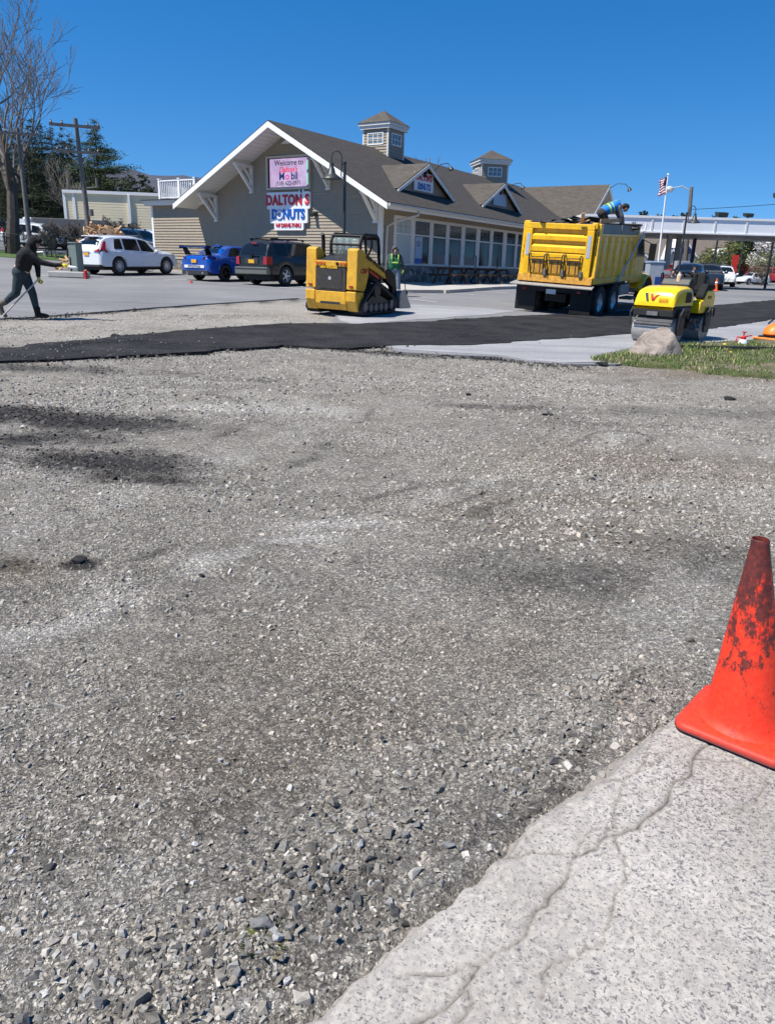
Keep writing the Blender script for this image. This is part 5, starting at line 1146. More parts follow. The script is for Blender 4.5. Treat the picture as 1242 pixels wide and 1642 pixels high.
p = MB(); p.cyl((0,0,0),(0,0,.07),.08,.05,10); o = p.build('tow_tag','soft_red'); P_ = atY(306,446,31.0); o.location = (P_.x,P_.y,g(P_.x,P_.y)+.04); tag(o,'tiny red marker on the asphalt behind the blue sedan','marker')
# ---- dark green SUV
JEP = dict(L=4.74, W=1.87, sill=.42, axles=(1.02, 3.80), wr=.375, round=.18, tumble=.42, tail_up=.1,
  top=[(0,.98),(.02,1.08),(.06,1.20),(.20,1.50),(.34,1.66),(.6,1.72),(2.0,1.74),(2.75,1.70),(3.35,1.22),(3.5,1.14),(4.5,1.06),(4.66,.95),(4.74,.75)],
  belt=[(0,1.02),(.3,1.10),(2.4,1.10),(3.3,1.06),(3.7,1.03),(4.5,.98),(4.74,.7)],
  windows=[(.50,.55,1.20,1.20,.12,.90),(1.28,1.28,2.10,2.10,.10,.92),(2.18,2.18,3.05,2.72,.10,.92)], top_panes=[(2.82,3.30,.93,'windscreen'),(.05,.28,.88,'rear_window')], mirror_x=3.05, handles=[1.9,2.85], seams=[1.24,2.14,3.1], rim='alloy', spokes=5)
jep = make_car('parked_car', JEP, 'green_paint'); tag(jep, 'dark green boxy SUV parked behind the track loader', 'car')
for sy in (-1,1):
    lamp(jep, 'tail_light', 'red_lens', [(-.03,sy*.66,.80),(-.02,sy*.86,.80),(-.01,sy*.85,1.10),(-.02,sy*.68,1.10)], .03)
    lamp(jep, 'tail_light', 'red_lens', [(.02,sy*.90,.80),(.20,sy*.945,.80),(.20,sy*.93,1.10),(.02,sy*.89,1.10)], .03)
    bx(jep, 'roof_rail', 'black', .5,2.5,sy*.58-.02,sy*.58+.02,1.76,1.80)
    for x in (.6,1.5,2.4): bx(jep,'rail_foot','black',x-.05,x+.05,sy*.58-.03,sy*.58+.03,1.71,1.765)
bx(jep,'roof_bar','black',.85,.92,-.6,.6,1.80,1.83); bx(jep,'roof_bar','black',2.0,2.07,-.6,.6,1.80,1.83)
bx(jep,'rear_bumper','green_light',-.10,.12,-.90,.90,.42,.70,bevel=.03); bx(jep,'licence_plate','plate_gold',-.045,-.012,-.16,.16,.84,.98,bevel=.003); bx(jep,'bumper_step','plastic',-.12,-.08,-.86,.86,.62,.66)
bx(jep,'brake_light','red_lens',.14,.17,-.16,.16,1.58,1.63); bx(jep,'plate_recess','plastic',-.03,-.011,-.36,.36,.82,1.03); p=MB(); p.bar((.0,0,1.13),(.0,-.4,1.12),.03,.03); p.box(-.06,.0,-.08,.08,1.08,1.17); p.build('rear_wiper','black',jep)
park(jep, 456, 31.8, 35, 1.02, -.80)

# ---- plain background cars reuse the same bodies
def copy_car(src, name_label, paint, px, Y, az, group='cars parked and driving beyond the pumps', lx=2.3, ly=0, sc=1, py=440):
    c = copy_tree(src)
    def rep(o):
        if o.type == 'MESH' and any(m_ and m_.name.split('.')[0] in ('white_paint','blue_paint','green_paint') for m_ in o.data.materials):
            o.data = o.data.copy()
            for i, m_ in enumerate(o.data.materials): o.data.materials[i] = M[paint]
        for k in o.children: rep(k)
    rep(c); tag(c, name_label, 'car', group); c.scale = (sc,)*3; park(c, px, Y, az, lx*sc, ly*sc, py)
    for k in list(c.children):
        if k.name.split('.')[0] in ('badge','badge_letters','bumper_sticker','wing_strut','rear_wing','wing_end','roof_fin','brake_light'): bpy.data.objects.remove(k)
    return c
# ================================================================ MACHINES
# ---- compact track loader (tail at x=0, bucket forward)
ld = empty('track_loader'); tag(ld, 'yellow compact track loader with black cab frame and bucket standing on the gravel', 'track loader')
Y_ = 'machine_yellow'
def tower(sy):
    e = MB(); y0, y1 = sorted((sy*.46, sy*.76))
    e.prism([(.0,.66),(.02,1.62),(.12,1.66),(.34,1.62),(.62,1.20),(.62,1.0),(.50,.70),(.42,.62)], 'y', y0, y1); e.build('side_tower', Y_, ld, bevel=.02)
    e = MB(); e.prism([(-.03,.62),(.42,.60),(.36,.22),(.22,.12),(.10,.12),(-.02,.38)], 'y', y0, y1+(.0)); e.build('rear_corner', Y_, ld, bevel=.03)
    e = MB(); e.box(-.04,-.005,(y0+y1)/2-.05,(y0+y1)/2+.05,.72,.76); e.build('reflector','red_lens',ld)
tower(-1); tower(1)
e = MB(); e.prism([(-.02,.60),(.3,.58),(.3,.12),(.10,.14),(-.01,.30)], 'y', -.455, .455); e.build('rear_bumper', Y_, ld, bevel=.02)
e = MB(); e.prism([(-.015,.28),(-.006,.44),(.0,.44),(.0,.28)], 'y', -.3, .3); e.build('bumper_slot', 'charcoal', ld)
e = MB(); e.box(-.012,.3,-.45,.45,.605,1.20); e.build('engine_door', 'grille', ld, bevel=.01)
e = MB(); e.box(-.022,-.013,-.33,.33,.66,1.14); e.build('radiator_mesh', 'grille', ld); e = MB(); e.cyl((-.03,.02,.92),(-.02,.02,.92),.045,n=14); e.build('badge','alloy',ld)
e = MB(); e.box(-.02,.3,-.45,.45,1.205,1.34); e.build('light_panel', Y_, ld, bevel=.012)
for i, y in enumerate((.40,.30,.20,-.20,-.30,-.40)):
    e = MB(); e.lathe([(.0,-.0),(.038,0),(.042,.012),(.042,.03)], (-.045,y,1.275), 'x', 14); e.build('rear_lamp', 'orange_lens' if i not in (3,) else 'black', ld, True)
e = MB(); e.prism([(.02,1.345),(.75,1.52),(.75,1.0),(.02,1.0)], 'y', -.44, .44); e.build('hood', 'charcoal', ld, bevel=.02)
for k in range(5): pass
e = MB(); e.tube([(.42,.50,1.3),(.42,.50,1.78),(.40,.50,1.93),(.34,.50,1.98)], .05, 10); e.build('exhaust_pipe', 'black', ld, True)
# hydraulic hose bundle behind the left tower
e = MB()
for k in range(3): e.tube([(.2,.56+k*.04,1.62),(.4,.54+k*.04,1.58-.03*k),(.6,.52+k*.03,1.38),(.75,.5,1.25)], .028, 8)
e.build('hose', 'black', ld, True)
# cab frame
e = MB()
for sy in (-.44,.44):
    e.tube([(.72,sy,1.25),(.70,sy,1.75),(.76,sy,1.93),(.90,sy,2.0),(1.55,sy,2.0),(1.66,sy,1.93),(1.72,sy,1.7),(1.80,sy,1.0)], .045, 8)
    e.bar((.95,sy,1.98),(1.05,sy,1.40),.05,.05); e.bar((.72,sy,1.28),(1.8,sy,1.05),.05,.08); e.bar((1.05,sy,1.40),(1.32,sy,1.70),.035,.035); e.bar((1.32,sy,1.70),(1.30,sy,1.95),.035,.035)
e.tube([(.70,-.44,1.75),(.70,.44,1.75)],.03,6); e.box(.9,1.6,-.44,.44,1.985,2.02); e.tube([(1.66,-.44,1.93),(1.66,.44,1.93)],.045,8); e.tube([(.80,-.44,1.96),(.80,.44,1.96)],.04,8)
e.build('cab_frame', 'black', ld, 50)
e = MB(); e.grid([[(x,y,z) for y in (-.42,-.2,0,.2,.42)] for x,z in ((.71,1.45),(.69,1.72),(.73,1.86),(.80,1.945),(.92,1.985))]); e.build('rear_glass','cab_glass',ld,True,solid=.008)
e = MB()
for k in range(9): z=1.2+k*.08; 
for sy in (-.455,.455):
    for k in range(8): e.bar((1.02+k*.085,sy,1.15),(1.02+k*.085,sy,1.95),.012,.006)
e.build('side_screen','black',ld)
e = MB(); e.box(1.0,1.1,-.22,.22,1.0,1.62); e.box(1.05,1.5,-.25,.25,.9,1.05); e.build('operator_seat','black',ld,bevel=.03)
e = MB(); e.hexa([(.60,-.45,.55),(1.9,-.45,.45),(1.9,.45,.45),(.60,.45,.55),(.60,-.45,1.3),(1.95,-.45,1.02),(1.95,.45,1.02),(.60,.45,1.3)]); e.build('chassis','black',ld,bevel=.02)
# lift arms: yellow sign plate above, black below
for sy in (-1,1):
    y0, y1 = sorted((sy*.60, sy*.72))
    e = MB(); e.prism([(.30,1.60),(.36,1.60),(1.75,1.10),(1.82,.98),(1.72,.90),(.45,1.30)], 'y', y0, y1); e.build('lift_arm', Y_, ld, bevel=.01)
    e = MB(); e.prism([(1.55,1.12),(1.95,1.16),(2.25,.95),(2.40,.40),(2.30,.22),(2.15,.30),(2.05,.70),(1.7,.86)], 'y', y0-.01, y1+.01); e.build('arm_elbow','black',ld,bevel=.02)
    e = MB(); e.cyl((.75,sy*.64,1.02),(1.9,sy*.64,.62),.05,n=10); e.cyl((.4,sy*.64,.98),(1.25,sy*.64,.86),.035,n=8); e.build('lift_cylinder','black',ld,True)
    e = MB(); e.bar((.72,sy*.725,1.12),(1.25,sy*.725,.93),.015,.07); e.build('red_stripe','soft_red',ld)
    # tracks
    trk = [(.30,.05),(1.86,.05),(2.06,.13),(2.10,.28),(1.98,.42),(1.15,.80),(1.0,.86),(.86,.82),(.26,.38),(.14,.24),(.18,.10)]
    a, b_ = sorted((sy*.50, sy*.86)); e = MB()
    cxx, czz = .95, .36; inn = [(cxx+(x-cxx)*.90, czz+(z-czz)*.84) for x,z in trk]
    n_ = len(trk); vs = [(x,a,z) for x,z in trk]+[(x,b_,z) for x,z in trk]+[(x,a,z) for x,z in inn]+[(x,b_,z) for x,z in inn]
    fs = []
    for i in range(n_):
        j = (i+1)%n_; fs += [(i,j,n_+j,n_+i),(2*n_+i,3*n_+i,3*n_+j,2*n_+j),(i,2*n_+i,2*n_+j,j),(n_+i,n_+j,3*n_+j,3*n_+i)]
    e.add(vs, fs)
    per = []
    for (p0,p1) in zip(trk, trk[1:]+trk[:1]):
        L_ = math.dist(p0,p1); m_ = max(1,int(L_/.10))
        for k in range(m_): t=(k+.5)/m_; per.append((p0[0]+(p1[0]-p0[0])*t, p0[1]+(p1[1]-p0[1])*t, math.atan2(p1[1]-p0[1],p1[0]-p0[0])))
    for x,z,an in per: dx,dz=math.cos(an)*.022,math.sin(an)*.022; nx,nz=math.sin(an)*.028,-math.cos(an)*.028; e.hexa([(x-dx,a,z-dz),(x+dx,a,z+dz),(x+dx,b_,z+dz),(x-dx,b_,z-dz),(x-dx+nx,a,z-dz+nz),(x+dx+nx,a,z+dz+nz),(x+dx+nx,b_,z+dz+nz),(x-dx+nx,b_,z-dz+nz)])
    t_ = e.build('track','rubber',ld)
    e = MB(); yy = sy*.80
    e.prism([(.45,.20),(1.8,.20),(1.9,.30),(1.6,.40),(1.1,.55),(.9,.55),(.5,.36)],'y',*sorted((sy*.60,sy*.79))); e.build('track_frame','charcoal',ld,bevel=.02)
    for x_,r_ in ((.34,.15),(.68,.10),(.96,.10),(1.24,.10),(1.52,.10),(1.90,.15)): e = MB(); e.lathe([(0,0),(r_,0),(r_,.08),(0,.08)],(x_,sy*.80-.04,.10+r_ if r_<.12 else .24),'y',18); e.build('roller_wheel','dull_steel',ld,60)
    e = MB(); e.lathe([(0,0),(.17,0),(.17,.08),(0,.08)],(1.0,sy*.80-.04,.63),'y',18); e.build('drive_sprocket','charcoal',ld,60)
# bucket
e = MB()
sidep = [(2.30,.12),(2.98,.10),(3.02,.14),(2.60,.60),(2.42,.62),(2.30,.50)]
for sy in (-.86,.83): e.prism(sidep,'y',sy,sy+.03)
e.build('bucket_side','steel',ld)
e = MB(); e.prism([(2.30,.12),(3.0,.10),(3.0,.13),(2.34,.16),(2.34,.48),(2.46,.58),(2.60,.585),(2.60,.61),(2.42,.62),(2.30,.50)],'y',-.83,.83); e.build('bucket','dull_steel',ld)
e = MB(); e.box(2.28,2.36,-.3,.3,.2,.45); e.box(2.2,2.31,-.74,-.5,.22,.52); e.box(2.2,2.31,.5,.74,.22,.52); e.build('bucket_coupler','black',ld)
text('lettering','NEW HOLLAND','black',ld,.13,(1.05,-.728,1.295),(R(90),R(20),0),.003,.006,sx=1.15)
text('lettering','NEW HOLLAND','truck_yellow',ld,.07,(-.027,.05,1.18),(R(90),0,R(-90)),.003,.003)
text('lettering','C227','soft_red',ld,.16,(.35,-.768,1.12),(R(90),0,0),.003,.006,shear=.3)
def stand(o, x, y, az, wb=(.4,1.9), dz=0, hw=.6):
    a = az2rz(az); c, s_ = math.cos(a), math.sin(a); m_ = (wb[0]+wb[1])/2
    zz = [g(x+q*c, y+q*s_) for q in wb]; cx, cy = x+m_*c, y+m_*s_; zl = g(cx-s_*hw, cy+c*hw); zr = g(cx+s_*hw, cy-c*hw)
    pit = -math.atan((zz[1]-zz[0])/(wb[1]-wb[0])); rol = math.atan((zl-zr)/(2*hw))
    o.location = (x, y, zz[0]+math.tan(-pit)*(-wb[0])+dz); o.rotation_mode = 'XYZ'
    o.rotation_euler = (Matrix.Rotation(a,3,'Z') @ Matrix.Rotation(pit,3,'Y') @ Matrix.Rotation(rol,3,'X')).to_euler(); return a
P_ = atY(490, 492, 20.3); a = az2rz(27)
stand(ld, P_.x-(-.76*-math.sin(a))*0+.0+.76*math.sin(a)*1.0, P_.y-.76*math.cos(a), 27, dz=.03)

# ---- dump truck (tailgate at x=0, forward +x)
dt = empty('dump_truck'); tag(dt, 'yellow dump truck loaded with broken asphalt seen from behind in front of the store', 'dump truck')
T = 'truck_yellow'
box_ = empty('dump_box', (0,0,0)); box_.parent = dt
ZB, ZT = 1.12, 2.86; HW = 1.22; BL = 4.2
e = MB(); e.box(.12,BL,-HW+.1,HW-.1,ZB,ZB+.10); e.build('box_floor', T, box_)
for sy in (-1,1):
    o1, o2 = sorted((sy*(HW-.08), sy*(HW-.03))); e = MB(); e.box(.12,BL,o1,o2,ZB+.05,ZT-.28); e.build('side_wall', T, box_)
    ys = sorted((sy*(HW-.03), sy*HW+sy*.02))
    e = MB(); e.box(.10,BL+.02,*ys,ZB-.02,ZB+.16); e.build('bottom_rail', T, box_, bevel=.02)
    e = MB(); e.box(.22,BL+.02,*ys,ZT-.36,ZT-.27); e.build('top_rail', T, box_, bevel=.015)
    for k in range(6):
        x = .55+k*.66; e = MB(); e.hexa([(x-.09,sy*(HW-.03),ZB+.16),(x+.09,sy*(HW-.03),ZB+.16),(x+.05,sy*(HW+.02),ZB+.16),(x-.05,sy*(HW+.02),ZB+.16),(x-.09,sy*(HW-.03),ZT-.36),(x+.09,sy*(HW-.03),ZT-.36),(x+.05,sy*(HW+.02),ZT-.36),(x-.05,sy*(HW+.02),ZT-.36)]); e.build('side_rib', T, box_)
        e = MB(); e.cyl((x,sy*(HW+.02),ZB+.42),(x,sy*(HW+.026),ZB+.42),.022,n=8); e.cyl((x,sy*(HW+.02),ZT-.5),(x,sy*(HW+.026),ZT-.5),.022,n=8); e.build('rib_rivet','black',box_)
    # corner post, slightly wider at the top
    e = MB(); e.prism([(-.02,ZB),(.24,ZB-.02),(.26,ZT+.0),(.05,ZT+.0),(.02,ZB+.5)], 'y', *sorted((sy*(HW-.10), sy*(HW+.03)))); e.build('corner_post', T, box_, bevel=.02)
    for k, z in enumerate((1.95,2.12,2.30,2.5)): 
        e = MB(); e.tube([(-.03,sy*(HW+.0),z),(-.07,sy*(HW+.0),z+.03),(-.07,sy*(HW+.0),z+.11),(-.03,sy*(HW+.0),z+.14)],.014,6); e.build('side_hook','black',box_)
    # mesh sideboards
    e = MB(); e.box(.28,2.2,*sorted((sy*(HW-.06),sy*(HW-.03))),ZT-.265,ZT); e.box(2.28,4.3,*sorted((sy*(HW-.06),sy*(HW-.03))),ZT-.265,ZT); e.build('sideboard','steel_grey',box_)
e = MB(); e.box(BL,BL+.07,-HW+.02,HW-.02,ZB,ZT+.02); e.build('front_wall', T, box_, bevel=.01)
e = MB(); e.box(BL-.5,BL+.12,-HW-.02,HW+.02,ZT-.0,ZT+.07); e.build('tarp_housing','black',box_,bevel=.02)
# tailgate with recessed panels
tg = empty('tailgate', (0,0,0)); tg.parent = dt
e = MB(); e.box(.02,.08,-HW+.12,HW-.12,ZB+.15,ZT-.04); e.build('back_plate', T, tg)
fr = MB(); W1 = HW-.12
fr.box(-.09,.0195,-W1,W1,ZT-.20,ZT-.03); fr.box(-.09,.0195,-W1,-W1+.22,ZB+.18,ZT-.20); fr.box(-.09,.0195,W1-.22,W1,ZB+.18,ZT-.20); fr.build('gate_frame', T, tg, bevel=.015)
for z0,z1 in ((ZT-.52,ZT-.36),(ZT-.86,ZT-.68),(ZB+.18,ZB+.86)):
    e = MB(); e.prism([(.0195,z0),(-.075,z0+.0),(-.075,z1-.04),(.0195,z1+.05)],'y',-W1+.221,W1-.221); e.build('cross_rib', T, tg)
for y in (-.56,0.02,.60):
    c = empty('chute', (0,0,0)); c.parent = tg; e = MB(); e.box(-.12,-.076,y-.20,y+.20,ZB+.24,ZB+.66); e.build('gate_door','truck_yellow_worn',c,bevel=.01)
    e = MB(); e.tube([(-.10,y-.21,ZB+.20),(-.15,y-.21,ZB+.5),(-.14,y-.23,ZB+.78),(-.10,y-.26,ZB+.82)],.02,6); e.tube([(-.10,y+.21,ZB+.20),(-.16,y+.22,ZB+.5),(-.18,y+.26,ZB+.72),(-.10,y+.27,ZB+.84)],.02,6)
    e.bar((-.15,y-.22,ZB+.62),(-.15,y+.22,ZB+.62),.03,.035); e.bar((-.14,y-.2,ZB+.72),(-.14,y+.2,ZB+.70),.03,.03); e.bar((-.13,y-.1,ZB+.25),(-.13,y-.1,ZB+.6),.015,.02); e.bar((-.13,y+.1,ZB+.25),(-.13,y+.1,ZB+.6),.015,.02); e.tube([(-.19,y+.24,ZB+.25),(-.2,y+.27,ZB+.8)],.016,6); e.build('chute_frame','truck_dark',c)
    e = MB(); e.box(-.16,-.08,y-.33,y-.23,ZB+.18,ZB+.36); e.build('latch_block','dull_steel',c,bevel=.01)
for sy in (-1,1):
    e = MB(); e.box(-.10,-.0905,sy*(W1-.11)-.05,sy*(W1-.11)+.05,ZB+.75,ZT-.35); e.build('reflector_strip','banner_pale',tg)
    e = MB(); e.box(-.06,.1,sy*(HW-.14)-.09,sy*(HW-.14)+.09,ZT-.16,ZT+.02); e.build('hinge',T,tg,bevel=.02)
e = MB(); e.prism([(-.02,ZB+.22),(-.10,ZB+.17),(-.14,ZB-.02),(.02,ZB-.02)],'y',-HW+.0,HW-.0); e.build('apron_lip','truck_yellow_worn',dt)
e = MB(); e.hexa([(-.34,-HW-.12,.98),(.02,-HW-.06,1.04),(.02,HW+.10,1.04),(-.34,HW+.16,.98),(-.34,-HW-.12,1.01),(.02,-HW-.06,1.08),(.02,HW+.10,1.08),(-.34,HW+.16,1.01)]); e.build('spreader_apron','steel',dt)
e = MB(); e.box(-.20,.1,-HW+.05,HW-.05,.82,.97); e.box(.1,7.4,-.46,-.36,.80,1.08); e.box(.1,7.4,.36,.46,.80,1.08); e.box(.2,2.6,-.35,.35,.5,.75); e.build('frame_rail','black',dt)
e = MB(); e.box(-.22,-.205,-.16,.16,.76,.90); e.build('licence_plate','plate_white',dt); e = MB(); e.box(-.22,-.20,-.95,-.85,.84,.90); e.box(-.22,-.2,.85,.95,.84,.90); e.build('tail_light','red_lens',dt)
for ax_ in (.98, 2.36):
    e = MB(); e.cyl((ax_,-1.0,.52),(ax_,1.0,.52),.11,n=12); e.sphere((ax_,0,.52),.26,12); e.build('axle','black',dt,True)
    for sy in (-1,1):
        for y, rim in ((sy*1.08,'alloy'),(sy*.76,'dark_alloy')): wheel(dt, ax_, y, .52, .28, rim, 0, sy, rr=.56)
for sy in (-1,1):
    wheel(dt, 6.35, sy*1.03, .52, .30, 'alloy', 0, sy, rr=.56)
    e = MB(); e.box(-.02,.0,sy*.92-.34,sy*.92+.34,.20,.96); e.build('mud_flap','black',dt)
    e = MB(); e.box(.25,3.1,sy*1.08-.2,sy*1.08+.2,1.08,1.115) ; e.build('wheel_guard','black',dt)
    e = MB(); e.box(3.25,4.3,sy*.85-.28,sy*.85+.28,.62,.98); e.build('fuel_tank','steel',dt,bevel=.05)
    e = MB(); e.box(4.35,5.2,sy*1.0-.22,sy*1.0+.22,.42,.50); e.box(4.45,5.2,sy*.95-.15,sy*.95+.15,.70,.76); e.build('cab_step','dull_steel',dt,bevel=.01)
    e = MB(); e.tube([(4.95,sy*1.1,2.0),(5.1,sy*1.45,1.95),(5.1,sy*1.48,2.3),(5.0,sy*1.1,2.45)],.016,6); e.box(5.06,5.14,sy*1.5-.11,sy*1.5+.11,1.75,2.32); e.build('mirror','black',dt,bevel=.02)
# cab and hood
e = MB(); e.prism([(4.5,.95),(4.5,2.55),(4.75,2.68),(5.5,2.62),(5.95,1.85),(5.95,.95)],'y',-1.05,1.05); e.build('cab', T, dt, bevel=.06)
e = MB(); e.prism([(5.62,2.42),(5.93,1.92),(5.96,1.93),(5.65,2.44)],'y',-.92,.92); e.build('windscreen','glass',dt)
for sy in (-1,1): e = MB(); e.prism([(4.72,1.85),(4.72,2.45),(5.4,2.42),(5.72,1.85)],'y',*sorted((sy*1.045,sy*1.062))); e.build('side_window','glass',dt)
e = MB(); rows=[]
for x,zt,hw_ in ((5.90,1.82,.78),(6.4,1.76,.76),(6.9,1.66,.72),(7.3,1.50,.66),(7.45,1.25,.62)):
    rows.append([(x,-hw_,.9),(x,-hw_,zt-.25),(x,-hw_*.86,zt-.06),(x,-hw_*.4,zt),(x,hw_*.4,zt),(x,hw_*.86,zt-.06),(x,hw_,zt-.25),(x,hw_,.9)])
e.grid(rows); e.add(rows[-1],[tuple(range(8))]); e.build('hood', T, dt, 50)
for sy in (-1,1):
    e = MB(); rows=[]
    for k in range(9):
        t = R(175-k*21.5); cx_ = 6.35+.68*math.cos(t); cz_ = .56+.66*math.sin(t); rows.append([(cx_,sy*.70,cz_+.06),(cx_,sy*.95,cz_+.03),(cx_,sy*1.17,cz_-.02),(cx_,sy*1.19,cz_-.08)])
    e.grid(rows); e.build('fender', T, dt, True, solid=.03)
e = MB(); e.box(7.4,7.6,-1.15,1.15,.45,.80); e.build('front_bumper','chrome',dt,bevel=.04)
e = MB(); e.cyl((4.42,-.9,1.0),(4.42,-.9,3.0),.07,n=12); e.build('exhaust_stack','chrome',dt,True)
for sy in (-1,1):
    e = MB(); e.tube([(2.3,sy*(HW+.07),ZB+.05),(4.40,sy*(HW+.09),ZT-.2),(4.55,sy*(HW+.07),ZT+.1)],.032,8); e.tube([(2.3,sy*(HW+.02),ZB+.03),(2.3,sy*(HW+.12),ZB+.06)],.06,8); e.build('tarp_arm','galv',dt,True)
# load
q = np.random.default_rng(12); v=[];f=[]
mb = MB()
for k in range(70):
    x = q.uniform(.15,4.1); y = q.uniform(-1.0,1.0); s_ = q.uniform(.2,.55); z = ZT-.12+.26*math.exp(-((x-1.6)/1.2)**2)*(1-abs(y)*.5)+q.uniform(-.08,.05)
    sh = SH[q.integers(0,40)]*np.array([s_*1.3,s_,s_*.45]); a_=q.uniform(0,6.28); tl=q.uniform(-.25,.25); ca,sa=math.cos(a_),math.sin(a_)
    sh = np.stack([sh[:,0]*ca-sh[:,1]*sa, sh[:,0]*sa+sh[:,1]*ca, sh[:,2]+sh[:,0]*tl],-1)+np.array([x,y,z]); mb.add([tuple(r) for r in sh], [tuple(c) for c in CF])
o = mb.build('asphalt_load','load'); 
M_load = o
e = MB(); e.box(.2,4.2,-1.08,1.08,ZT-.7,ZT-.2); o2 = e.build('load_bed','load',o)
e = MB(); e.bar((.25,-.55,ZT-.1),(.10,-.62,ZT+.28),.10,.04); e.bar((.3,-.2,ZT-.1),(.2,-.8,ZT+.1),.06,.04); o3 = e.build('shovel','log')
e = MB(); e.bar((.6,-1.0,ZT+.08),(2.4,-1.05,ZT+.14),.03,.12); o4 = e.build('plank','log')
P_ = atY(846, 498, 26.0); a = az2rz(33)
lx, ly = .98, 1.2
DX, DY = P_.x-(lx*math.cos(a)-ly*math.sin(a)), P_.y-(lx*math.sin(a)+ly*math.cos(a))
stand(dt, DX, DY, 33, (1.6,6.3), .03, 1.1)
dt.rotation_euler = (Matrix.Rotation(a,3,'Z') @ Matrix.Rotation(R(-2.2),3,'Y') @ Matrix.Rotation(R(2.4),3,'X')).to_euler()
dt.location.z = .5*(g(DX,DY)+g(DX+2*math.cos(a),DY+2*math.sin(a)))-.17+.03
bpy.context.view_layer.update(); DM = dt.matrix_world.copy()
for o_, lb, ct in ((M_load,'heap of broken dark asphalt slabs filling the dump truck box','asphalt rubble'),(o3,'pale wooden tool handles leaning on the load behind the tailgate','tool'),(o4,'tan plank lying on the load under the worker','plank')):
    o_.matrix_world = DM; tag(o_, lb, ct, kind='stuff' if o_ is M_load else None)

# ---- tandem roller (front drum at +x)
ro = empty('road_roller'); tag(ro, 'small yellow and black tandem road roller behind the boulder', 'road roller')
RY = 'roller_yellow'
for nm, xc in (('drum',.72),('drum',-.74)):
    e = MB(); e.lathe([(0,-.455),(.26,-.455),(.285,-.44),(.285,.44),(.26,.455),(0,.455)],(xc,0,.285),'y',40); d_ = e.build(nm,'steel',ro,40)
    for sy in (-1,1):
        e = MB(); e.prism([(xc-.14,.20),(xc+.14,.20),(xc+.17,.36),(xc+.16,.66),(xc+.05,.74),(xc-.12,.74),(xc-.2,.62),(xc-.17,.36)],'y',*sorted((sy*.465,sy*.50))); e.build('drum_support','charcoal',ro,bevel=.02)
        e = MB(); e.tube([(xc+.20,sy*.53,.35),(xc+.20,sy*.55,.62),(xc+.08,sy*.55,.74),(xc-.15,sy*.55,.72),(xc-.2,sy*.53,.55)],.022,8); e.build('guard_rail','charcoal',ro,True)
e = MB(); e.bar((1.02,-.44,.50),(1.02,.44,.50),.05,.06); e.bar((1.05,-.42,.44),(1.05,.42,.44),.012,.04); e.build('scraper','dull_steel',ro)
# front frame and hood
e = MB(); e.prism([(.16,.58),(1.04,.58),(1.06,.72),(.98,.78),(.16,.78)],'y',-.44,.44); e.build('front_frame','charcoal',ro,bevel=.02)
e = MB(); e.prism([(1.061,.60),(1.061,.68),(1.085,.68),(1.085,.60)],'y',-.12,.12); e.build('tow_eye','dull_steel',ro)
e = MB(); rows=[]
prof = [(1.05,.785,.425),(1.03,.90,.415),(.97,1.06,.40),(.88,1.13,.385),(.70,1.17,.37),(.40,1.19,.36),(.20,1.18,.36),(.12,1.12,.37),(.10,.785,.40)]
for x,z,h in prof: pass
xs_ = [1.06,1.045,1.0,.93,.83,.68,.5,.3,.18,.12]; zt_ = [.86,.95,1.05,1.12,1.155,1.18,1.19,1.19,1.175,1.13]
for x,z in zip(xs_,zt_):
    rows.append([(x,-.44,.785),(x,-.435,z-.14),(x,-.405,z-.05),(x,-.33,z-.008),(x,0,z),(x,.33,z-.008),(x,.405,z-.05),(x,.435,z-.14),(x,.44,.785)])
e.grid(rows); e.add(rows[0],[tuple(range(9))]); e.add(rows[-1],[tuple(range(9))]); e.build('hood',RY,ro,35)
for sy in (-1,1):
    e = MB(); e.prism([(.22,.86),(.22,1.02),(.30,1.07),(.50,1.07),(.52,.86)],'y',*sorted((sy*.436,sy*.445))); e.build('hood_vent','black',ro)
e = MB(); e.box(.16,1.05,-.445,.445,.783,.80); e.build('hood_seam','black',ro)
for k in range(7): pass
def hp(y, z): return (1.05+max(0,(.90-z))*.12-max(0,z-.95)*.55+.014, y, z)
e = MB(); e.add([hp(-.235,1.04),hp(-.17,1.04),hp(-.115,.88),hp(-.165,.88)],[(0,1,2,3)]); e.build('logo_dark_bar','charcoal',ro,solid=.006)
e = MB(); e.add([hp(-.11,1.03),hp(-.055,1.03),hp(-.02,.94),hp(.01,1.0),hp(.10,1.03),hp(.04,.98),hp(-.01,.89),hp(-.06,.90)],[(0,1,2,7),(2,3,6,7),(3,4,5,6)]); e.build('logo_red_mark','soft_red',ro,solid=.006)
text('lettering','WACKER','orange_lens',ro,.05,(1.068,.20,.93),(R(90),0,R(90)),.001,.001); text('lettering','NEUSON','orange_lens',ro,.05,(1.068,.20,.885),(R(90),0,R(90)),.001,.001)
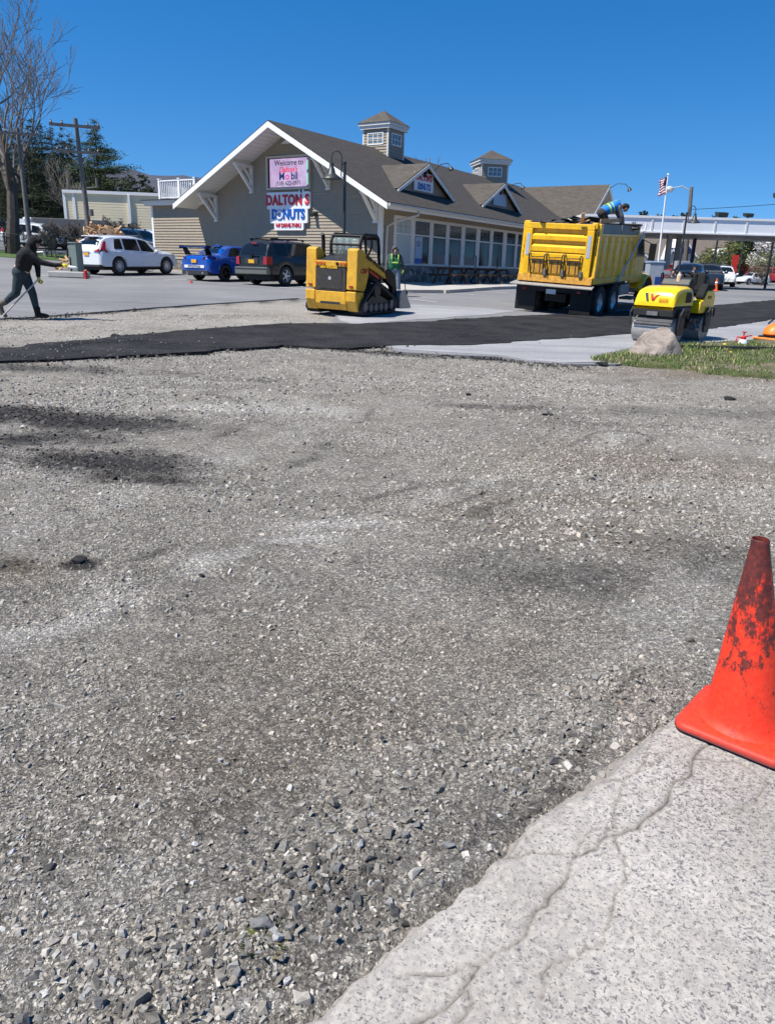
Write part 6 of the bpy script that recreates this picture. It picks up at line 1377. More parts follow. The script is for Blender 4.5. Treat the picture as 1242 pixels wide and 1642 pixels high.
# articulation, deck, rear body
e = MB(); e.box(-.15,.2,-.3,.3,.3,.6); e.cyl((.02,0,.25),(.02,0,.75),.09,n=12); e.build('articulation_joint','black',ro)
e = MB(); e.box(-.55,.10,-.43,.43,.44,.52); e.build('deck','charcoal',ro,bevel=.01)
e = MB(); e.box(-.28,.04,.40,.56,.28,.33); e.bar((-.12,.48,.3),(-.12,.42,.5),.05,.05); e.build('step','dull_steel',ro,bevel=.01)
for sy in (-1,1):
    e = MB(); e.prism([(-1.06,.62),(-1.10,.95),(-.98,1.10),(-.60,1.10),(-.45,.90),(-.30,.86),(-.28,.62)],'y',*sorted((sy*.24,sy*.455))); e.build('side_tank',RY,ro,bevel=.03)
    e = MB(); e.prism([(-1.05,1.105),(-1.02,1.22),(-.60,1.24),(-.42,1.0),(-.40,.93),(-.48,.93),(-.62,1.105)],'y',*sorted((sy*.26,sy*.45))); e.build('arm_rest','vinyl_black',ro,bevel=.03)
    text('lettering','RD12','charcoal',ro,.09,(-.75,sy*.458,.95),(R(90),0,R(180) if sy>0 else 0),.001,.002)
e = MB(); e.box(-1.04,-.56,-.43,.43,.56,.64); e.build('rear_frame','charcoal',ro,bevel=.02)
e = MB(); e.box(-.92,-.42,-.235,.235,.95,1.06); e.build('seat_cushion','black',ro,bevel=.04); e = MB(); e.hexa([(-.98,-.24,1.05),(-.86,-.24,1.05),(-.86,.24,1.05),(-.98,.24,1.05),(-1.08,-.21,1.46),(-.98,-.21,1.46),(-.98,.21,1.46),(-1.08,.21,1.46)]); e.build('seat_back','vinyl_black',ro,bevel=.05)
e = MB(); e.prism([(.06,.75),(.10,1.22),(.0,1.34),(-.18,1.36),(-.22,1.2),(-.12,.75)],'y',-.34,.30); e.build('console','charcoal',ro,bevel=.03)
e = MB(); e.lathe([(.17+.018*math.cos(R(t)), .018*math.sin(R(t))) for t in range(0,361,45)],(0,0,0),'z',24); e.bar((-.17,0,0),(.17,0,0),.03,.015); e.bar((0,-.17,0),(0,.17,0),.03,.015); sw = e.build('steering_wheel','black',ro,True); sw.location=(-.30,0,1.40); sw.rotation_euler=(0,R(-25),0)
e = MB(); e.bar((-.18,0,1.3),(-.30,0,1.39),.04,.04); e.tube([(.0,-.36,1.2),(-.02,-.40,1.42),(-.1,-.40,1.44),(-.14,-.38,1.2)],.016,6); e.tube([(.0,.33,1.2),(-.02,.36,1.42),(-.1,.36,1.44),(-.14,.34,1.2)],.016,6); e.build('hand_rail','black',ro,True)
e = MB(); e.lathe([(.0,0),(.05,0),(.05,.13),(.02,.16),(.02,.2),(0,.2)],(.02,.02,1.27),'z',12); e.build('jug','glove_cream',ro,True)
P_ = atY(1048, 545, 15.4); stand(ro, P_.x, P_.y, 0, (-.7,.7), 0, .4)
a_ = 180+20.5+22; X0 = atY(1045, 540, 16.4); stand(ro, X0.x+.55, X0.y+.5, a_, (-.7,.7), .0, .4)

# ---- plate compactor at the right frame edge
pc = empty('plate_compactor'); tag(pc, 'orange plate compactor cut off by the right frame edge', 'compactor')
e = MB(); e.prism([(-.42,.10),(-.34,.02),(.34,.02),(.42,.10),(.40,.13),(.32,.06),(-.32,.06),(-.40,.13)],'y',-.28,.28); e.build('base_plate','orange_plastic',pc)
e = MB(); e.box(-.32,.32,-.24,.24,.07,.16); e.build('engine_bed','black',pc,bevel=.02)
e = MB(); e.sphere((0,0,.20),.34,16,0,(1.05,.78,.72)); v=e.v; e.v=[(x,y,max(z,.17)) for x,y,z in v]; e.build('cover','orange_plastic',pc,True)
e = MB(); e.tube([(-.05,-.22,.4),(.12,-.22,.50),(.5,-.2,.62),(.8,-.16,.95),(.8,.16,.95),(.5,.2,.62),(.12,.22,.50),(-.05,.22,.4)],.018,8); e.build('handle','black',pc,True)
P_ = atY(1237, 541, 16.6); put(pc, P_.x+.1, P_.y, 60, .06)
# ---- sprayer
sp_ = empty('pump_sprayer'); tag(sp_, 'small white and red hand pump sprayer on the edge of the grass', 'sprayer')
e = MB(); e.lathe([(0,0),(.085,0),(.095,.03),(.095,.13),(.07,.18),(.045,.19)],n=18); e.build('bottle','sign_white',sp_,True)
e = MB(); e.lathe([(.05,.19),(.05,.24),(.03,.26),(.0,.26)],n=14); e.bar((0,0,.25),(0,0,.33),.02,.02); e.bar((-.04,0,.33),(.04,0,.33),.025,.02); e.bar((0,0,.24),(.16,0,.27),.03,.02); e.tube([(-.04,0,.22),(-.12,0,.24),(-.14,0,.16),(-.12,0,.10)],.014,6); e.build('pump_head','red',sp_)
P_ = atY(1190, 548, 15.3); put(sp_, P_.x, P_.y, 90, .05)
# ---- black pipe, flat stones and boards behind the boulder
def pole_between(name, mt, a, b, r, label, cat, dz=.06):
    A_ = atY(*a); B2 = atY(*b); e = MB(); e.tube([(A_.x,A_.y,g(A_.x,A_.y)+dz+r),(B2.x,B2.y,g(B2.x,B2.y)+dz+r)], r, 10); o = e.build(name, mt, None, True); return tag(o, label, cat)
pole_between('black_pipe','black',(1090,548,14.3),(1245,552,14.5),.055,'long black pipe lying behind the grass bank','pipe',.08)
pole_between('black_bar','black',(1110,548,14.9),(1190,549,15.2),.03,'thin black bar lying behind the long pipe','bar',.08)
# ================================================================ PEOPLE
def skin_mesh(name, mt, parent, chains, vox=.014, smooth_it=4, extra=None):
    """tapering limbs merged into one continuous surface"""
    mb = MB()
    for ch in chains:
        pts = []; rs = []
        for (p0, r0), (p1, r1) in zip(ch, ch[1:]):
            p0, p1 = Vector(p0), Vector(p1); L = (p1-p0).length; n = max(2, int(L/.03))
            for k in range(n): t = k/n; pts.append(p0.lerp(p1, t)); rs.append(r0*(1-t)+r1*t)
        pts.append(Vector(ch[-1][0])); rs.append(ch[-1][1]); mb.tube(pts, rs, 14)
        mb.sphere(tuple(pts[0]), rs[0]*.99, 12); mb.sphere(tuple(pts[-1]), rs[-1]*.99, 12)
    for c, r, sc in (extra or []): mb.sphere(c, r, 16, 0, sc)
    o = mb.build(name, mt, parent, True); q = o.modifiers.new('r', 'REMESH'); q.mode = 'VOXEL'; q.voxel_size = vox; q.use_smooth_shade = True
    s_ = o.modifiers.new('s', 'SMOOTH'); s_.iterations = smooth_it; s_.factor = .5; baked(o, []); 
    for p_ in o.data.polygons: p_.use_smooth = True
    if not o.data.materials: o.data.materials.append(M[mt])
    return o
def hand(parent, mt, wrist, d, palm_n, curl=.9, name='glove', sc=1):
    """palm, five bent fingers; d = direction of the forearm, palm_n = the way the palm faces"""
    d = Vector(d).normalized(); n = Vector(palm_n); n = (n-d*n.dot(d)).normalized(); s_ = d.cross(n).normalized(); w_ = Vector(wrist); ch = [[(w_, .028*sc), (w_+d*.04*sc, .030*sc)]]
    for k, (o_, L) in enumerate(((-.030,.072),(-.010,.08),(.010,.076),(.029,.06))):
        b = w_+d*.08*sc+s_*o_*sc; a = b+(d*math.cos(curl*.6)+n*math.sin(curl*.6))*L*.45*sc; c = a+(d*math.cos(curl*1.5)+n*math.sin(curl*1.5))*L*.32*sc; e_ = c+(d*math.cos(curl*2.3)+n*math.sin(curl*2.3))*L*.25*sc
        ch.append([(w_+d*.035*sc+s_*o_*.7*sc, .014*sc),(b, .0115*sc),(a,.0105*sc),(c,.0095*sc),(e_,.0085*sc)])
    t0 = w_+d*.03*sc-s_*.028*sc; t1 = t0+(d*.5-s_*.6+n*.6).normalized()*.04*sc; t2 = t1+(d*.7+n*.7).normalized()*.03*sc
    ch.append([(t0,.015*sc),(t1,.012*sc),(t2,.010*sc)]); return skin_mesh(name, mt, parent, ch, .0055, 1)
def head(root, c, look, up=(0,0,1), r=.098, hood=None, cap=None):
    """a head with nose, brow, chin and ears; returns its body chains"""
    c = Vector(c); f = Vector(look).normalized(); u = Vector(up); u = (u-f*u.dot(f)).normalized(); s_ = f.cross(u)
    ex = [(tuple(c), r, (.84,.92,1.12)), (tuple(c+f*r*.35-u*r*.55), r*.62, (1,1,1))]
    ch = [[(c+f*r*.86+u*r*.12,.012),(c+f*r*1.10-u*r*.18,.017),(c+f*r*.95-u*r*.26,.014)],[(c+f*r*.78-u*r*.52-s_*.02,.012),(c+f*r*.84-u*r*.52,.013),(c+f*r*.78-u*r*.52+s_*.02,.012)],
          [(c+s_*r*.86+u*r*.05,.013),(c+s_*r*.9-u*r*.22,.011)],[(c-s_*r*.86+u*r*.05,.013),(c-s_*r*.9-u*r*.22,.011)]]
    for k in (-1,1):
        e = MB(); p_ = c+f*r*.80+s_*k*r*.34+u*r*.08; e.sphere(tuple(p_), .013, 8); e.build('eye','black',root,True)
    return ch, ex
# --- worker with the marking can, mid-stride, bent forward to the right
def worker_left():
    P_ = atY(56, 508, 16.9); gz = g(P_.x, P_.y)+.03; t = empty('person', (P_.x, P_.y, gz)); tag(t, 'person in black hoodie bending forward, reaching out a spray can and trailing a long pole', 'person')
    # local frame: +x picture right, y away
    V_ = lambda x,y,z: (x, y, z)
    pel = V_(-.17,.0,.93); chest = V_(.02,.0,1.30); neck = V_(.12,.0,1.47); hd = V_(.22,.0,1.585)
    ch, ex = head(t, hd, (.75,-.25,-.62), (.5,0,.8))
    skin_mesh('body','skin',t,[[(pel,.10),(chest,.09),(neck,.05),(hd,.06)]]+ch+[[((.78,-.03,1.135),.026),((.84,-.03,1.13),.026)]],.013,3,ex)
    # jeans: front leg under the hips, rear leg kicked back
    skin_mesh('jeans','jean_dark',t,[[(V_(-.19,-.07,.95),.155),(V_(-.18,.09,.95),.15)],[(V_(-.19,-.08,.92),.125),(V_(-.30,-.10,.53),.088),(V_(-.56,-.10,.33),.062)],[(V_(-.16,.08,.92),.125),(V_(-.02,.08,.50),.085),(V_(.03,.08,.13),.062)]],.016,5)
    skin_mesh('boot','boot',t,[[(V_(-.55,-.10,.34),.070),(V_(-.70,-.10,.27),.060)],[(V_(-.70,-.10,.30),.062),(V_(-.66,-.10,.10),.052),(V_(-.60,-.10,.045),.045)]],.012,3)
    skin_mesh('boot','black_cloth',t,[[(V_(.03,.08,.20),.075),(V_(.04,.08,.08),.062)],[(V_(.03,.08,.065),.06),(V_(.20,.06,.05),.05),(V_(.26,.05,.045),.042)]],.012,3)
    skin_mesh('hoodie','black_cloth',t,[[(V_(-.12,-.09,1.08),.125),(V_(-.05,-.10,1.28),.14),(V_(.05,-.10,1.40),.11)],[(V_(-.12,.09,1.08),.125),(V_(-.05,.10,1.28),.14),(V_(.05,.10,1.40),.11)],[(V_(-.10,0,1.08),.15),(V_(-.02,0,1.30),.155),(V_(.10,0,1.45),.11)],
        [(V_(.08,-.17,1.38),.085),(V_(.32,-.14,1.18),.066),(V_(.56,-.06,1.13),.050),(V_(.74,-.03,1.135),.042)],[(V_(.04,.18,1.36),.085),(V_(.10,.20,1.08),.066),(V_(.13,.12,.88),.048)]],.016,5)
    # hood as a shell open to the front
    skin_mesh('hood','black_cloth',t,[[(V_(.08,0,1.44),.12),(V_(.15,0,1.56),.125),(V_(.20,0,1.63),.112)],[(V_(.20,0,1.63),.105),(V_(.29,-.02,1.62),.07)]],.014,4)
    skin_mesh('waist','skin_pale',t,[[(V_(-.16,-.02,1.03),.155),(V_(-.15,.02,1.03),.155)]],.016,3)
    hand(t,'glove_yellow',(.76,-.03,1.135),(1,0,-.05),(0,-.2,-1),1.1,'glove',1.25); hand(t,'glove_yellow',(.135,.11,.86),(.05,-.1,-1),(1,0,0),1.2,'glove',1.2)
    bpy.context.view_layer.update(); W_ = t.matrix_world
    e = MB(); e.lathe([(0,0),(.030,0),(.032,.01),(.032,.17),(.024,.185),(.012,.19),(.012,.205),(0,.205)],n=14); c = e.build('spray_can','sign_white',None,True); c.location = W_ @ Vector((.87,-.05,1.10)); c.rotation_euler = (0,R(95),0); tag(c,'white spray can held out in the yellow glove of the bending worker','spray can')
    e = MB(); e.cyl((0,0,0),(0,0,.06),.016,n=8); 
    a, b = W_ @ Vector((.17,.06,.84)), W_ @ Vector((-.62,-.22,.015)); e = MB(); e.cyl(a,b,.017,n=8); e.bar(b+Vector((-.05,0,0)),b+Vector((.12,-.1,0)),.05,.02); r_ = e.build('rake_pole','rake_metal',None,True); tag(r_,'long pale pole trailing from the bending worker down to the torn edge','pole')
worker_left()
# --- worker in the green vest standing behind the loader bucket
def worker_vest():
    P_ = atY(631, 469, 28.9); gz = g(P_.x,P_.y)+.04; t = empty('person', (P_.x,P_.y,gz), R(6)); tag(t,'person in grey hood and green reflective vest standing beside the loader bucket','person')
    ch, ex = head(t,(0,-.06,1.58),(0,-1,-.15))
    skin_mesh('body','skin',t,[[((0,0,.98),.13),((0,0,1.38),.13),((0,-.03,1.48),.06),((0,-.05,1.57),.06)]]+ch,.013,3,ex)
    skin_mesh('jeans','jean_light',t,[[((-.07,0,.93),.135),((.08,0,.93),.135)],[((-.10,0,.90),.118),((-.12,-.02,.50),.09),((-.12,.0,.10),.085)],[((.10,0,.90),.118),((.15,-.03,.50),.09),((.17,-.02,.10),.085)]],.016,4)
    for x in (-.12,.18): skin_mesh('boot','jean_light',t,[[((x,.02,.07),.062),((x+.02*(1 if x>0 else -1),-.14,.05),.048)]],.012,3)
    skin_mesh('hoodie','hood_grey',t,[[((-.08,0,1.0),.14),((-.09,0,1.32),.15),((-.10,0,1.40),.11)],[((.08,0,1.0),.14),((.09,0,1.32),.15),((.10,0,1.40),.11)],[((-.19,0,1.38),.085),((-.28,-.01,1.12),.068),((-.27,-.06,.90),.05)],[((.19,0,1.38),.085),((.29,0,1.12),.068),((.32,-.07,.93),.05)]],.016,4)
    skin_mesh('hood','hood_grey',t,[[((0,.05,1.46),.12),((0,.035,1.58),.125),((0,.02,1.655),.115)],[((-.10,-.10,1.62),.040),((-.105,-.10,1.5),.040),((0,-.13,1.43),.045),((.105,-.10,1.5),.040),((.10,-.10,1.62),.040),((0,-.11,1.70),.045),((-.10,-.10,1.62),.040)]],.012,2)
    skin_mesh('vest','vest_green',t,[[((-.08,0,.99),.152),((-.09,0,1.32),.163),((-.10,0,1.38),.125)],[((.08,0,.99),.152),((.09,0,1.32),.163),((.10,0,1.38),.125)]],.016,4)
    e = MB(); ring = [(.245*math.cos(R(k*15)),.170*math.sin(R(k*15))) for k in range(25)]
    e.grid([[(x,y,z) for x,y in ring] for z in (1.135,1.195)]); e.build('reflective_band','vest_lime',t,True,solid=.006)
    for x in (-.12,.12): e = MB(); e.grid([[(x-.02,y,z),(x+.02,y,z)] for y,z in ((-.168,1.20),(-.172,1.32),(-.15,1.43),(-.08,1.505))]); e.build('reflective_strap','vest_lime',t,True,solid=.006)
    hand(t,'glove_lime',(-.27,-.07,.89),(0,-.05,-1),(1,0,0),.8,'glove',1.15); hand(t,'glove_lime',(.32,-.08,.92),(.1,-.1,-1),(-1,0,0),1.2,'glove',1.15)
    bpy.context.view_layer.update(); W_ = t.matrix_world
    e = MB(); a, b = W_ @ Vector((.34,-.09,.93)), W_ @ Vector((.44,-.15,.02)); e.cyl(a,b,.016,n=8); e.bar(b,b+Vector((.02,.0,.16)),.10,.02); tag(e.build('shovel','black',None),'dark shovel standing on the asphalt in the hand of the green-vested worker','shovel')
worker_vest()
# --- worker bent over on the load
def worker_top():
    bpy.context.view_layer.update(); t = bpy.data.objects.new('person', None); C.objects.link(t); t.matrix_world = DM @ Matrix.Translation((2.9,-.30,2.78)) @ Matrix.Rotation(R(-52),4,'Z'); tag(t,'person in bright blue reflective vest bending over the top rail of the dump truck','person')
    # local +x towards the truck's front (picture right)
    ch, ex = head(t,(.72,-.02,.62),(.6,0,-.8),(.8,0,.5))
    skin_mesh('body','skin',t,[[((0,0,.45),.13),((.42,0,.66),.13),((.6,0,.66),.06),((.7,0,.63),.06)]]+ch,.013,3,ex)
    skin_mesh('hair','hair',t,[[((.68,-.02,.68),.095),((.74,-.02,.66),.10)]],.014,3)
    skin_mesh('trousers','trouser_brown',t,[[((-.05,-.08,.45),.15),((-.05,.1,.45),.15)],[((-.05,-.09,.44),.13),((.12,-.1,.12),.09),((-.28,-.1,.04),.065)],[((-.05,.1,.44),.13),((.15,.14,.14),.09),((-.22,.14,.04),.065)]],.016,4)
    skin_mesh('shirt','plaid',t,[[((.0,0,.50),.15),((.40,0,.66),.16)],[((.42,-.18,.64),.08),((.56,-.2,.36),.065),((.66,-.16,.12),.048)],[((.42,.18,.64),.08),((.60,.2,.36),.065),((.72,.16,.12),.048)]],.016,4)
    skin_mesh('vest','vest_blue',t,[[((.02,-.07,.52),.155),((.36,-.08,.68),.165)],[((.02,.07,.52),.155),((.36,.08,.68),.165)]],.016,4)
    e = MB(); 
    def over(x0, z0, tilt, rx, ry, wd):
        ring = []
        for k in range(25):
            a_ = R(k*15); ring.append((Vector((-math.sin(tilt)*math.sin(a_)*rx, math.cos(a_)*ry, math.cos(tilt)*math.sin(a_)*rx))))
        d_ = Vector((math.cos(tilt),0,math.sin(tilt)))*wd/2; c_ = Vector((x0,0,z0)); e.grid([[tuple(c_+v+s_*d_) for v in ring] for s_ in (-1,1)])
    over(.14,.575,R(24),.176,.245,.06); over(.24,.62,R(24),.18,.252,.03); e.build('reflective_band','vest_lime',t,True,solid=.006)
    e = MB()
    for y in (-.1,.1): e.grid([[(x,y-.025,z),(x,y+.025,z)] for x,z in ((-.05,.66),(.08,.725),(.25,.80),(.40,.855),(.5,.84))])
    e.build('reflective_strap','vest_lime',t,True,solid=.006)
    hand(t,'soft_red',(.66,-.16,.11),(.2,0,-1),(1,0,0),1.1,'glove',1.2); hand(t,'soft_red',(.72,.16,.11),(.2,0,-1),(1,0,0),1.1,'glove',1.2)
worker_top()
# --- two people sitting beyond the roller
def sitter(px, py, Y, label, az, cloth='black_cloth', low='black_cloth'):
    P_ = atY(px, py, Y); t = empty('person',(P_.x,P_.y,g(P_.x,P_.y)+.04),R(az)); tag(t,label,'person')
    ch, ex = head(t,(0,-.02,1.22),(0,-1,-.2))
    skin_mesh('body','skin',t,[[((0,.1,.55),.13),((0,.03,1.0),.13),((0,0,1.1),.06),((0,-.02,1.2),.06)]]+ch,.018,3,ex)
    skin_mesh('trousers',low,t,[[((-.1,.1,.52),.13),((-.14,-.35,.52),.085),((-.14,-.35,.08),.06),((-.14,-.5,.05),.05)],[((.1,.1,.52),.13),((.14,-.35,.52),.085),((.14,-.35,.08),.06),((.14,-.5,.05),.05)]],.02,4)
    skin_mesh('jacket',cloth,t,[[((-.08,.1,.58),.14),((-.09,.03,.95),.14)],[((.08,.1,.58),.14),((.09,.03,.95),.14)],[((-.19,.03,.98),.08),((-.28,-.05,.74),.06),((-.12,-.3,.66),.045)],[((.19,.03,.98),.08),((.28,-.05,.74),.06),((.12,-.3,.66),.045)]],.02,4)
    skin_mesh('hair','hair',t,[[((0,.0,1.25),.105),((0,.02,1.21),.10)]],.018,3)
    hand(t,'skin',(-.11,-.31,.66),(.3,-1,0),(0,0,-1),.8,'hand',1.1); hand(t,'skin',(.11,-.31,.66),(-.3,-1,0),(0,0,-1),.8,'hand',1.1)
sitter(1075,462,30.5,'person in black sitting at the red picnic table beyond the roller',-20); sitter(1107,462,42,'person in black seated right of the lamp post beyond the roller',15)

# ================================================================ STREET FURNITURE
def bell_lamp(px, py, Y, h, arm, label, lean=0, rz=0):
    P_ = atY(px, py, Y); t = empty('street_lamp',(P_.x,P_.y,g(P_.x,P_.y)+.03),rz); tag(t,label,'street lamp','bell street lamps')
    e = MB(); e.cyl((0,0,0),(0,0,.5),.09,.07,12); e.cyl((0,0,.5),(0,0,h),.055,.05,12); e.cyl((0,0,h),(0,0,h+.03),.07,n=12); e.build('post','lamp_dark',t,40)
    s_ = arm; pts = [(0,0,h-.42),(s_*.06,0,h-.46),(s_*.12,0,h-.40),(s_*.10,0,h-.1)]
    for k in range(0,10): a_ = R(180-k*20) if True else 0; pts.append((s_*(.10+.17-.17*math.cos(R(k*20))),0,h+.16+.20*math.sin(R(k*20))))
    pts.append((s_*.44,0,h+.0)); e = MB(); e.tube(pts,.02,8); e.bar((0,0,h-.05),(s_*.13,0,h-.05),.03,.03); e.build('gooseneck_arm','lamp_dark',t,True)
    c = (s_*.44,0,h-.02); e = MB(); e.lathe([(.0,.0),(.07,0),(.075,-.13),(.10,-.16),(.13,-.30),(.24,-.40),(.33,-.47),(.335,-.49),(.30,-.475),(.0,-.30)],c,'z',24); e.build('lamp_shade','lamp_green',t,True)
bell_lamp(551,455,27.2,4.30,-1,'dark bell lamp on a gooseneck post in front of the gable behind the loader')
bell_lamp(1085,452,44,4.1,1,'dark bell lamp on a gooseneck post right of the dump truck', rz=R(-6))
def util_pole(px_b, py_b, px_t, py_t, Y, label, arms, mt='pole_wood', r=.15, group=None, street=None):
    a = atY(px_b, py_b, Y); b = atY(px_t, py_t, Y); t = empty('utility_pole', (a.x,a.y,g(a.x,a.y)-.2)); tag(t,label,'utility pole',group)
    top = Vector((b.x-a.x, 0, b.z-t.location.z)); e = MB(); e.cyl((0,0,0), top, r, r*.66, 12); e.build('pole', mt, t, 40)
    u = top.normalized()
    for d_, w_, yy in arms:
        c = top - u*d_; s_ = Vector((math.cos(R(yy)), math.sin(R(yy)), 0)); e = MB(); e.bar(c-s_*w_/2+Vector((0,-.16,0)), c+s_*w_/2+Vector((0,-.16,0)), .10, .13); e.build('crossarm','galv' if mt=='galv' else mt,t)
        e = MB(); e.bar(c-u*.6, c-s_*w_*.28+Vector((0,-.16,0)),.03,.03); e.bar(c-u*.6, c+s_*w_*.28+Vector((0,-.16,0)),.03,.03); e.build('brace','galv',t)
        for k in (-.46,-.25,.25,.46): e = MB(); p_ = c+s_*w_*k+Vector((0,-.16,.06)); e.lathe([(.0,0),(.05,0),(.06,.05),(.035,.09),(.05,.13),(0,.16)],tuple(p_),'z',10); e.build('insulator','dull_steel',t,True)
    return t, top, u
up, top_, u_ = util_pole(148,400,121,190,40,'tall leaning utility pole with two crossarms behind the white SUV',[(.35,2.3,20),(1.5,2.0,20)],r=.145)
e = MB(); c = top_-u_*3.1
for s_ in (-1,1): e.bar(c,c+Vector((s_*.7,-.1,.05)),.05,.05); e.cyl(c+Vector((s_*.7,-.1,.05)),c+Vector((s_*.7,-.1,.45)),.06,n=8); e.tube([c+Vector((s_*.7,-.1,.4)),c+Vector((s_*.55,-.1,1.0)),c+Vector((s_*.8,-.1,1.6))],.008,4)
e.cyl(c-u_*1.3+Vector((.25,-.1,0)),c-u_*1.3+Vector((.25,-.1,.3)),.12,n=10); e.build('cutout_switch','dull_steel',up)
up2, t2, u2 = util_pole(50,402,28,205,46,'second leaning utility pole among the bare branches at left',[(.3,2.2,20)],r=.15)
e = MB(); c = t2-u2*6.6
for k in (0,1.0): e.tube([c+Vector((.1,-.1,-k)),c+Vector((.75,-.1,-k+.05)),c+Vector((.85,-.1,-k-.2))],.05,6)
e.build('pole_bracket','galv',up2)
up3, t3, u3 = util_pole(1099,430,1108,300,62,'far utility pole with a street light on a curved arm above the canopy',[],r=.20)
e = MB(); e.tube([t3-u3*.3,t3+Vector((-.7,0,.05)),t3+Vector((-1.4,0,-.1))],.04,6); e.sphere(tuple(t3+Vector((-1.65,0,-.2))),.32,12,0,(1,.7,.75)); e.build('street_light','galv',up3,True)
e = MB(); e.cyl(t3-u3*4,t3-u3*9+Vector((.3,-.2,0)),.07,n=8); e.build('conduit','galv',up3)
def wire(a, b, sag, label, r=.02):
    A_, B2 = Vector(a), Vector(b); pts = [A_.lerp(B2,k/16)-Vector((0,0,sag*4*(k/16)*(1-k/16))) for k in range(17)]; e = MB(); e.tube(pts,r,5); tag(e.build('overhead_wire','black',None,True),label,'wire')
bpy.context.view_layer.update(); T3 = up3.matrix_world @ t3
wire(T3-Vector((0,0,1.6)), atY(1700,262,70), .6,'upper wire running right from the far utility pole'); wire(T3-Vector((0,0,2.2)), atY(1700,345,70), 1.2,'lower wire running right from the far utility pole'); wire(T3-Vector((0,0,1.9)), atY(900,372,70), .8,'wire running left from the far utility pole to the trees'); wire(T3-Vector((0,0,1.9)), atY(1040,400,66), .1,'short guy wire slanting down left of the far pole')
def area_light(px, pyb, pyt, Y, label, two=False):
    a = atY(px, pyb, Y); b = atY(px, pyt, Y); t = empty('parking_light',(a.x,a.y,g(a.x,a.y))); tag(t,label,'light pole','box lights above the canopy'); h = b.z-t.location.z
    e = MB(); e.cyl((0,0,0),(0,0,h-.2),.10,.08,10); e.build('pole','lamp_dark',t,40)
    e = MB(); e.hexa([(-.42,-.42,h-.28),(.42,-.42,h-.28),(.42,.42,h-.12),(-.42,.42,h-.12),(-.46,-.46,h+.1),(.46,-.46,h+.1),(.46,.46,h+.22),(-.46,.46,h+.22)]); e.build('lamp_head','lamp_green',t,bevel=.03)
    e = MB(); e.hexa([(-.34,-.36,h-.31),(.34,-.36,h-.31),(.34,.36,h-.16),(-.34,.36,h-.16),(-.34,-.36,h-.29),(.34,-.36,h-.29),(.34,.36,h-.14),(-.34,.36,h-.14)]); e.build('lens','clear_lens',t)
area_light(1229,440,313,62,'tall box light with the highest head at the right frame edge'); area_light(1141,440,343,72,'box light standing left of the other two above the canopy'); area_light(1183,440,344,90,'small middle box light peeking above the canopy')
# flag pole
a = atY(1052,447,40); b = atY(1071,280,40); fp = empty('flagpole',(a.x,a.y,g(a.x,a.y))); tag(fp,'white flagpole with a small flag in front of the canopy','flagpole'); tp = Vector((b.x-a.x-.02,0,b.z-fp.location.z))
e = MB(); e.cyl((0,0,0),tp,.055,.03,10); e.sphere(tuple(tp),.06,8); e.build('pole','bright_trim',fp,True)
fl = bpy.data.objects.new('flag',None); C.objects.link(fl); fl.location = fp.location+tp-Vector((.02,0,.1)); tag(fl,'small striped red and white flag hanging from the white flagpole','flag')
e = MB(); e2 = MB(); st = 13; Hf, Wf = .78, .34
def fpnt(u, v): return (-Wf*u+.03*math.sin(v*7+u*3), .05*math.sin(u*9+v*4), -Hf*v-.10*u+.03*math.sin(u*6))
for k in range(st):
    e.grid([[fpnt(u/8,(k+j/2)/st) for u in range(9)] for j in range(3)], mi=k%2)
fo = e.build('cloth',['flag_red','sign_white'],fl,True,solid=.006)
e = MB(); e.grid([[tuple(Vector(fpnt(u/8*.45,v/8*.5))+Vector((0,-.008,0))) for u in range(9)] for v in range(9)]); e.build('canton','navy',fl,True,solid=.004)

# ================================================================ STATION CANOPY, PUMPS, FAR SHOPS
cn = empty('station_canopy'); tag(cn,'long white filling station canopy behind the dump truck and roller','canopy')
CY = 52.0; a = atY(985,349,CY); b = atY(1242,349,CY); zt = a.z*0+ (a.z+b.z)/2; zb_ = atY(1110,374,CY).z
x0, x1 = a.x-2.2, b.x+9; ct = empty('fascia'); 
bpy.data.objects.remove(ct)
ROT = R(2.0)
cn.location = (x0, CY, 0); cn.rotation_euler = (0,0,-ROT*0)
Lc = x1-x0
e = MB(); e.box(0,Lc,-.06,.0,zb_,zt); e.box(0,.06,.0,9,zb_,zt); e.box(0,Lc,9,9.06,zb_,zt); e.box(Lc-.06,Lc,0,9,zb_,zt); e.build('fascia','canopy_white',cn)
e = MB(); e.box(-.06,Lc,-.12,-.061,zt-.10,zt+.04); e.build('top_rail','bright_trim',cn); e = MB(); e.box(-.06,Lc,-.12,-.061,zb_-.04,zb_+.05); e.build('bottom_rail','bright_trim',cn)
for k in range(int(Lc/2.05)+1): e = MB(); e.box(k*2.05+.5,k*2.05+.6,-.10,-.0605,zb_+.05,zt-.1); e.build('panel_joint','trim',cn)
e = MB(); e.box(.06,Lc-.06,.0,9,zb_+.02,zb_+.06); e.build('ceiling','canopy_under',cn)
e = MB()
for k in range(int(Lc/1.2)): e.box(k*1.2+.2,k*1.2+.22,.1,8.9,zb_-.005,zb_+.019)
e.build('ceiling_seam','gutter',cn)
gz = g(x0+5,CY+4)
for cx_ in (2.7+1.6,5.4+1.3,): pass
for px_, yy in ((1068,3.2),(1083,5.8)):
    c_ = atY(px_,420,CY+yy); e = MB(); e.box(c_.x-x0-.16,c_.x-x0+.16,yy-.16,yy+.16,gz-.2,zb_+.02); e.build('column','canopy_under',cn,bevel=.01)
e = MB(); c_ = atY(1108,420,CY+7); e.box(c_.x-x0-.11,c_.x-x0+.11,6.9,7.1,gz,zb_); e.build('column','navy',cn)
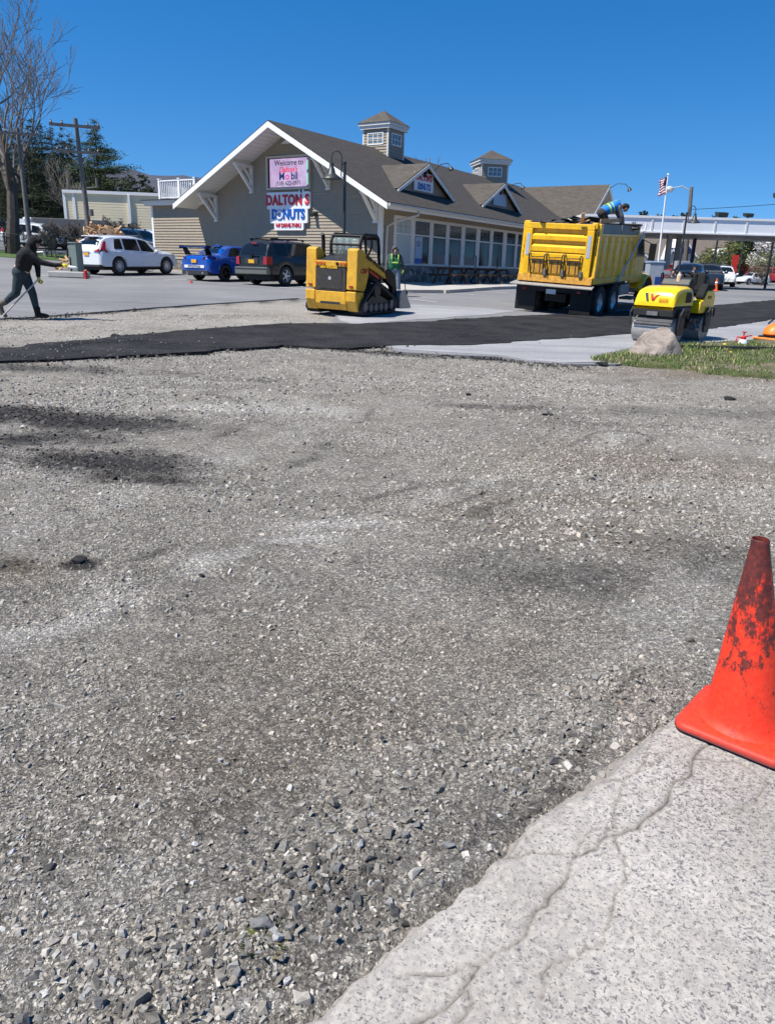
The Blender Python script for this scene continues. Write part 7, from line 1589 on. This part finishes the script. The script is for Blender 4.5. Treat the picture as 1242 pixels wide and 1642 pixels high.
def pump(px, Y, label):
    c_ = atY(px,440,Y); t = empty('fuel_pump',(c_.x,c_.y,g(c_.x,c_.y)+.15)); tag(t,label,'fuel pump'); t.scale = (.8,.8,.76); e = MB(); e.box(-.42,.42,-.3,.3,0,1.0); e.build('cabinet','pump_blue',t,bevel=.02); e = MB(); e.box(-.5,.5,-.34,.34,1.0,2.05); e.build('display_head','pump_grey',t,bevel=.02); e = MB(); e.box(-.3,.3,-.352,-.342,1.35,1.75); e.build('display','black',t); e = MB(); e.tube([(.52,-.1,1.6),(.62,-.2,1.0),(.6,-.2,.4),(.54,-.1,1.2)],.025,6); e.build('hose','black',t)
pump(1048,46,'blue and grey fuel pump left under the canopy'); pump(1090,50,'grey fuel pump right of the flagpole under the canopy')
c_ = atY(1046,448,33); t = empty('vending_box',(c_.x,c_.y,g(c_.x,c_.y)+.03)); tag(t,'pale blue upright cabinet beside the truck mirror','cabinet'); e = MB(); e.box(-.30,.30,-.3,.3,0,1.5); e.build('cabinet_body','pump_grey',t,bevel=.02); e = MB(); e.box(-.02,.31,-.315,-.301,.05,.95); e.build('door','pump_blue',t); e = MB(); e.box(-.33,.33,-.33,.33,1.501,1.56); e.build('lid','lightblue_paint',t,bevel=.01)
# red picnic table right of the truck
t = picnic_table('table_wood_red'); c_ = atY(1062,462,29); t.location=(c_.x,c_.y,g(c_.x,c_.y)+.04); t.rotation_euler.z=.35; tag(t,'red-brown picnic table beside the front of the dump truck','picnic table')
# far shops
ml = empty('shopping_center'); tag(ml,'low tan shops with a wide brown roof and three cream gables beyond the canopy','building')
MY = 128.0; a = atY(1000,432,MY); b = atY(1190,432,MY); ml.location = (a.x,MY,g(a.x,MY)); Lm = b.x-a.x; zr = atY(1190,372,MY).z-ml.location.z; ze = atY(1100,419,MY).z-ml.location.z; zg = -1
e = MB(); e.box(-14,Lm,0,16,zg,ze); e.build('wall','mall_wall',ml)
e = MB(); e.hexa([(-16,-1.2,ze),(Lm+.6,-1.2,ze),(Lm+.6,17,ze),(-16,17,ze),(-16,7.5,zr),(Lm+.2,7.5,zr),(Lm+.2,8.5,zr),(-16,8.5,zr)]); e.build('roof','mall_roof',ml)
for (pxc, hw_px, pyt) in ((1022,22,402),(1090,31,385),(1157,15,402)):
    c_ = atY(pxc,420,MY-2); hw_ = hw_px/1190*MY*.95; h_ = atY(pxc,pyt,MY-2).z-ml.location.z; cx_ = c_.x-ml.location.x
    gm = empty('gable',(cx_,-2.4,0)); gm.parent = ml
    e = MB(); e.prism([(-hw_,ze-.6),(hw_,ze-.6),(0,h_)],'y',0,7); e.build('gable_front','mall_wall',gm)
    e = MB()
    for s_ in (-1,1): e.hexa([(s_*(hw_+.4),-.3,ze-.9),(s_*(hw_+.4),6,ze-.9),(0,6,h_),(0,-.3,h_),(s_*(hw_+.4),-.3,ze-.6),(s_*(hw_+.4),6,ze-.6),(0,6,h_+.35),(0,-.3,h_+.35)])
    e.build('verge','trim',gm)
for k in range(6): 
    x_ = 1.0+k*3.4; e = MB(); e.box(x_,x_+2.6,-.06,.02,zg+1,ze-1.1); w_ = e.build('shop_window','glass',ml); 
e = MB(); e.box(-2,Lm,-.9,-.05,ze-1.0,ze-.25); e.build('red_fascia','soft_red',ml)
c_ = atY(1089,402,MY-2.5); bs = empty('shop_sign',(c_.x,MY-2.6,c_.z)); tag(bs,'dark blue sign with pale letters on the middle gable of the shops','sign'); e = MB(); e.box(-1.7,1.7,-.1,.05,-.42,.42); e.build('sign_board','navy',bs); text('lettering','BANK','sign_white',bs,.75,(-.75,-.12,0),(R(90),0,0),.01,.03)
def sgn(px,py,Y,w_,h_,mt,label,post=True):
    c_ = atY(px,py,Y); t = empty('shop_sign' ,(c_.x,c_.y,g(c_.x,c_.y))); tag(t,label,'sign'); z_ = c_.z-t.location.z; e = MB(); e.box(-w_/2,w_/2,-.05,.05,z_-h_/2,z_+h_/2); e.build('sign_board',mt,t,bevel=.01)
    if post: e = MB(); e.cyl((0,.08,0),(0,.08,z_),.05,n=8); e.build('post','galv',t)
sgn(1195,428,100,1.1,.9,'soft_red','round-cornered red sign on a post beside the shrubs'); sgn(1177,424,98,.8,2.2,'soft_red','tall red and white sign board left of the red sign'); sgn(1144,412,96,.7,.7,'sign_white','white round sign among the far shrubs')
# cars beyond
BG = 'cars beyond the pumps'
copy_car(suv,'white SUV facing the camera nearest right of the roller','white_paint',1157,66,200,BG,py=450); 
copy_car(suv,'white crew vehicle with an open door behind the nearer white SUV','white_paint',1150,86,205,BG,sc=1.12,py=440)
copy_car(sed,'pale blue hatchback facing the camera under the right part of the canopy','lightblue_paint',1111,72,190,BG,sc=1.1,py=440)
copy_car(sed,'dark sedan behind the roller seat left of the second dark one','dark_paint',1101,46,205,BG,sc=1.05,py=455); copy_car(sed,'dark sedan between the roller and the white SUV','dark_paint',1130,50,200,BG,sc=1.1,py=455)
copy_car(suv,'grey SUV seen from the side behind the dump truck mirror','grey_paint',1022,44,112,BG,py=450)
copy_car(jep,'red pickup-like vehicle at the right frame edge far away','red_paint',1236,92,100,BG,sc=1.15,py=438); copy_car(suv,'silver car at the right edge in front of the red vehicle','white_paint',1208,88,250,BG,sc=.8,py=438)
copy_car(sed,'red motorcycle-sized car beyond the flagpole','red_paint',1074,50,200,BG,sc=.8,py=452)
cc = empty('traffic_cone'); P_ = atY(1146,465,46); cc.location=(P_.x,P_.y,g(P_.x,P_.y)+.04); tag(cc,'small clean orange cone with a pale collar beyond the roller','traffic cone')
e = MB(); e.box(-.19,.19,-.19,.19,0,.03); e.build('base','cone_far',cc,bevel=.01); e = MB(); e.lathe([(.14,.03),(.13,.06),(.03,.71),(.0,.71)],n=20); e.build('cone_body','cone_far',cc,True); e = MB(); e.lathe([(.083,.40),(.065,.52)],n=20); e.build('collar','sign_white',cc,True,solid=.006)

# ================================================================ LEFT BACKGROUND
yb = empty('yellow_building'); YB = 62.0; a = atY(103,309,YB); b = atY(300,313,YB+8); gb = atY(103,388,YB)
ang = R(7); yb.location=(a.x,YB,g(a.x,YB)-.8); yb.rotation_euler.z=ang; tag(yb,'pale yellow clapboard building with a flat roof behind the white SUV','building')
h_ = a.z-yb.location.z
clap('front_wall','cream_siding',yb,0,h_,lambda z: [(0,26)],'y',0,-1,.20,.012)
e = MB(); e.box(.05,26,.05,12,0,h_-.02); e.build('wall','cream_siding',yb); e = MB(); e.box(-.12,26.1,-.12,.02,h_,h_+.22); e.box(-.12,.02,.02,12,h_,h_+.22); e.build('roof_edge','bright_trim',yb)
def ybx(px): d=ray(px,345); nx,ny=-math.sin(ang),math.cos(ang); t_=(yb.location.x*nx+yb.location.y*ny)/(d.x*nx+d.y*ny); return (d.x*t_-yb.location.x)*math.cos(ang)+(d.y*t_-yb.location.y)*math.sin(ang)
for x_ in (-.03,ybx(121)): e = MB(); e.box(x_-.10,x_+.10,-.06,-.03,0,h_); e.build('corner_board','bright_trim',yb)
X_d = ybx(209); e = MB(); e.box(X_d-.09,X_d+.09,-.16,-.035,0,h_-.0); e.build('downspout','bright_trim',yb); e = MB(); e.box(X_d-.15,X_d+.5,-.5,-.165,h_-2.4,h_-2.1); e.build('wall_lamp','black',yb,bevel=.02)
X_w = ybx(223); e = MB(); e.box(X_w-.12,X_w+2.6,-.09,-.035,h_-4.5,h_-2.9); e.build('window_frame','bright_trim',yb)
wn = MB(); wn.box(X_w,X_w+2.5,-.105,-.091,h_-4.4,h_-3.0); w_ = wn.build('window','glass',yb); e = MB(); e.box(X_w,X_w+2.5,-.115,-.106,h_-3.72,h_-3.68)
for k in (1,2,3): e.box(X_w+k*.62,X_w+k*.62+.03,-.117,-.107,h_-4.4,h_-3.0)
e.build('muntins','bright_trim',w_)
# trailer and vehicles behind the fence
tr = empty('box_trailer'); a = atY(57,350,60); b = atY(60,386,60); tr.location=(a.x,60,g(a.x,60)); tr.rotation_euler.z=R(14); tag(tr,'long grey box trailer with a white front parked left of the yellow building','trailer'); hh_ = a.z-tr.location.z
e = MB(); e.box(0,5.2,-1.2,1.2,1.0,hh_); e.build('box','trailer_grey',tr,bevel=.03); e = MB(); e.box(-.7,-.02,-1.22,1.22,1.0,hh_+.02); e.build('nose','white_paint',tr,bevel=.15)
for x_ in (3.2,4.3): wheel(tr,x_,-1.0,.5,.3,'alloy',0,-1)
tk = empty('box_truck'); a = atY(34,352,62); tk.location=(a.x,62,g(a.x,62)); tag(tk,'white truck cab with a dark windscreen at the left end of the trailer','truck'); hh_=a.z-tk.location.z
e = MB(); e.prism([(0,.6),(1.9,.6),(1.9,hh_),(.15,hh_),(.0,hh_-1.4)],'y',-1.1,1.1); e.build('cab','white_paint',tk,bevel=.08); e = MB(); e.box(.25,1.75,-1.13,-1.102,hh_-1.6,hh_-.35); e.build('window','glass',tk)
for x_ in (.6,): wheel(tk,x_,-1.0,.5,.3,'alloy',0,-1)
BL_ = 'cars behind the chain link fence'
copy_car(suv,'white car behind the fence under the trailer','white_paint',62,56,95,BL_,py=392); copy_car(jep,'dark car between the yellow building and the store corner','dark_paint',222,50,110,BL_,py=400); copy_car(suv,'white car partly hidden by the store corner','white_paint',244,53,110,BL_,py=402)
# chain link fence
fn = empty('chain_link_fence'); tag(fn,'black chain link fence along the grass strip at left','fence')
F0, F1 = atY(-60,400,50), atY(160,400,46)
n_ = 9; pts = [F0.lerp(F1,k/n_) for k in range(n_+1)]
for p_ in pts: e = MB(); z_=g(p_.x,p_.y); e.cyl((p_.x,p_.y,z_),(p_.x,p_.y,z_+1.25),.035,n=8); e.build('post','black',fn)
for p_,q_ in zip(pts,pts[1:]):
    e = MB(); z0,z1=g(p_.x,p_.y),g(q_.x,q_.y); e.cyl((p_.x,p_.y,z0+1.22),(q_.x,q_.y,z1+1.22),.022,n=6); e.build('rail','black',fn)
    e = MB(); L_=(q_-p_).length; m_=int(L_/.12); 
    for k in range(-9,m_):
        for s_ in (1,-1):
            t0,t1=(k/m_,(k+9)/m_) if s_>0 else ((k+9)/m_,k/m_); a0=max(0,min(1,t0)); a1=max(0,min(1,t1)); 
            if a0==a1: continue
            h0=(a0-t0)/(t1-t0)*1.15; h1=(a1-t0)/(t1-t0)*1.15; A_=p_.lerp(q_,a0); B2=p_.lerp(q_,a1); e.bar((A_.x,A_.y,z0+(z1-z0)*a0+.05+h0),(B2.x,B2.y,z0+(z1-z0)*a1+.05+h1),.008,.008)
    e.build('mesh','black',fn)
vg = sheet('grass_verge',None,'turf_green',.06,1.0,.4,[(F0.x-10,F0.y-1.2),(F1.x+1,F1.y-1.4),(F1.x+2,F1.y+3),(F0.x-10,F0.y+4)],.05)
# utility cabinet, block, firewood
c_ = atY(121,434,32.5); ub = empty('utility_cabinet',(c_.x,c_.y,g(c_.x,c_.y)+.03),R(-8)); tag(ub,'grey-green utility cabinet standing left of the white SUV','cabinet')
e = MB(); e.box(-.02,.27,-.25,.25,.0,1.30); e.build('cabinet_body','cabinet_green',ub,bevel=.02); e = MB(); e.box(-.12,-.025,-.22,.24,.05,1.2); e.build('side_box','cabinet_green',ub,bevel=.02); e = MB(); e.box(-.05,.30,-.28,.28,1.301,1.34); e.build('lid','cabinet_green',ub,bevel=.01); e = MB(); e.box(-.05,-.0,-.262,-.252,.2,.75); e.box(-.15,-.1,-.232,-.222,.85,1.1); e.build('latch','black',ub)
e = MB(); e.box(-1.0,.45,-.35,.35,0,.22); o = e.build('concrete_block','concrete',None,bevel=.03); c_=atY(122,440,31.5); o.location=(c_.x,c_.y,g(c_.x,c_.y)+.03); tag(o,'low concrete pad under the grey-green cabinet','concrete pad')
e = MB(); e.cyl((0,0,0),(0,0,.30),.07,n=12); e.cyl((0,0,.3),(0,0,.33),.075,.05,12); o = e.build('red_bollard','soft_red',None,40); c_=atY(138,442,30.8); o.location=(c_.x,c_.y,g(c_.x,c_.y)+.03); tag(o,'short red post at the rear bumper of the white SUV','post')
q = np.random.default_rng(21); logp = []
e = MB(); e.prism([(math.cos(R(a_))*.09, math.sin(R(a_))*.09) for a_ in (0,25,50,75,100)]+[(-.03,-.02)],'x',-.22,.22); lg = e.build('firewood_log',['log'],None)
def wood(px, py, Y, n, wx_, hz_, label, grp):
    c_ = atY(px, py, Y); 
    for k in range(n):
        u = q.uniform(-1,1); o = lg if (lg.get('label') is None) else lg.copy()
        if o is not lg: C.objects.link(o)
        top_ = hz_*(1-u*u*.75); z_ = q.uniform(.1,1)*top_; o.location=(c_.x+u*wx_, c_.y+q.uniform(-.5,.1), g(c_.x,c_.y)+z_); o.rotation_euler=(q.uniform(0,6.28),q.uniform(-.7,.7),q.uniform(0,6.28)); s_=q.uniform(.55,1.15); o.scale=(s_,s_,s_); tag(o,label,'firewood log',grp)
wood(176,436,39.5,150,1.75,2.5,'split firewood log in the tall heap behind the white SUV roof','firewood heap behind the white SUV'); wood(112,410,38,30,.7,.55,'split firewood log in the low pile left of the cabinet','firewood pile by the cabinet')
# core of the heap
c_ = atY(176,436,40.2); e = MB(); e.sphere((0,0,0),1,12,0,(1.7,.8,2.1)); o = e.build('firewood_core','log_bark',None,True); o.location=(c_.x,c_.y,g(c_.x,c_.y)); tag(o,'dark mass of bark and split wood inside the firewood heap','firewood',kind='stuff')
# wooded hills
def hill(pts_px, Y, depth, name='hills'):
    mb = MB(); rows=[]
    prof=[]
    for i in range(len(pts_px)-1):
        for k in range(8): t=k/8; prof.append((pts_px[i][0]*(1-t)+pts_px[i+1][0]*t, pts_px[i][1]*(1-t)+pts_px[i+1][1]*t))
    prof.append(pts_px[-1])
    for j in range(9):
        t=j/8; rows.append([ (lambda p_: (p_.x*(1-(1-t)*.0), Y-depth*(1-t)**1.0+ (depth if False else 0), (p_.z+ (float(vn(px*.09,j*1.7,4))-.5)*Y*.004)*math.sin(t*math.pi/2)**.8))(atY(px,py,Y)) for px,py in prof])
    back=[(x,y+depth,0) for x,y,z in rows[-1]]; rows.append(back); mb.grid(rows); return tag(mb.build(name,'hazy_hill_wood',None,True),kind='structure')
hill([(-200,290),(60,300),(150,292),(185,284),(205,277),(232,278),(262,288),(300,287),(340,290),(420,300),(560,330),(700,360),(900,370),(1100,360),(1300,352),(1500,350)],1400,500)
# ================================================================ TREES
def bare_tree(name, px, py, Y, h, label, seed=0, spread=1.0, lean=(0,0), mt='bark', depth=6, r0=.32, lowfork=.25, rmin=.013, group=None, cat='tree'):
    rn = random.Random(seed); P_ = atY(px,py,Y); t = empty(name,(P_.x,P_.y,g(P_.x,P_.y)-.1)); tag(t,label,cat,group); tr_ = MB(); tw = MB()
    def grow(p, d, r, L, k):
        n = 4 if k < 3 else 3; pts=[p]; rs=[r]; dd = d.copy()
        for i in range(n):
            dd = (dd+Vector((rn.uniform(-1,1),rn.uniform(-1,1),rn.uniform(-.5,1.1)))*(.09+.025*k)).normalized(); 
            p = p+dd*L/n; pts.append(p); rs.append(max(r*(1-.42*(i+1)/n),rmin))
        (tr_ if k < 2 else tw).tube(pts, rs, 8 if k < 2 else (5 if k < 4 else 3))
        if k >= depth: return
        nb = 3
        if k == 0: nb = 4
        for i in range(nb):
            j = n if i == 0 else rn.randint(max(1,n-2) if k==0 else 1, n); a_ = rn.uniform(0,6.283); tilt = rn.uniform(.22,.62)*spread*(1.0 if i else .45)
            ax_ = dd.orthogonal().normalized(); ax_.rotate(Matrix.Rotation(a_,3,dd)); nd = (dd*math.cos(tilt)+ax_*math.sin(tilt)); nd = (nd+Vector((0,0,.16))).normalized()
            grow(pts[j], nd, rs[j]*(.82 if i==0 else rn.uniform(.45,.68)), L*rn.uniform(.62,.86), k+1)
    L0 = h*lowfork; grow(Vector((0,0,0)), Vector((lean[0],lean[1],1)).normalized(), r0, L0, 0)
    tr_.build('trunk',mt,t,True); tw.build('crown','twig',t,False); return t
bare_tree('bare_tree',22,404,49,19,'huge bare tree rising out of the top left corner',5,1.45,(.03,0),depth=6,r0=.46,lowfork=.24)
bare_tree('bare_tree',-70,404,51,20,'large bare tree cut off by the left frame edge',11,1.0,(.1,0),depth=6,r0=.5,lowfork=.27)
bare_tree('bare_tree',120,392,66,6.5,'small bare tree behind the leaning pole',21,.9,depth=5,r0=.12,lowfork=.3)
bare_tree('bare_tree',214,330,105,6,'bare tree in front of the far hill left of the deck',23,.9,depth=6,r0=.2,lowfork=.3)
bare_tree('bare_tree',700,300,90,10.5,'bare treetop showing above the roof between the cupolas',25,.8,depth=6,r0=.2,lowfork=.35)
for i,(px,Y,h,lb) in enumerate([(88,47,2.6,'bare bush behind the fence left of the pole'),(110,47.5,2.9,'bare bush nearest the pole behind the fence'),(130,48,3.0,'bare bush just left of the leaning pole base'),(182,55,2.9,'bare bush above the firewood heap'),(215,56,2.6,'bare bush against the yellow wall under the window'),(75,48,2.0,'low bare bush left behind the fence'),(20,52,2.4,'bare scrub at the foot of the huge tree')]):
    bare_tree('bare_bush',px,400,Y,h*.85,lb,40+i,1.7,depth=6,r0=.05,lowfork=.30,mt='twig',cat='bush')
def leaf_cards(n, pos_f, size, q, mt, name, parent, up=.3):
    P_ = np.array([pos_f() for _ in range(n)]); a = q.normal(size=(n,3)); a /= np.linalg.norm(a,axis=1)[:,None]; b = np.cross(a, q.normal(size=(n,3))); b /= np.linalg.norm(b,axis=1)[:,None]
    s_ = q.uniform(.5,1.2,(n,1))*size; a[:,2] *= .6; V = np.stack([P_-a*s_-b*s_*.28, P_+a*s_-b*s_*.12, P_+a*s_*1.0+b*s_*.12, P_-a*s_*.7+b*s_*.30],1).reshape(-1,3)
    return raw_mesh(name, V, np.arange(n*4).reshape(n,4), mt, parent)
def pine(px, py, Y, h, wr, label, seed, mt='needle', n=5200, group=None, base=.12):
    q_ = np.random.default_rng(seed); P_ = atY(px,py,Y); t = empty('pine_tree',(P_.x,P_.y,g(P_.x,P_.y)-.2)); tag(t,label,'pine tree',group)
    e = MB(); e.cyl((0,0,0),(0,0,h*.97),.02*h,.02,8)
    # whorls of boughs, each bough its own length
    bl = []; z = h*base
    while z < h*.98:
        k = (z/h-base)/(1-base); R_ = wr*(1-k)**.8*(.55+.45*math.sin(min(1,k*5+.35)*1.57))
        for j in range(int(q_.integers(4,7))): a_ = q_.uniform(0,6.283); L_ = R_*q_.uniform(.5,1.15); bl.append((z+q_.uniform(-.2,.2),a_,max(.25,L_),q_.uniform(-.08,.30)))
        z += h*.048*q_.uniform(.7,1.2)
    for z_,a_,L_,s_ in bl: e.bar((0,0,z_),(math.cos(a_)*L_,math.sin(a_)*L_,z_+L_*s_),.05,.05)
    e.build('trunk','bark',t)
    W_ = np.array([b_[2]**1.5 for b_ in bl]); W_ /= W_.sum()
    def pf():
        z_,a_,L_,s_ = bl[q_.choice(len(bl),p=W_)]; u = q_.beta(2.2,1.2); sp = .16*L_*(.5+u)+.12
        return (math.cos(a_)*L_*u+q_.normal(0,sp), math.sin(a_)*L_*u+q_.normal(0,sp), z_+L_*s_*u+q_.normal(0,.12)+.05*L_)
    leaf_cards(n, pf, .115*h/11, q_, mt, 'crown', t)
    return t
# the pine standing clear, right of the pole
pine(168,392,86,12.0,5.2,'full dark pine standing alone above the yellow building',3,'needle_light',34000,base=.12)
pine(138,392,95,8.6,3.6,'dark pine between the lone pine and the leaning pole',4,n=12000)
GRP='dark pines behind the trailer'
for i,(px,Y,h,wr) in enumerate([(10,92,15.5,4.2),(30,86,14,4),(48,96,16.5,4.2),(70,88,15.6,4),(84,96,16.6,4),(100,90,15.0,4),(116,98,16,3.8),(128,92,14.4,3.6),(-12,90,17,4.4),(-40,92,18,4.4),(60,80,12,3.6),(20,80,12,3.4),(98,82,11,3.4)]):
    pos = ['leftmost','second','third','fourth','fifth','sixth','seventh','eighth'][min(i,7)]
    pine(px,392,Y,h*.80,wr*.95,'dark pine in the dense stand left of the yellow building',60+i,n=11000,group=GRP,base=.2)
# round leafy shrubs and blossoming trees by the shops
def leafy(px, py, Y, h, w_, mt, label, seed, n=1500, cat='tree', trunk=True):
    q_ = np.random.default_rng(seed); P_ = atY(px,py,Y); t = empty('small_tree' if trunk else 'shrub',(P_.x,P_.y,g(P_.x,P_.y))); tag(t,label,cat)
    e = MB(); e.cyl((0,0,0),(0,0,h*.5),.03*h,.015*h,8); cl = [(q_.normal(0,w_*.22),q_.normal(0,w_*.22),h*q_.uniform(.35,.9),q_.uniform(.18,.34)*w_) for _ in range(12)]
    for c in cl: e.bar((0,0,h*.3),(c[0],c[1],c[2]),.05,.05)
    e.build('trunk','bark',t)
    def pf():
        c = cl[q_.integers(0,12)]; v = q_.normal(size=3); v /= np.linalg.norm(v); r_ = c[3]*q_.uniform(.5,1.1); return (c[0]+v[0]*r_, c[1]+v[1]*r_, c[2]+v[2]*r_)
    leaf_cards(n, pf, .045*h, q_, mt, 'crown', t)
leafy(1172,440,100,5.4,3.4,'leaf','light green small tree right of the white vehicles',1); leafy(1135,440,80,3.6,3.0,'leaf','yellow-green round shrub behind the pale blue car',2); leafy(1192,440,100,4.2,3,'leaf','green small tree left of the blossoming tree',3)
leafy(1230,442,100,5.6,3.6,'blossom','pale blossoming tree near the right frame edge',4); leafy(1214,442,96,3.6,2.6,'blossom','smaller blossoming tree left of the larger one',5); leafy(1218,442,90,3.2,3.2,'leaf','green bush in front of the blossoming trees',6); leafy(1222,444,84,2.2,3.0,'twigleaf','dry brown bush behind the silver car',7)
# far woods seen over the canopy, and the belt that the shop windows reflect
def woods(name, x0, y0, x1, y1, n, hmin, hmax, label, mt, seed, size=1.1, wide=5):
    q_ = np.random.default_rng(seed); m_ = n*420; ti = q_.integers(0,n,m_); t = q_.uniform(0,1,n); X_ = x0+(x1-x0)*t+q_.normal(0,wide,n); Y_2 = y0+(y1-y0)*t+q_.normal(0,wide,n); H_ = q_.uniform(hmin,hmax,n)
    zz = q_.beta(1.3,1.2,m_); rr_ = (1-zz)**.8*3.4+.4; a_ = q_.uniform(0,6.283,m_); rad = np.sqrt(q_.random(m_))*rr_
    P_ = np.stack([X_[ti]+np.cos(a_)*rad, Y_2[ti]+np.sin(a_)*rad, G(X_[ti],Y_2[ti])+1.0+zz*(H_[ti]-1)],-1); it = iter(P_)
    o = leaf_cards(m_, lambda: next(it), size, q_, mt, name, None); tag(o, label, 'woods', kind='stuff')
woods('woods',40,185,190,190,90,11,14.5,'dark wooded ridge showing above and below the white canopy','needle',8,.8)
woods('woods',60,-60,85,70,60,9,14,'belt of trees beyond the right side that the store windows mirror','needle',9,1.3)
woods('woods',-95,95,-38,118,60,7,9.5,'dark mass of pine woods behind the stand at left','needle',10,.45)
